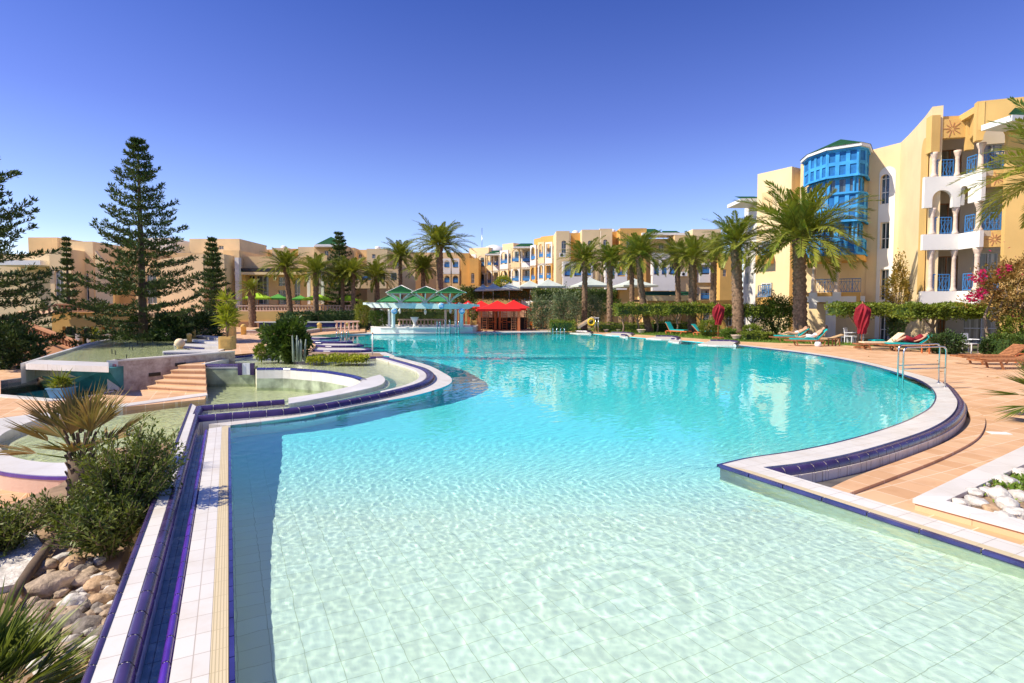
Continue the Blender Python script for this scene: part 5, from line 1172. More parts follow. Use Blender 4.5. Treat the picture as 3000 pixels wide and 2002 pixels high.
hedge(1735,1905,948,962,48,1.2,'long low hedge behind the water slide and palms',2200,zb=0)
hedge(1905,2040,944,962,47,1.2,'low hedge behind the first teal lounger',1800,zb=0)
bpx('round_bush','bright round yellow green bush left of the closed centre parasol',2042,2112,934,985,39,2600,.11,'hedge',group='round bushes')
bpx('round_bush','low bright green bush right of the closed centre parasol',2112,2162,962,990,37,1500,.10,'grass',group='round bushes')
bpx('round_bush','olive coloured bush right of the large thick palm',2176,2232,948,985,36,1800,.11,'hedge',group='round bushes')
hedge(2176,2262,975,992,35,1.0,'low hedge strip before tangled vine tree',1200,zb=0)
bpx('vine_tree','tangled sprawling tree with bare twisted stems left of largest palm',2216,2336,852,985,37.5,5200,.13,'olive' if False else 'bush',dep=2,cat='tree')
bpx('climbing_vine','tall climbing vine with orange tinged leaves on the curved hotel wall',2598,2662,730,1003,31.5,5200,.12,'orangeleaf',dep=1.2,cat='vine',lump=.4)
bpx('climbing_vine','dark dense lower growth beneath the climbing vine',2606,2652,905,1003,30.6,2200,.12,'darkbush',dep=.9,cat='vine')
bv=bpx('bougainvillea','bronze and yellow bougainvillea tumbling beside the right balconies',2862,3080,740,940,25.5,9500,.12,'bougain',dep=2.4,cat='bougainvillea',lump=.45)
P,dd=blob((0,0,2.0),(1.55,1.2,1.5),60,shell=.8,lump=.45,k=2.5,seed=3); sel=np.array([noise.noise(Vector(tuple(p*1.6)))>.05 for p in P]); leaf_mesh('blossoms',P[sel],dd[sel]+rdir(sel.sum(),.2),.14,.8,'magenta',bv)
for cx,cy,r,nn in ((2868,812,.42,80),(2872,858,.22,60),(2850,872,.25,60),(2945,790,.3,50)):
    p=V(cx,cy,25.2)-Vector((bv.location)); P,dd=blob(tuple(p),(r,r*.6,r*.7),nn,shell=.2,lump=.4); leaf_mesh('blossoms',P,dd+rdir(nn,.2),.13,.8,'magenta',bv)
b=MB().mat('branch')
for k in range(5):
    x=-1.2+k*.55; b.tube([(x,0,-2.6 if k else -2.9),(x+.2,.1,-1.2),(x-.15,0,.2),(x+.3,0,1.4)],[.10,.08,.06,.03],6)
b.build('twisted_trunk',bv)
bpx('bougainvillea','leafy green climber below the bougainvillea at the right frame edge',2930,3080,905,1040,25,4200,.12,'hedge',dep=1.6,cat='climber')
bpx('dark_shrub','dark rounded shrub beside the small orange table',2722,2832,968,1042,25.5,2600,.12,'darkbush',cat='shrub',group='dark shrubs at hotel foot')
bpx('dark_shrub','low dark shrub left of hotel patio at right edge',2878,2925,992,1040,24.5,1300,.11,'darkbush',cat='shrub',group='dark shrubs at hotel foot')
hedge(2925,3060,985,1036,24,1.2,'ragged green hedge behind the brown loungers at right',3000,mat='bush',zb=-.1)
# left and centre
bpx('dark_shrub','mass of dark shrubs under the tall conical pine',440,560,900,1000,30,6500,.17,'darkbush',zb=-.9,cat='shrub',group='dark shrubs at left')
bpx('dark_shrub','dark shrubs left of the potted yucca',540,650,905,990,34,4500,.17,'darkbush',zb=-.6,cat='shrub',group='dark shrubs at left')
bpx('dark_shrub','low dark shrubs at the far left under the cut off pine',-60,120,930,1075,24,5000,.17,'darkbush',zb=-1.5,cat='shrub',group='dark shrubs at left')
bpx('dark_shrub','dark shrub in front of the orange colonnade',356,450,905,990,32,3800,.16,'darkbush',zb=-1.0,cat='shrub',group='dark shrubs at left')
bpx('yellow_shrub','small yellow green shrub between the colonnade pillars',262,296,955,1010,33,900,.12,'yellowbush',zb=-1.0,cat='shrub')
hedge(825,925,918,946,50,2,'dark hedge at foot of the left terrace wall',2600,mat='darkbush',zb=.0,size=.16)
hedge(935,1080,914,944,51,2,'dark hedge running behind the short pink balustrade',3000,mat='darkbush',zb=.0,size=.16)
bpx('round_bush','round green bush beside the yellow planter left of the bar',1078,1140,905,958,46.5,2800,.13,'bush',group='round bushes')
hedge(1140,1330,905,940,53,1.6,'leafy hedge behind the bar pergola balustrade',3600,mat='bush',zb=0,size=.14)
bpx('small_palm_bush','spiky young palm bush left of the bar pergola',1040,1085,884,945,48,900,.35,'palm',asp=.12,up=.6,cat='palm bush')
bpx('leafy_tree','leafy tree behind the right hand bar roofs',1328,1400,836,905,58,2600,.2,'bush',cat='tree')
hedge(1370,1562,848,880,62,2.5,'long brownish climbing hedge on a pergola behind the red gazebos',5200,mat='bougain',zb=Z(880,62),size=.17)
MB().mat('tan')
bpx('yellow_tree','bright yellow green tree in front of the stepped block',1448,1502,806,850,66,1800,.2,'yellowbush',cat='tree')
hedge(1560,1800,850,878,58,2.5,'long green climbing hedge above the low arcade',5600,mat='bush',zb=Z(885,58),size=.16)
for k,(px,y0) in enumerate(((1790,872),(2006,868))): bpx('climber','green climber mound %s'%('on the arcade behind the slim dark palm','on the arcade beside the thin palm')[k],px-40,px+40,y0,915,57,1500,.16,'bush',cat='climber')
bpx('green_shrub','big glossy green shrub between deck and shallow headland pool',772,905,928,1045,21.5,5200,.17,'bush',zb=.12,cat='shrub',lump=.4)
ct=bpx('cactus_clump','clump of grey green upright stems beside the big glossy shrub',856,884,950,1046,20.9,10,.05,'bush',zb=.1,cat='cactus',stems=False)
b=MB().mat('cactus')
for k in range(9): a=k*2.4; rr=.03+.022*k; x,y=math.cos(a)*rr*1.2,math.sin(a)*rr; b.tube([(x,y,0),(x*1.1,y,.5),(x*1.25,y*1.1,.8+.25*((k*7)%5)/5)],[.045,.04,.02],6)
b.build('stems',ct)
bpx('small_shrub','small leafy shrub left of the big glossy green shrub',742,782,1010,1043,21.5,420,.13,'hedge',zb=.12,cat='shrub')
b0=boxleaf('flower_bed','yellow green ground cover in bed behind the shallow headland pool','plants',X(905,20.9),X(945,20.9),20.5,21.3,.1,.26,420,.1,'yellowbush')
b0=boxleaf('flower_bed','longer strip of yellow green plants at the foot of the white post','plants',X(968,20.9),X(1072,20.9),20.4,21.3,.1,.30,1100,.1,'yellowbush')
struct(MB().mat('soil').prism(gp([(737,1041),(1124,1046),(1112,1036),(905,1033),(740,1035)],.1),-.2,.12).build('flower_bed_soil'))
# lawns
gr=[]
def lawn(poly,z,n,name,zf=None):
    struct(MB().mat('lawn').prism(poly,z-.3,z).build(name))
    xs=[p[0] for p in poly]; ys=[p[1] for p in poly]; P=[]
    from mathutils.geometry import intersect_point_tri_2d
    tr=tessellate_polygon([[Vector((p[0],p[1],0)) for p in poly]]); A=[]
    for a,b_,c in tr: A.append(abs((poly[b_][0]-poly[a][0])*(poly[c][1]-poly[a][1])-(poly[c][0]-poly[a][0])*(poly[b_][1]-poly[a][1])))
    A=np.array(A)/sum(A); ti=RNG.choice(len(tr),n,p=A); r1=np.sqrt(RNG.random(n)); r2=RNG.random(n); pa=np.array([[*poly[i],z] for i in range(len(poly))]); T=np.array(tr)[ti]
    P=pa[T[:,0]]*(1-r1)[:,None]+pa[T[:,1]]*(r1*(1-r2))[:,None]+pa[T[:,2]]*(r1*r2)[:,None]; P[:,2]=z
    gr.append((P,np.array([[0,0,1.0]])+RNG.normal(size=(n,3))*.45))
lawn([G(1660,965),G(1740,970),G(1860,979),G(2010,989),G(2165,1000.5),(G(2165,1000.5)[0],47),(G(1660,965)[0],50)],.012,5200,'lawn')
lawn([G(2165,1001),G(2420,1009.5),G(2560,1014),(18.5,35.5),(14,41)],.012,3800,'lawn')
lawn([(X(820,47),47.5),(X(985,47),47.5),(X(1000,56),56.5),(X(820,56),56.5)],.30,2600,'lawn')
P=np.concatenate([g[0] for g in gr]); D=np.concatenate([g[1] for g in gr]); o=leaf_mesh('grass',P,D,.13,.25,'grass'); tag(o,'short green lawn grass along the pool deck and garden','grass',kind='stuff')
# ---- near left plants
def fan_leaf(Q,c,az,el,l,nseg,spread,rng,w=.03,stalk=.35,droop=.25):
    ax=np.array([math.cos(az)*math.cos(el),math.sin(az)*math.cos(el),math.sin(el)]); s=np.array([-math.sin(az),math.cos(az),0]); n=np.cross(ax,s); n=n if n[2]>0 else -n; h=c+ax*stalk
    for k in range(nseg):
        t=(k+.5)/nseg*2-1; a=t*spread; d=ax*math.cos(a)+s*math.sin(a); d=d+n*(.12*abs(t)+.06*rng.normal()); d/=np.linalg.norm(d); ll=l*(1-.25*abs(t))*(.85+.25*rng.random()); wv=np.cross(d,n); wv/=np.linalg.norm(wv)
        e=h+d*ll-np.array([0,0,droop*ll*(.3+rng.random()*.5)*.4]); m=h+d*ll*.45; Q.append((h,m-wv*w*.5,e,m+wv*w*.5))
    return h
def fan_palm(label,x,y,z,h,nl,l,seed,mat='fan',stalk=.35,tr=.10,el0=80,el1=-10,spread=1.9,azr=None,nseg=26,w=.032):
    rng=np.random.default_rng(seed); t=thing('fan_palm',label,'fan palm',(x,y,z)); b=MB().mat('pinebark'); b.tube([(0,0,0),(.02,0,h*.5),(0,0,h)],[tr*1.2,tr*1.25,tr],9)
    for k in range(80): a=k*2.4; zz=h*(.1+.9*k/46); b.box((math.cos(a)*tr*1.02,math.sin(a)*tr*1.02,zz),(.02,.035,.13),a,ry=.35)
    b.build('trunk',t); st=MB().mat('fan')
    Q=[]
    for i in range(nl):
        tt=i/(nl-1); az=i*2.4 if azr is None else azr[0]+(azr[1]-azr[0])*rng.random(); el=R(el0+(el1-el0)*tt); hb=fan_leaf(Q,np.array([0,0,h]),az,el,l,nseg,spread*.5,rng,w,stalk*(.7+.6*rng.random())); st.tube([(0,0,h-.03),tuple(hb)],[.012,.008],4)
    np_mesh('fronds',np.array(Q).reshape(-1,3),4,mat,t); st.build('stalks',t); return t
fan_palm('fan palm with splayed brown tipped fronds above a dark hairy trunk',-5.55,7.0,-.55,.80,15,.62,5,mat='fandry',stalk=.42,tr=.14,el0=75,el1=5,nseg=24,w=.030)
fan_palm('spiky green fan palm filling the lower left corner of frame',-3.12,3.1,-.45,.22,26,.50,6,mat='fan',stalk=.28,tr=.12,el0=85,el1=-5,nseg=24,w=.022)
fan_palm('dark spiky lower fan palm leaves in the bottom left corner beneath the taller ones',-2.78,2.55,-.45,.0,18,.42,8,mat='fan',stalk=.2,tr=.10,el0=70,el1=0,nseg=20,w=.02)
fan_palm('green fan palm at the right frame edge above the rock planter',11.3,11.4,-.25,.55,18,.72,7,stalk=.42,tr=.13,el0=85,el1=-20,nseg=24,w=.035)
def shrub(label,x,y,z,h,r,n,seed,mat='shrubby',leaf=.055,lean=(0,0),asp=.32):
    """upright twiggy shrub: many arching stems with small leaves"""
    rng=np.random.default_rng(seed); t=thing('leafy_shrub',label,'shrub',(x,y,z)); b=MB().mat('branch'); P=[];D=[]
    for i in range(n):
        az=rng.random()*6.28; rr=r*rng.random()**.6; hh=h*(.55+.5*rng.random())*(1-.25*rr/r); e=np.array([math.cos(az)*rr+lean[0]*hh,math.sin(az)*rr+lean[1]*hh,hh]); m=np.array([math.cos(az)*rr*.35,math.sin(az)*rr*.35,hh*.55])
        pts=[]
        for k in range(7):
            u=k/6; p=m*2*u*(1-u)+e*u*u+rng.normal(size=3)*.012; pts.append(p)
        b.tube([tuple(p) for p in pts],[.007*(1-.8*k/6)+.0012 for k in range(7)],4,False)
        for u in np.arange(.25,1.01,.035/h*1.0):
            xx=u*6; a=min(int(xx),5); c=pts[a]+(pts[a+1]-pts[a])*(xx-a)
            for _ in range(3): d=rng.normal(size=3); d[2]+=.5; P.append(c+d*.012); D.append(d+(pts[a+1]-pts[a])*4)
        # side twigs
        for q in range(4):
            u=.35+.6*rng.random(); xx=u*6; a=min(int(xx),5); c=pts[a]; d=rng.normal(size=3); d[2]=abs(d[2]); d/=np.linalg.norm(d); l=.13+.1*rng.random(); b.tube([tuple(c),tuple(c+d*l)],[.003,.0012],3,False)
            for w in range(9): P.append(c+d*l*(w+1)/9); D.append(rng.normal(size=3)*.7+d)
    b.build('stems',t); leaf_mesh('foliage',np.array(P),np.array(D),leaf,asp,mat,t); return t
shrub('tall twiggy green shrub leaning over the channel curb',-4.25,5.95,-.45,1.46,.55,120,21,lean=(.10,.05))
shrub('denser dark green shrub beneath the tall twiggy one by the rocks',-4.15,5.55,-.42,.72,.45,60,22,mat='shrubby',leaf=.06,lean=(-.1,-.1))
shrub('leafy shrub at the left frame edge below the oval basin',-5.35,5.6,-.45,.62,.5,60,23,lean=(-.1,0))
shrub('low arching shrub below the brown tipped fan palm',-5.2,6.4,-.5,.6,.50,55,25,mat='shrubby')
# ---- rocks
def rock(name,label,x,y,z,r,seed,mat,group,flat=.65):
    rng=random.Random(seed); b=bmesh.new(); bmesh.ops.create_icosphere(b,subdivisions=3,radius=1)
    s=(r*rng.uniform(.85,1.35),r*rng.uniform(.75,1.05),r*flat*rng.uniform(.85,1.15)); o=Vector((rng.random()*50,rng.random()*50,0))
    for v in b.verts:
        n=v.co.normalized(); k=1+.34*noise.noise(n*1.4+o)+.15*noise.noise(n*3.2+o)+.05*noise.noise(n*8+o); k-=.14*max(0,abs(n.x*math.cos(o.x)+n.y*math.sin(o.x))-.6); v.co=Vector((n.x*s[0]*k,n.y*s[1]*k,n.z*s[2]*k))
    me=bpy.data.meshes.new(name); b.to_mesh(me); b.free(); me.polygons.foreach_set('use_smooth',[True]*len(me.polygons)); me.materials.append(MT[mat]); o=link(name,me); o.location=(x,y,z+s[2]*.5); o.rotation_euler=(rng.uniform(-.2,.2),rng.uniform(-.2,.2),rng.random()*6); return tag(o,label,'rock',group)
rk=[ # px,py, radius px, mat, description
(140,1662,34,'rock','pale stone at the upper left of the rockery'),(180,1640,30,'paleRock','whitish stone at the top of the rockery under shrubs'),(215,1655,44,'rock2','large orange stone under the dark shrub'),(165,1690,30,'rock','tan stone left of the big orange stone'),
(240,1700,34,'rock','smooth tan stone below the big orange stone'),(150,1722,56,'rock','biggest pale brown stone at the left of the rockery'),(285,1710,34,'rock2','orange brown stone near the curb top end'),(325,1690,26,'rock','small stone touching the curb at the top'),
(215,1770,40,'paleRock','rounded pale stone in the rockery centre'),(290,1755,32,'rock2','squarish orange stone against the curb'),(325,1730,26,'rock','tan stone wedged by the curb edge'),(110,1790,36,'rock','flat tan stone left of the fan leaves'),
(200,1825,44,'rock3','dark grey stone in the middle of the rockery'),(255,1835,42,'rock3','large dark brown stone against the curb'),(140,1850,38,'rock3','dark shaded stone among spiky leaves'),(262,1885,34,'paleRock','long pale upright stone beside the curb'),
(175,1900,32,'rock','tan stone low in the rockery'),(215,1940,30,'paleRock','pale stone near the bottom of the rockery'),(90,1730,30,'paleRock','whitish stone at the left rockery border'),(100,1880,34,'rock','brown stone in shade of the spiky fan palm'),(250,1960,26,'rock2','small orange stone at the bottom by the curb')]
for i,(px,py,r,mt,lb) in enumerate(rk):
    x,y=G(px,py,-.36); x=min(x,(E0+N0*(oo-w_o*.5-.10)+D0*((y-E0.y)/D0.y)).x-.09); rr=r/F*y*.92; rock('stone',lb,x,y,-.40,rr,100+i,mt,'stones of the left rockery')
for k in range(80):   # small pebbles between
    t=random.random(); px=80+250*random.random(); py=1640+330*random.random(); x,y=G(px,py,-.38); xm=(E0+N0*(oo-w_o*.5-.08)+D0*((y-E0.y)/D0.y)).x
    if x<xm: rock('pebble','small pebble filling the gaps of the left rockery',x,y,-.40,.045+.03*random.random(),300+k,random.choice(['rock','rock','paleRock','rock3']),'pebbles of the left rockery')
rk2=[(2815,1468,20),(2850,1440,24),(2862,1472,30),(2895,1440,26),(2930,1450,32),(2950,1410,30),(2952,1475,32),(2905,1492,24),(2940,1512,26),(2975,1500,30),(2990,1455,28),(2885,1415,16),(2992,1385,24),(2860,1505,18)]
ds=['small pale rock nearest the planter corner','pale rock behind the corner rock','wide white rock left in the planter','white rock in upper row of planter','broad white rock in the planter middle','pale rock by the upper planter rim','white rock with orange side in planter centre','yellowish rock at planter front rim','low pale rock by front rim of planter','white rock at frame edge near front rim','white rock at frame edge middle of planter','tiny pale rock at upper rim','pale rock at the frame edge by upper rim','small yellow rock close to front rim']
for i,(px,py,r) in enumerate(rk2):
    x,y=G(px,py,-.12); rock('white_rock',ds[i],x,y,-.17,r/F*y,500+i,'paleRock' if i not in (7,13) else 'rock2','rocks in the right planter')
x,y=G(2940,1440,-.15); n=2600; P=np.stack([x+.9+RNG.normal(size=n)*.55,y+.05+RNG.normal(size=n)*.38,np.full(n,-.155)],1)
f1_,f2_,pp=PLAN[1],PLAN[2],PLAN[0]
def inside(p):
    a=(f1_-pp).cross(Vector((p[0],p[1],0))-pp).z; c=(f2_-pp).cross(Vector((p[0],p[1],0))-pp).z; return a<-.02 and c>.02
m_=np.array([inside(p) for p in P]); o=leaf_mesh('ground_cover',P[m_],np.array([[0,0,.8]])+RNG.normal(size=(m_.sum(),3))*.6,.07,.4,'grass'); tag(o,'green ground cover growing between the white rocks of the right planter','ground cover',kind='stuff')
# white slab behind the rockery
wb=thing('white_boulder','white flat rock slab behind the rockery at the left frame edge','rock'); MB().mat('paleRock').prism(gp([(-60,1560),(90,1555),(125,1600),(110,1650),(60,1715),(-60,1740)],-.36),-.8,-.34).build('slab',wb)
lg=thing('log_edging','greyish log edging between the white slab and the rockery stones','log'); a=Vector((*G(150,1585,-.3),-.3)); c=Vector((*G(30,1760,-.3),-.3)); MB().mat('pinebark').tube([a,(a+c)/2+Vector((0,0,.01)),c],[.04,.05,.045],8).build('log',lg)

n=420; P=np.stack([-4.6+RNG.random(n)*1.9,2.6+RNG.random(n)*3.6,np.full(n,-.385)],1); xm=np.array([(E0+N0*(oo-w_o*.5-.1)+D0*((y-E0.y)/D0.y)).x for y in P[:,1]]); P=P[P[:,0]<xm]; o=leaf_mesh('leaf_litter',P,RNG.normal(size=(len(P),3))*np.array([1,1,.15]),.055,.5,'deadpalm'); tag(o,'dry brown leaf litter scattered on the soil between the stones','leaf litter',kind='stuff')
n=70; Q=[G(2250+RNG.random()*700,1010+RNG.random()*190,0) for _ in range(n)]; Q=[q for q in Q if q[1]>16.6]; P=np.array([[q[0],q[1],.004] for q in Q]); m_=P[:,0]>np.interp(P[:,1],[p.y for p in rr[::-1]][:1]+[0],[0,0]) if False else np.array([p[0]>(interval(p[1])[1]+.7 if interval(p[1]) else -99) for p in P]); P=P[m_]; o=leaf_mesh('fallen_leaves',P,RNG.normal(size=(len(P),3))*np.array([1,1,.1]),.10,.5,'deadpalm'); tag(o,'scattered dry leaves on the orange deck at the right','leaf litter',kind='stuff')
# ================================================================ props
def pxm(d): return d/F   # metres per pixel at distance d
# ---- hand rails
def hoop_rail(label,a,b,h=.88):
    """two parallel hoops between near/far posts with a cross bar"""
    t=thing('pool_handrail',label,'handrail'); 
    return t
R1=Vector((*G(2637,1120),0)); hl=thing('pool_handrail','tall stainless steel pool handrail with two arched hoops at right pool corner','handrail')
def hoop(p,q,zp,zq,h,name,r=.021):
    u=(q-p); L=u.length; u.normalize(); rr=.14; pts=[Vector((p.x,p.y,zp)),Vector((p.x,p.y,h-rr))]
    for k in range(1,6): a=PI/2*k/6; pts.append(Vector((p.x,p.y,0))+u*(rr*(1-math.cos(a)))+Vector((0,0,h-rr+rr*math.sin(a))))
    for k in range(0,6): a=PI/2*(1-k/6); pts.append(Vector((q.x,q.y,0))-u*(rr*(1-math.cos(a)))+Vector((0,0,h-rr+rr*math.sin(a))))
    pts+=[Vector((q.x,q.y,h-rr)),Vector((q.x,q.y,zq))]
    MB().mat('steel').tube(pts,r,8).build(name,hl)
d1=15.2
# far hoop and near hoop
A1=Vector((X(2637,15.3),15.3,0)); A2=Vector((X(2758,15.7),15.7,0)); B1=Vector((X(2652,14.6),14.6,0)); B2=Vector((X(2777,14.9),14.9,0))
hh=Z(1013,15.0)
hoop(A1,A2,-.6,-.02,hh,'rear_hoop'); hoop(B1,B2,-.6,-.02,hh-.02,'front_hoop')
MB().mat('steel').tube([A1+Vector((0,0,hh-.58)),A2+Vector((0,0,hh-.58))],.016,6).build('cross_bar',hl); MB().mat('steel').tube([B1+Vector((0,0,hh-.60)),B2+Vector((0,0,hh-.60))],.016,6).build('cross_bar',hl)
for p in (A2,B2): MB().mat('steel').lathe([(.05,0),(.05,.01),(.03,.02)],(p.x,p.y,.0),10).build('base_flange',hl)
def small_rails(label,px0,px1,py,d,h,n=2,mat='steel',name='pool_ladder',grp='pool ladders'):
    t=thing(name,label,'pool ladder',(X((px0+px1)/2,d),d,0),0,grp); w=X(px1,d)-X(px0,d)
    for k in range(n):
        x=-w/2+w*k/max(1,n-1); MB().mat(mat).tube([(x,.35,0),(x,.35,h-.1),(x,.25,h),(x,-.1,h),(x,-.22,h-.1),(x,-.25,-.5)],.025,6).build('rail',t)
    b=MB().mat(mat)
    for z in (-.1,.15): b.box((0,-.24,z),(w,.06,.03))
    b.build('rungs',t)
small_rails('steel pool ladder left of the centre at the bar edge',1280,1288,972,43.5,1.05)
small_rails('middle steel pool ladder at the bar edge',1304,1317,972,43.5,1.15)
small_rails('steel pool ladder nearest the right bar column',1335,1344,972,43.5,1.05)
small_rails('low pool ladder rails far left of the white coping by the cascade terraces',987,1016,985,38,.5,n=3)
small_rails('tiny pool ladder in far pool corner before the low clipped hedge',1620,1654,972,44.5,.45,n=4)
# white shower post
sp=thing('shower_post','single white post standing in the bed by the headland pool','post',(*G(1091,1042,.1),.1)); MB().mat('whitep').tube([(0,0,0),(.02,0,.93)],.028,8).build('pole',sp); MB().mat('terracotta').lathe([(.03,0),(.035,.02),(.03,.06)],(.02,0,.92),8).build('red_cap',sp)
# ---- cascade terraces in the far left of the pool
def terrace(label,px0,px1,pyn,pyf,z,tile=True,grp='curved white terraces stepping into pool'):
    t=thing('cascade_terrace',label,'terrace',(0,0,0),0,grp); p=gp([(px0,pyn-3),(px0+.25*(px1-px0),pyn),(px0+.6*(px1-px0),pyn),(px1-14,pyn-1),(px1,(pyn*2+pyf)/3),(px1-40,pyf),(px0+20,pyf-1)],z); cc=crom(p,.35); 
    MB().mat('coping').prism([(q.x,q.y) for q in cc]+[p[-1]],-.7,z-.04).build('slab',t)
    nn=int(len(cc)*.62); s=cc[:nn]; curb(s,.22,z+.03,-.3,'purple','walltile',h=.12,name='rounded_tiles',parent=t)
    return t
terrace('nearest curved white terrace with dark tile edge, left of the white post',911,1087,1028,1018,.06)
terrace('second curved white terrace with dark tile edge',928,1061,1014,1006,.08)
terrace('third curved white terrace, narrower, before the green shrub',893,1032,1003,997,.10)
terrace('farthest thin curved terrace beside the low ladder',893,990,991,986,.12)
# white apron around the terraces (connects to the deck)
ap_=gp([(880,1036),(1124,1041),(1155,1043),(1130,1033),(1085,1033),(1000,1036),(905,1031),(895,1022),(930,1017),(890,1011),(885,990),(870,990)],.0)
struct(MB().mat('coping').prism(ap_,-.6,.012).build('white_pool_apron'))
# right side ledges with dark edge
for i,(x0,x1,yn,yf,lb) in enumerate([(2045,2163,1011,1000,'nearest and largest'),(1958,1992,1001,995,'second small'),(1892,1990,993,987,'third'),(1815,1838,987,983,'fourth small'),(1765,1856,982,976,'fifth'),(1668,1735,977,972,'farthest')]):
    t=thing('pool_ledge','%s of the white dark edged ledges along right far side of pool'%lb,'ledge',(0,0,0),0,'white ledges at the right far side'); z=.03
    a=gp([(x0,yn-2),(x0+.45*(x1-x0),yn+1),(x1-.1*(x1-x0),yn+2),(x1,yf+3),(x1-.2*(x1-x0),yf),(x0+.3*(x1-x0),yf-1)],z); MB().mat('coping').prism(a,-.5,z).build('ledge_top',t)
    rim=lin([a[2],a[3],a[4],a[5]],.35) if i!=1 else lin([a[3],a[4],a[5]],.35); curb(rim,.2,z+.09,-.3,'purple','walltile',h=.09,name='dark_tiles',parent=t)
# ---- raised pool 2 near the left back deck
r2=thing('raised_fountain_pool','long raised fountain pool with dark blue inner wall behind the deck','raised pool')
a=gp([(718,978),(900,978),(940,972),(1020,968),(1060,963)],.15); far_=gp([(1060,957),(1010,951),(730,951)],.15)
pl_=[(p[0],p[1]) for p in a]+[(X(1068,48),48.5),(X(1000,50),51),(X(722,50),51)]
front=[Vector((*p,0)) for p in a]
b=MB().mat('mottled')
def wallband(mb,path,z0,z1,th):
    P=[Vector((p[0],p[1],0)) for p in path]; n=[p+nrm2(P,i)*-th for i,p in enumerate(P)]; return ribbon(mb,P,n,z1,z0)
wallband(MB().mat('mottled'),a,0,.36,.3).build('front_wall',r2); wallband(MB().mat('marble'),[(p[0],p[1]-.03) for p in a],.36,.42,.38).build('rim_stone',r2)
MB().mat('bluetile').box(((X(735,47)+X(1010,47))/2,48.6,.45),(X(1010,47)-X(735,47),.3,.62)).build('blue_back_wall',r2); MB().mat('marble').box(((X(722,47)+X(1020,47))/2,48.75,.81),(X(1020,47)-X(722,47),.7,.09)).build('rear_rim_stone',r2)
struct(MB().mat('water_teal').sheet([a[0],a[1],a[2],a[3],(X(1010,47),48.4),(X(735,47),48.4)],.30).build('fountain_pool_water'))
# ---- bollards and sphere
def bollard(px,pyt,pyb,zb,label):
    x,y=G(px,pyb,zb); s=(pyb-pyt)*y/F; t=thing('bollard_lamp',label,'bollard lamp',(x,y,zb),0,'yellow stone bollards'); r=s*.24
    MB().mat('planter').lathe([(r,0),(r,s*.72),(r*1.15,s*.74),(r*1.15,s*.8)],(0,0,0),10).build('post',t); MB().mat('planter').lathe([(r*1.05,s*.8),(r*.95,s*.9),(r*.45,s*.98),(.01,s)],(0,0,0),10).build('rounded_cap',t)
for a in ((555,976,1003,.42,'nearest yellow bollard behind the stone sphere'),(568,966,988,.42,'middle yellow bollard on the raised pool ledge'),(582,961,979,.42,'farthest small bollard on the raised pool ledge'),(714,950,981,.15,'yellow bollard at the left end of raised fountain pool'),(936,945,972,.15,'yellow bollard at middle of the raised fountain pool wall'),(1018,943,966,.15,'yellow bollard at right end of the raised fountain pool')): bollard(*a)
x,y=G(527,1022,.45); s=14*y/F; t=thing('stone_sphere','cream stone sphere ornament on the nearest spill ledge','sphere ornament',(x,y,.45)); b=MB().mat('creamcush'); b.lathe([(s*math.cos(k*PI/12),s+s*math.sin(k*PI/12)) for k in range(-5,6)],(0,0,.03),16); b.build('ball',t); MB().mat('planter').lathe([(s*.6,0),(s*.5,.05)],(0,0,0),12).build('base_ring',t)
# ---- planters
def planter(px0,px1,pyt,pyb,zb,label,grp='square yellow planters',d=None):
    x,y=G((px0+px1)/2,pyb,zb); 
    if d: y=d; x=X((px0+px1)/2,d)
    w=(px1-px0)*y/F*.92; h=(pyb-pyt)*y/F; t=thing('square_planter',label,'planter',(x,y+w/2,zb),.12,grp); b=MB().mat('planter')
    th=.05; 
    for sx,sy,wx,wy in ((0,-1,w,th),(0,1,w,th),(-1,0,th,w-2*th),(1,0,th,w-2*th)): b.box((sx*(w/2-th/2),sy*(w/2-th/2),h/2),(wx,wy,h))
    for k in range(7): b.box((0,-w/2-.012,h*(.12+.115*k)),(w*.8,.022,h*.06)); 
    b.box((0,0,h-.03),(w+.05,w+.05,.05)) if False else None
    b.build('box',t); MB().mat('soil').box((0,0,h-.1),(w-.1,w-.1,.06)).build('soil_fill',t); return t,h,w
t,h,w=planter(637,677,987,1026,.42,'nearest yellow ribbed planter holding the tall yucca')
p0=t.location.copy()
def yucca(label,x,y,z,h,seed,nh=3,leaf=.45):
    rng=np.random.default_rng(seed); t=thing('yucca_plant',label,'plant',(x,y,z)); b=MB().mat('branch'); P=[];D=[]; heads=[(0,0,h)]+[(rng.normal()*.12,rng.normal()*.1,h*(.35+.5*k/nh)) for k in range(nh)]
    for q in heads:
        b.tube([(0,0,0),(q[0]*.5,q[1]*.5,q[2]*.5),q],[.035,.03,.022],6); n=60; d=rng.normal(size=(n,3)); d/=np.linalg.norm(d,axis=1,keepdims=True); d[:,2]=d[:,2]*.7+.35; P.append(np.repeat(np.array([q]),n,0)); D.append(d)
    b.build('stem',t); leaf_mesh('leaves',np.concatenate(P),np.concatenate(D),leaf,.10,'yellowbush' if seed==1 else 'hedge',t); return t
yucca('tall yucca with yellow green leaf heads in the nearest planter',p0.x,p0.y,.42+h-.07,1.55,1,nh=5,leaf=.50)
t,h,w=planter(660,684,953,1006,.15,'second yellow planter behind the yucca planter')
bush('planter_shrub',(t.location.x,t.location.y,.15+h-.06),(.35,.3,.22),260,.13,'hedge','small green shrub in the second yellow planter','shrub',stems=False)
t,h,w=planter(1048,1072,936,958,.15,'yellow planter beside pink balustrade left of the bar')
bush('planter_shrub',(t.location.x,t.location.y,.15+h-.06),(.5,.4,.55),500,.22,'yellowbush','bright spiky shrub in the planter left of the bar','shrub')
t,h,w=planter(1376,1396,934,962,.05,'beige planter between bar pergola and red gazebos',d=50)
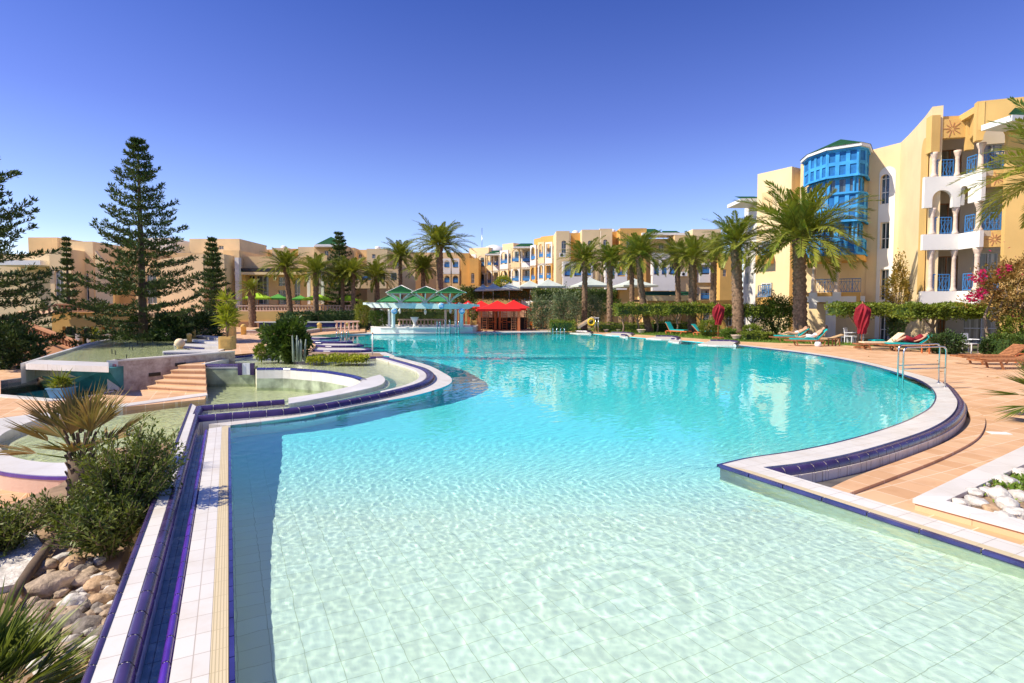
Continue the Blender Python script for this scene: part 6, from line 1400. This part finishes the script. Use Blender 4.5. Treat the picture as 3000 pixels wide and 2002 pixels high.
bush('planter_shrub',(t.location.x,t.location.y,.05+h-.06),(.4,.35,.9),520,.16,'bush','tall green shrub in the planter by the red gazebos','shrub')
# blue flower pot at left
x,y=G(181,1168,LD); t=thing('blue_flower_pot','blue square tapered pot on the lower deck left of the steps','flower pot',(x,y,LD)); s=50*y/F
b=MB().mat('potblue'); 
vs=[(-s*.36,-s*.36,0),(s*.36,-s*.36,0),(s*.36,s*.36,0),(-s*.36,s*.36,0),(-s*.5,-s*.5,s*.62),(s*.5,-s*.5,s*.62),(s*.5,s*.5,s*.62),(-s*.5,s*.5,s*.62)]; b.add(vs,[(0,3,2,1),(0,1,5,4),(1,2,6,5),(2,3,7,6),(3,0,4,7)]).box((0,0,s*.64),(s*1.06,s*1.06,.04)); b.build('pot',t); MB().mat('soil').box((0,0,s*.665),(s*.9,s*.9,.02)).build('soil_fill',t)
tp_=thing('potted_flowers','green spiky plant with small yellow flowers growing in the blue pot','plant',(x,y,LD+s*.66)); P,dd=blob((0,0,.1),(.26,.26,.14),420,shell=.3); leaf_mesh('foliage',P,dd+rdir(420,.4),.09,.5,'hedge',tp_); leaf_mesh('blossoms',P[:130]+np.array([0,0,.04]),rdir(130,.5),.06,.9,'yellowbush',tp_); n=60; leaf_mesh('spiky_leaves',np.zeros((n,3))+np.array([0,0,.1]),rdir(n,.9),.46,.07,'hedge',tp_)
# round stone pots by palms
for px,py,d_,lb in ((1880,972,44,'wide stone bowl at the foot of the bent leaning palm'),(2160,1000,35.5,'stone bowl at foot of the large thick palm'),(1777,962,47,'small stone bowl by the straight rough barked palm'),(1812,962,47.5,'small round stone bowl right of the rough barked palm')):
    x=X(px,d_); t=thing('stone_bowl',lb,'stone bowl',(x,d_,0),0,'stone bowls by the palms'); s=.32 if px in(1880,2160) else .2; MB().mat('column').lathe([(s*.6,0),(s*.7,s*.3),(s*1.1,s),(s*1.2,s*1.1),(s*.9,s*1.12),(s*.85,s*.9)],(0,0,0),12).build('bowl',t)
# ---- bar pergola
DB=46.0
bp=thing('bar_platform','pale teal bar platform with curved front wall at the far pool edge','platform')
x0,x1=X(1080,DB),X(1392,DB); 
crv=[(x0,DB+.6),(x0+1.2,DB-.9),(x0+4,DB-1.5),(x1-2,DB-1.3),(x1-.2,DB-.4),(x1,DB+1),(x1,DB+5),(x0,DB+5)]
MB().mat('paleteal').prism(crv,-.1,.42).build('curved_wall',bp); MB().mat('whitep').prism([(p[0],p[1]-.06) if p[1]<DB+2 else p for p in crv],.425,.50).build('counter_top',bp)
struct(MB().mat('water_teal').sheet([(X(1060,44),43.7),(X(1400,44),43.7),(x1,DB+.4),(x0-.4,DB+.6)],.012).build('bar_side_water'))
pg=thing('bar_pergola','pale teal pergola with curved beams and slim columns over the bar','pergola',(0,0,0))
zb=Z(912,DB); zt_=Z(901,DB)
for i,(px,dd,w_,py) in enumerate(((1117,DB+1.5,9,906),(1140,DB+.4,8,906),(1152,DB-1.2,11,908),(1305,DB+2,7,908),(1335,DB+1,8,908),(1352,DB-1.0,11,908))):
    b=MB().mat('paleteal' if i in(2,5) else 'column' if i==3 else 'whitep'); x=X(px,dd); ww=w_*dd/F; b.lathe([(ww*.62,0),(ww*.5,.12),(ww*.5,zt_-.7),(ww*.55,zt_-.6)],(x,dd,.42),10); b.build('column',pg)
def beam(pts,w,h,mat,name):
    for_=lin([(p[0],p[1]) for p in pts],.6); zz=[p[2] for p in pts]; n=len(for_)
    f=lambda i:zz[0]+(zz[-1]-zz[0])*i/(n-1); vs=[];fs=[]
    for i,p in enumerate(for_):
        nn=nrm2(for_,i)*w/2; z=f(i); hh=h*(1 if 1<i<n-2 else .45); vs+=[(p.x+nn.x,p.y+nn.y,z+h/2),(p.x-nn.x,p.y-nn.y,z+h/2),(p.x-nn.x,p.y-nn.y,z+h/2-hh),(p.x+nn.x,p.y+nn.y,z+h/2-hh)]
    for i in range(n-1):
        k=4*i
        for a,b_ in ((0,1),(1,2),(2,3),(3,0)): fs.append((k+a,k+b_,k+4+b_,k+4+a))
    fs+=[(0,1,2,3),(4*n-1,4*n-2,4*n-3,4*n-4)]; return MB().mat(mat).add(vs,fs).build(name,pg)
zc=Z(899,DB)
beam([(X(1068,DB+1.5),DB+1.5,zc+.15),(X(1130,DB-.4),DB-.6,zc),(X(1200,DB-1.4),DB-1.4,zc),(X(1290,DB-1.6),DB-1.6,zc),(X(1350,DB-1.1),DB-1.1,zc),(X(1402,DB),DB,zc-.02)],.3,.42,'paleteal','curved_beam')
beam([(X(1070,DB+2.6),DB+2.6,zc+.1),(X(1390,DB+2.4),DB+2.4,zc+.1)],.25,.3,'whitep','rear_beam')
for k in range(12): px=1085+k*26; MB().mat('whitep').box((X(px,DB),DB+.7,zc+.27),(.1,4.6,.12),.05).build('cross_slat',pg)
for px,py,dd,lb in ((1155,912,DB-1.75,'round blue sign on the left front pergola column'),(1293,897,DB-1.95,'round blue sign on pergola beam centre'),(1353,912,DB-1.6,'round blue sign on the right front pergola column')):
    c=V(px,py,dd); t=thing('round_sign',lb,'sign',(c.x,c.y,c.z),0,'round blue signs on the pergola'); r=.23
    MB().mat('whitep').tube([(0,.01,0),(0,-.012,0)],r*1.12,18).build('white_border',t); MB().mat('signblue').tube([(0,-.013,0),(0,-.028,0)],r,18).build('blue_disc',t)
    b=MB().mat('whitep')
    for z,w in ((.07,.26),(0,.34),(-.07,.26)): b.box((0,-.033,z),(w,.006,.028))
    b.build('white_lettering',t)
for px,py in ((1171,912),(1246,915),(1320,912)):
    c=V(px,py,DB+1); t=thing('hanging_lantern','white lantern hanging under the bar pergola, %s'%{1171:'left one',1246:'middle one',1320:'right one'}[px],'lantern',(c.x,c.y,c.z),0,'lanterns under the pergola'); MB().mat('whitep').lathe([(.03,-.22),(.1,-.1),(.13,.08),(.05,.2),(.02,.25)],(0,0,0),8).build('lamp_body',t); MB().mat('blackm').tube([(0,0,.25),(0,0,zc-c.z-.1)],.012,4).build('hanging_rod',t)
# tree like white columns with green pyramid roofs
def pyr(px,pya,pyb,hw,d,label,grp,mat='greenfab',rim='lime' ,sag=0.0,dep=None,rz=.18,name='pyramid_roof',cat='roof'):
    ap=V(px,pya,d); zb_=Z(pyb,d); h=ap.z-zb_; w=hw*d/F; t=thing(name,label,cat,(ap.x,d,zb_),rz,grp); n=10; vs=[];fs=[]
    b=MB().mat(mat)
    cs=[(-w,-w),(w,-w),(w,w),(-w,w)]
    for i in range(4):
        a=Vector((*cs[i],0)); c=Vector((*cs[(i+1)%4],0)); top=Vector((0,0,h)); K=6; base=len(vs)
        for r_ in range(K+1):
            u=r_/K; l=a.lerp(top,u); q=c.lerp(top,u); dz=-sag*h*math.sin(PI*u)
            for s_ in range(3): m=l.lerp(q,s_/2); vs.append((m.x,m.y,m.z+dz))
        for r_ in range(K):
            for s_ in range(2): k=base+r_*3+s_; fs.append((k,k+1,k+4,k+3))
    b.add(vs,fs); b.build('canopy',t)
    return t,w,h
for i,(px,lb) in enumerate(((1173,'left'),(1245,'middle'),(1316,'right'))):
    g=thing('tree_column','white branching column under green slatted pyramid roof, %s of three'%lb,'column',(X(px,DB-.7),DB-.7,zc+.1),0,'branching columns over the bar')
    hh=Z(861,DB-.7)-zc-.1; b=MB().mat('whitep')
    for k in range(8):
        a=PI/4*k+.2; c,s_=math.cos(a),math.sin(a); b.tube([(c*.1,s_*.1,0),(c*.13,s_*.13,hh*.35),(c*.4,s_*.4,hh*.62),(c*1.05,s_*1.05,hh)],.055,5)
    b.build('branches',g); MB().mat('whitep').lathe([(.22,0),(.16,.1),(.14,hh*.4)],(0,0,0),8).build('shaft',g)
    t,w,h=pyr(px+3,838 if i==0 else 841,859,43,DB-.7,'upper green slatted pyramid roof, %s of three over the bar'%lb,'green pyramid roofs over the bar'); b=MB().mat('whitep')
    for cs in ((-w,-w),(w,-w),(w,w),(-w,w)): b.tube([(*cs,0),(0,0,h+.04)],.04,4)
    b.mat('greenfab')
    for k in range(1,9):
        u=k/9; ww=w*(1-u); z=h*u+.03
        for s_ in (-1,1): b.box((0,s_*ww,z),(2*ww,.05,.05))
    b.build('ribs',t)
for i,(px,lb) in enumerate(((1148,'left'),(1220,'middle'),(1290,'right'))):
    t,w,h=pyr(px,864,884,41,DB+2.4,'lower green slatted pyramid roof, %s of three over the bar'%lb,'green pyramid roofs over the bar'); b=MB().mat('lime' if False else 'greenfab')
    for cs in ((-w,-w),(w,-w),(w,w),(-w,w)): b.tube([(*cs,0),(0,0,h+.04)],.05,4)
    for s_ in (-1,1): b.box((0,s_*w,0),(2*w,.06,.06)); b.box((s_*w,0,0),(.06,2*w,.06))
    b.build('ribs',t); t.location.z-=.02
    for s_ in (-1,1): MB().mat('whitep').box((s_*w*.7,0,-(t.location.z-zc-.1)/2),(.07,.07,t.location.z-zc-.1)).build('support_post',t)
# fountain bowl at the bar, bar stools as blue signs etc
x=X(1213,DB); t=thing('stone_urn','white stone urn standing on the bar platform','urn',(x,DB+.2,.5)); MB().mat('whitep').lathe([(.2,0),(.12,.1),(.1,.3),(.3,.62),(.36,.8),(.3,.8),(.25,.65)],(0,0,0),12).build('bowl',t)
# ---- red gazebos
def gazebo(px,pya,pye,hw,d,label,posts=True,mat='red',grp='red gazebos',pb=962,rz=.12,lat=True):
    t,w,h=pyr(px,pya,pye,hw,d,label,grp,mat=mat,sag=.10,rz=rz,name='gazebo',cat='gazebo'); z=t.location.z
    b=MB().mat(mat); 
    for s_ in (-1,1): b.box((0,s_*(w-.02),-.09),(2*w,.03,.2)); b.box((s_*(w-.02),0,-.09),(.03,2*w,.2))
    b.build('valance',t)
    if posts:
        for i,(sx,sy) in enumerate(((-1,-1),(1,-1),(-1,1),(1,1))):
            b=MB().mat('redwood' if sy<0 else 'wood'); b.box((sx*w*.9,sy*w*.9,-z/2-.02),(.22 if sy<0 else .14,.2,z)); b.build('post',t)
            if lat and sy<0:
                b=MB().mat('wood' if sx>0 else 'redwood'); xx=sx*w*.9-sx*.45
                b.box((xx-.2,sy*w*.9,-z/2),(.05,.05,z)).box((xx+.2,sy*w*.9,-z/2),(.05,.05,z))
                for k in range(8): b.box((xx,sy*w*.9,-.25-z*.85*k/8),(.4,.04,.05))
                b.build('lattice',t)
    return t
gazebo(1457,881,906,62,50,'nearest red pyramid gazebo in the middle with orange posts')
gazebo(1505,879,904,50,53,'red pyramid gazebo at the right end of the row')
gazebo(1410,881,902,42,53,'red pyramid gazebo second from the left')
gazebo(1372,881,900,38,56,'leftmost red gazebo half hidden behind the pergola beam')
gazebo(1338,883,903,22,58,'small red roof corner seen behind the pergola column',lat=False)
for px,w_,lb in ((1385,60,'left'),):
    pass
it=thing('dark_bar_counter','dark bar counter and stools in shade under the red gazebos','counter',(X(1470,52),52,0)); MB().mat('dark').box((0,1.0,.55),(4.6,.7,1.1)).build('counter',it); MB().mat('wood').box((0,1.0,1.12),(4.9,.9,.06)).build('counter_top',it)
for k in range(5): x=X(1420+k*24,50.6); t=thing('bar_stool','dark bar stool at the shaded counter, number %s from left'%('one two three four five'.split()[k]),'stool',(x,50.9,0),0,'bar stools under the gazebos'); t['label']='dark bar stool standing before the shaded counter under the red gazebos'; b=MB().mat('blackm'); b.tube([(0,0,0),(0,0,.72)],.04,6); b.build('leg',t); MB().mat('redwood').lathe([(.18,.72),(.2,.76),(.17,.8)],(0,0,0),10).build('seat',t)
# ---- lime parasols at the lobby terrace
def parasol(px,pya,pye,hw,d,label,mat,grp,zb,pole='wood'):
    t,w,h=pyr(px,pya,pye,hw,d,label,grp,mat=mat,sag=.06,name='parasol',cat='parasol'); z=t.location.z; MB().mat(pole).tube([(0,0,zb-z),(0,0,h+.1)],.045,6).build('pole',t); b=MB().mat(mat)
    for s_ in (-1,1): b.box((0,s_*w,-.08),(2*w,.03,.18)); b.box((s_*w,0,-.08),(.03,2*w,.18))
    b.build('valance',t); return t
zt0=Z(913,58)
parasol(757,857,873,34,60,'lime green parasol left before the lobby glass front','lime','green parasols on the lobby terrace',zt0)
parasol(815,861,874,26,61.5,'darker green parasol between the first two lime ones','midgreen','green parasols on the lobby terrace',zt0)
parasol(880,865,876,22,62,'dark green parasol half hidden behind the second lime parasol','midgreen','green parasols on the lobby terrace',zt0)
parasol(932,861,876,39,59.5,'widest lime green parasol on orange posts at terrace centre','lime','green parasols on the lobby terrace',zt0)
parasol(1021,864,878,29,60,'lime green parasol at the right of the terrace','lime','green parasols on the lobby terrace',zt0)
# pale canvas parasols behind hedge
for px,ya,ye,hw,lb in ((1415,835,850,28,'leftmost pale parasol over the hedge'),(1445,831,848,28,'second pale parasol over the hedge'),(1492,829,847,33,'third pale parasol over the hedge with sharp peak'),(1552,822,842,36,'pale green parasol in the middle over the hedge'),(1606,818,840,42,'widest pale green parasol over the climbing hedge'),(1729,814,838,50,'pale parasol behind the palm right of the slide'),(1857,816,838,52,'pale parasol behind the bent leaning palm'),(1170,846,858,30,'pale parasol seen behind the left bar roof')):
    parasol(px,ya,ye,hw,61 if px!=1170 else 55,lb,'canvas','pale parasols behind the hedge',2.0 if px!=1170 else .1,pole='whitep')
struct(MB().mat('deck').prism([(X(1380,59),59.3),(X(2040,59),59.3),(X(2040,66),66),(X(1380,66),66)],.0,2.0).build('upper_terrace'))
# ---- closed parasols
def closed_parasol(px,pyt,pym,pyb,d,label,w=26):
    x=X(px,d); zt=Z(pyt,d); zm=Z(pym,d); zb=Z(pyb,d); t=thing('closed_parasol',label,'parasol',(x,d,zb),0,'closed dark red parasols'); h=zt-zb; m=zm-zb; r=w*d/F/2; b=MB().mat('darkred'); N=22; vs=[];fs=[]; K=12
    for k in range(K+1):
        u=k/K; z=m+(h-m-.1)*u; rr=r*(.62+.48*math.sin(PI*min(1,(1-u)*1.15+.05))**.8)*(1 if u<.85 else (1-u)/.15*.8+.2)
        for i in range(N):
            a=2*PI*i/N+u*1.2; f=rr*(1+.22*math.sin(i*PI)+(.20 if i%2 else -.12)); f*=1+.10*math.sin(5*u+i*1.7); vs.append((f*math.cos(a),f*math.sin(a),z+.04*math.sin(i*2.1)*(1 if k==0 else 0)))
    for k in range(K):
        for i in range(N): q=(i+1)%N; fs.append((k*N+i,k*N+q,(k+1)*N+q,(k+1)*N+i))
    fs.append(tuple(range(K*N,K*N+N))); b.add(vs,fs); b.build('folded_canopy',t); MB().mat('wood').tube([(0,0,0),(0,0,h)],.032,8).build('pole',t); MB().mat('darkred').tube([(0,0,m+(h-m)*.42),(0,0,m+(h-m)*.46)],r*.92,14).build('tie_strap',t)
    MB().mat('wood').box((0,0,.05),(.75,.12,.09)).box((0,0,.055),(.12,.75,.09)).build('cross_base',t); return t
closed_parasol(2527,884,978,1020,28.5,'closed dark red parasol in front of the hotel between lounger groups',w=31)
closed_parasol(2105,886,952,992,36,'closed dark red parasol beside the empty teal cushioned lounger',w=25)
# ---- loungers
def lounger(label,x,y,z,rz,back=35,frame='wood',cush=None,L=1.95,W=.64,grp='wooden sun loungers',towel=False,seatc=None):
    """seat extends to +X from the backrest at -X"""
    t=thing('sun_lounger',label,'sun lounger',(x,y,z),rz,grp); hb=.62; seat=L-hb-.02
    b=MB().mat(frame)
    for s_ in (-1,1): b.box((L*.5-.31,s_*(W/2-.03),.30),(L-.05,.05,.07))
    b.box((L-.36,0,.30),(.05,W,.06)); b.build('side_frame',t)
    b=MB().mat(frame)
    for k in range(11): b.box((.08+k*seat/11,0,.345),(seat/11*.72,W-.02,.022))
    b.build('seat_slats',t)
    a=R(back); b=MB().mat(frame)
    for k in range(8): u=.04+k*.085; b.box((-u*math.cos(a),0,.345+u*math.sin(a)),(.065,W-.02,.022),ry=a)
    for s_ in (-1,1): b.box((-.33*math.cos(a),s_*(W/2-.03),.33+.33*math.sin(a)),(.68,.04,.04),ry=a)
    b.build('backrest',t)
    for lx in (-.38,.95+.05):
        for s_ in (-1,1): MB().mat(frame).box((lx+.06,s_*(W/2-.04),.14),(.06,.05,.31),ry=(-.35 if lx<0 else .35)).build('leg',t)
    if cush:
        b=MB().mat(cush); b.box((seat*.5+.03,0,.385),(seat,W-.08,.06)); b.build('seat_cushion',t); b=MB().mat(seatc or cush); b.box((-.35*math.cos(a)-.03*math.sin(a),0,.36+.35*math.sin(a)+.03*math.cos(a)),(.72,W-.08,.06),ry=a); b.build('back_cushion',t)
    return t
def lp(px,py,z=0.0): return G(px,py,z)
def put(label,px,py,rz,**k): x,y=lp(px,py); return lounger(label,x,y,0,rz,**k)
put('empty lounger with teal cushion, left one of the two at the centre right lawn',1968,981,-.95,back=58,cush='teal',frame='redwood')
put('empty lounger with teal cushion beside the closed centre parasol',2050,986,-.75,back=45,cush='teal',frame='redwood')
L1=put('lounger under the person with bent arm, behind the front one',2338,1003,PI-.30,back=40,cush='teal')
L2=put('front lounger with raised teal back under the person in white shorts',2392,1014,PI-.22,back=52,cush='teal')
put('bare pale wooden lounger behind the two sunbathers at right',2432,1008,PI-.3,back=20,frame='palewood')
put('lounger with raised cream back cushion and teal towel on its seat',2606,1026,PI-.12,back=42,frame='wood',cush='creamcush')
L3=put('teal cushioned lounger under the person in dark red',2688,1030,PI-.25,back=38,cush='teal')
put('bare brown lounger with raised back at right edge, rear one',2945,1068,PI-.08,back=38,frame='wood',L=2.1,W=.7)
put('bare brown lounger at the right edge, front lower one',2998,1080,PI+.02,back=18,frame='wood',L=2.1,W=.7)
x,y=lp(2590,1022); tt=thing('folded_towel','teal towel folded on the cream cushioned lounger','towel',(x-.45,y-.05,.42),.1); MB().mat('teal').box((0,0,.02),(.55,.5,.045)).box((.02,0,.05),(.48,.44,.03)).build('towel_folds',tt)
# tables
def table(label,px,py,w,h,mat,z=0.0,n='side_table'):
    x,y=lp(px,py); t=thing(n,label,'table',(x,y,z),.1); MB().mat(mat).box((0,0,h-.02),(w,w*.8,.04)).build('tabletop',t)
    for sx in (-1,1):
        for sy in (-1,1): MB().mat(mat).box((sx*(w/2-.04),sy*(w*.4-.04),h/2-.02),(.05,.05,h-.04)).build('leg',t)
table('small orange wooden table right of the person in dark red',2727,1036,.62,.42,'redwood'); table('orange wooden low table between the brown loungers at right edge',2978,1062,.5,.36,'redwood'); table('small wooden side table right of the sunbathers',2443,1014,.5,.42,'wood')
def white_chair(label,px,py,rz,mat='whiteplastic'):
    x,y=lp(px,py); t=thing('plastic_chair',label,'chair',(x,y,0),rz,'white plastic chairs'); MB().mat(mat).box((0,0,.43),(.5,.48,.04)).build('seat',t); b=MB().mat(mat)
    for k in range(5): b.box((-.18+.09*k,.24,.67),(.05,.03,.44),rx=-.15)
    b.box((0,.28,.88),(.46,.04,.08)); b.build('backrest',t)
    for sx in (-1,1):
        MB().mat(mat).box((sx*.25,0,.64),(.05,.46,.03)).build('armrest',t)
        for sy in (-1,1): MB().mat(mat).box((sx*.22,sy*.2,.21),(.045,.045,.43)).build('leg',t)
white_chair('white and blue plastic chair on patio between the dark shrubs',2842,1034,.3); white_chair('white plastic chair in the shade beneath the hotel arches',2490,1006,.6)
table('low white table on the patio below the blue bay',2505,1006,.7,.4,'whiteplastic'); table('second low white table under the hotel arch',2478,1004,.45,.36,'whiteplastic')
x,y=lp(2393,1016); t=thing('beach_bag','pale purple and white beach bag on the deck beside the front lounger','bag',(x,y-.1,0)); b=MB().mat('whiteplastic'); b.lathe([(.12,0),(.17,.08),(.16,.2),(.12,.27),(.10,.26)],(0,0,0),10); b.build('bag_body',t); MB().mat('bluetile').tube([(-.1,0,.25),(-.06,0,.38),(.06,0,.38),(.1,0,.25)],.012,5).build('handle',t)
# slide
sx,sy=X(1690,47),47.0; t=thing('water_slide','small cream water slide with yellow ring at the far right pool edge','water slide'); a=Vector((X(1691,46),46,.35)); c=Vector((X(1742,46),46.4,Z(933,46.2))); b=MB().mat('creamcush')
u=(c-a).normalized(); ang=math.atan2(u.y,u.x); L=(c-a).length; m=(a+c)/2; b.box(m,(L,.5,.06),ang,ry=-math.asin(u.z)); 
for s_ in (-1,1): b.box(m+Vector((-math.sin(ang)*s_*.26,math.cos(ang)*s_*.26,.08)),(L,.04,.2),ang,ry=-math.asin(u.z))
b.build('chute',t); MB().mat('whitep').box(c+Vector((.15,0,.03)),(.5,.55,.06)).build('top_platform',t); b=MB().mat('steel')
for dx in (.1,.35): b.tube([c+Vector((dx,-.25,0)),Vector((c.x+dx,c.y-.25,0))],.025,6).tube([c+Vector((dx,.25,0)),Vector((c.x+dx,c.y+.25,0))],.025,6)
b.build('support_leg',t)
rg_=thing('swim_ring','yellow swim ring with dark centre hanging on the water slide','swim ring',(X(1733,45.6),45.65,Z(944,45.6))); N=18; b=MB().mat('signyellow'); b.tube([(.26*math.cos(2*PI*k/N),0,.26*math.sin(2*PI*k/N)) for k in range(N+1)],.07,8,False); b.build('ring',rg_)
# a frame sign
x=X(1563,51.5); t=thing('a_frame_sign','yellow folding A frame caution sign on the deck right of red gazebos','sign',(x,51.5,0)); 
for s_ in (-1,1):
    b=MB().mat('signyellow'); b.box((s_*.16-.0,0,.33),(.05,.3,.70),ry=-s_*.42); b.build('leaf_panel',t)
# ---- people
def person(name_label,joints,radii,edges,loc,rz,clothes):
    t=thing('person',name_label,'person',loc,rz)
    def skin(name,ids,mat,scale=1.0,lv=2):
        idx={j:i for i,j in enumerate(ids)}; me=bpy.data.meshes.new(name); ed=[(idx[a],idx[b_]) for a,b_ in edges if a in idx and b_ in idx]; me.from_pydata([joints[j] for j in ids],ed,[]); o=bpy.data.objects.new(name,me); COL.objects.link(o)
        m=o.modifiers.new('s','SKIN'); sv=me.skin_vertices[0].data if me.skin_vertices else None
        if sv is None: me.skin_vertices if True else None
        return o
    return t
def capsule_body(label,spec,loc,rz,clothes,hair=True):
    """continuous skinned body from joint dict using a skin modifier, then frozen to mesh"""
    J,RD,ED=spec; ids=list(J); idx={j:i for i,j in enumerate(ids)}; bm=bmesh.new(); lay=bm.verts.layers.skin.verify(); vs=[bm.verts.new(J[j]) for j in ids]
    for v,j in zip(vs,ids): v[lay].radius=(RD[j],RD[j]); v[lay].use_root=(j=='pelvis')
    for a,b_ in ED: bm.edges.new((vs[idx[a]],vs[idx[b_]]))
    me=bpy.data.meshes.new('tmp'); bm.to_mesh(me); bm.free(); o=bpy.data.objects.new('tmp',me); COL.objects.link(o); o.modifiers.new('s','SKIN').use_smooth_shade=True; sb=o.modifiers.new('u','SUBSURF'); sb.levels=2; sb.render_levels=2
    dg=bpy.context.evaluated_depsgraph_get(); dg.update(); m2=bpy.data.meshes.new_from_object(o.evaluated_get(dg)); bpy.data.objects.remove(o)
    m2.name='body'; m2.materials.clear(); m2.materials.append(MT['skin']); m2.polygons.foreach_set('use_smooth',[True]*len(m2.polygons))
    t=thing('person',label,'person',loc,rz); bo=link('body',m2,t)
    for nm,mat,a,b_,r0,r1 in clothes:
        A,B=Vector(J[a]),Vector(J[b_]); MB().mat(mat).tube([A+(A-B)*.08,A.lerp(B,.5),B],[r0,(r0+r1)/2*1.04,r1],12).build(nm,t)
    hd=Vector(J['head'])
    if hair:
        b=MB().mat('hair'); q=hd+(hd-Vector(J['neck'])).normalized()*.03; vs_=[]; 
        b.lathe([(.001,-.10),(.085,-.07),(.108,0),(.09,.06),(.05,.1),(.001,.115)],(q.x-.02,q.y,q.z+.01),12); b.build('hair',t)
    return t
def lying(knee=.0,arm='head',back=.42,bend=.22):
    # body lies along -X (head) ... +X feet ; hips at origin ; z up
    c,s=math.cos(back),math.sin(back); T=lambda u,y=0,w=0:(-u*c-w*s,y,.13+u*s+w*c)
    J={'pelvis':(0,0,.12),'belly':T(.17),'chest':T(.36,0,.01),'neck':T(.53,0,.02),'head':T(.68,0,.05),
       'hipL':(.05,.10,.11),'hipR':(.05,-.10,.11),'kneeL':(.46,.12,.13+bend),'kneeR':(.46,-.12,.12+knee),'anL':(.86,.13,.06),'anR':(.88,-.13,.06),'toL':(.93,.15,.20),'toR':(.95,-.15,.20),
       'shL':T(.47,.18),'shR':T(.47,-.18)}
    if arm=='head': J.update({'elL':T(.55,.42,.08),'haL':T(.72,.18,.05),'fL':T(.76,.10,.05),'elR':T(.58,-.40,.15),'haR':T(.75,-.18,.06),'fR':T(.78,-.10,.05)})
    else: J.update({'elL':T(.20,.30,-.02),'haL':(.08,.28,.12),'fL':(.16,.26,.11),'elR':T(.22,-.30,.02),'haR':T(.08,-.12,.14),'fR':T(.05,-.02,.15)})
    RD={'pelvis':.135,'belly':.12,'chest':.145,'neck':.055,'head':.10,'hipL':.095,'hipR':.095,'kneeL':.062,'kneeR':.062,'anL':.038,'anR':.038,'toL':.03,'toR':.03,'shL':.06,'shR':.06,'elL':.042,'elR':.042,'haL':.028,'haR':.028,'fL':.024,'fR':.024}
    ED=[('pelvis','belly'),('belly','chest'),('chest','neck'),('neck','head'),('pelvis','hipL'),('pelvis','hipR'),('hipL','kneeL'),('hipR','kneeR'),('kneeL','anL'),('kneeR','anR'),('anL','toL'),('anR','toR'),('chest','shL'),('chest','shR'),('shL','elL'),('shR','elR'),('elL','haL'),('elR','haR'),('haL','fL'),('haR','fR')]
    return J,RD,ED
def onlounger(Lg,off=.12): l=Lg.location; a=Lg.rotation_euler[2]; return (l.x+math.cos(a)*off,l.y+math.sin(a)*off,.40)
p1=capsule_body('sunbather lying on the rear lounger with one bent arm raised behind the head',lying(knee=.02,arm='head',back=.5,bend=.1),onlounger(L1),L1.rotation_euler[2],[('shorts','whiteplastic','pelvis','belly',.15,.135)])
p2=capsule_body('sunbather in white shorts lying on the front teal lounger',lying(knee=.0,arm='side',back=.75,bend=.05),onlounger(L2),L2.rotation_euler[2],[('shorts','whiteplastic','pelvis','belly',.155,.14),('shorts_leg','whiteplastic','hipL','kneeL',.11,.09),('shorts_leg','whiteplastic','hipR','kneeR',.11,.09)])
p3=capsule_body('sunbather wearing dark red lying on the teal lounger near the handrail',lying(knee=.1,arm='side',back=.55,bend=.18),onlounger(L3),L3.rotation_euler[2],[('red_dress','darkred','pelvis','chest',.165,.17),('red_trouser_leg','darkred','hipL','kneeL',.12,.09),('red_trouser_leg','darkred','hipR','kneeR',.12,.09)])
# drain covers on the right deck
x,y=G(2927,1268,-.22); t=thing('deck_cover_plate','pale rectangular cover plate let into the orange deck at right','cover plate',(x,y,-.235*sm((16.2-y)/6)+.004),-.2); MB().mat('whitep').box((0,0,.002),(.34,.18,.012)).build('plate',t)
# bubbling inlet in the foreground water handled by the wave pattern
jt=thing('black_pump_unit','small dark round pump unit sitting in the tiled channel near the bottom','pump'); p=E0+N0*((o_pur+off(385,-.2))/2)+D0*((3.95-E0.y)/D0.y); MB().mat('blackm').lathe([(.07,0),(.085,.04),(.07,.09),(.03,.11)],(p.x,p.y,-.29),12).build('housing',jt)
# thin street lamp like poles in the far left garden
# dots on raised pool: small fountain nozzles
for i,(px,py) in enumerate(((446,1000),(417,1012),(403,1006),(379,1020),(388,1022),(328,1032),(338,1035),(371,1048),(450,994))):
    x,y=G(px,py,.40); t=thing('fountain_nozzle','small dark fountain nozzle standing in the raised green pool','fountain nozzle',(x,y,.33),0,'nozzles in the raised green pool'); MB().mat('blackm').lathe([(.03,0),(.018,.02),(.014,.16),(.024,.18)],(0,0,0),6).build('nozzle',t)
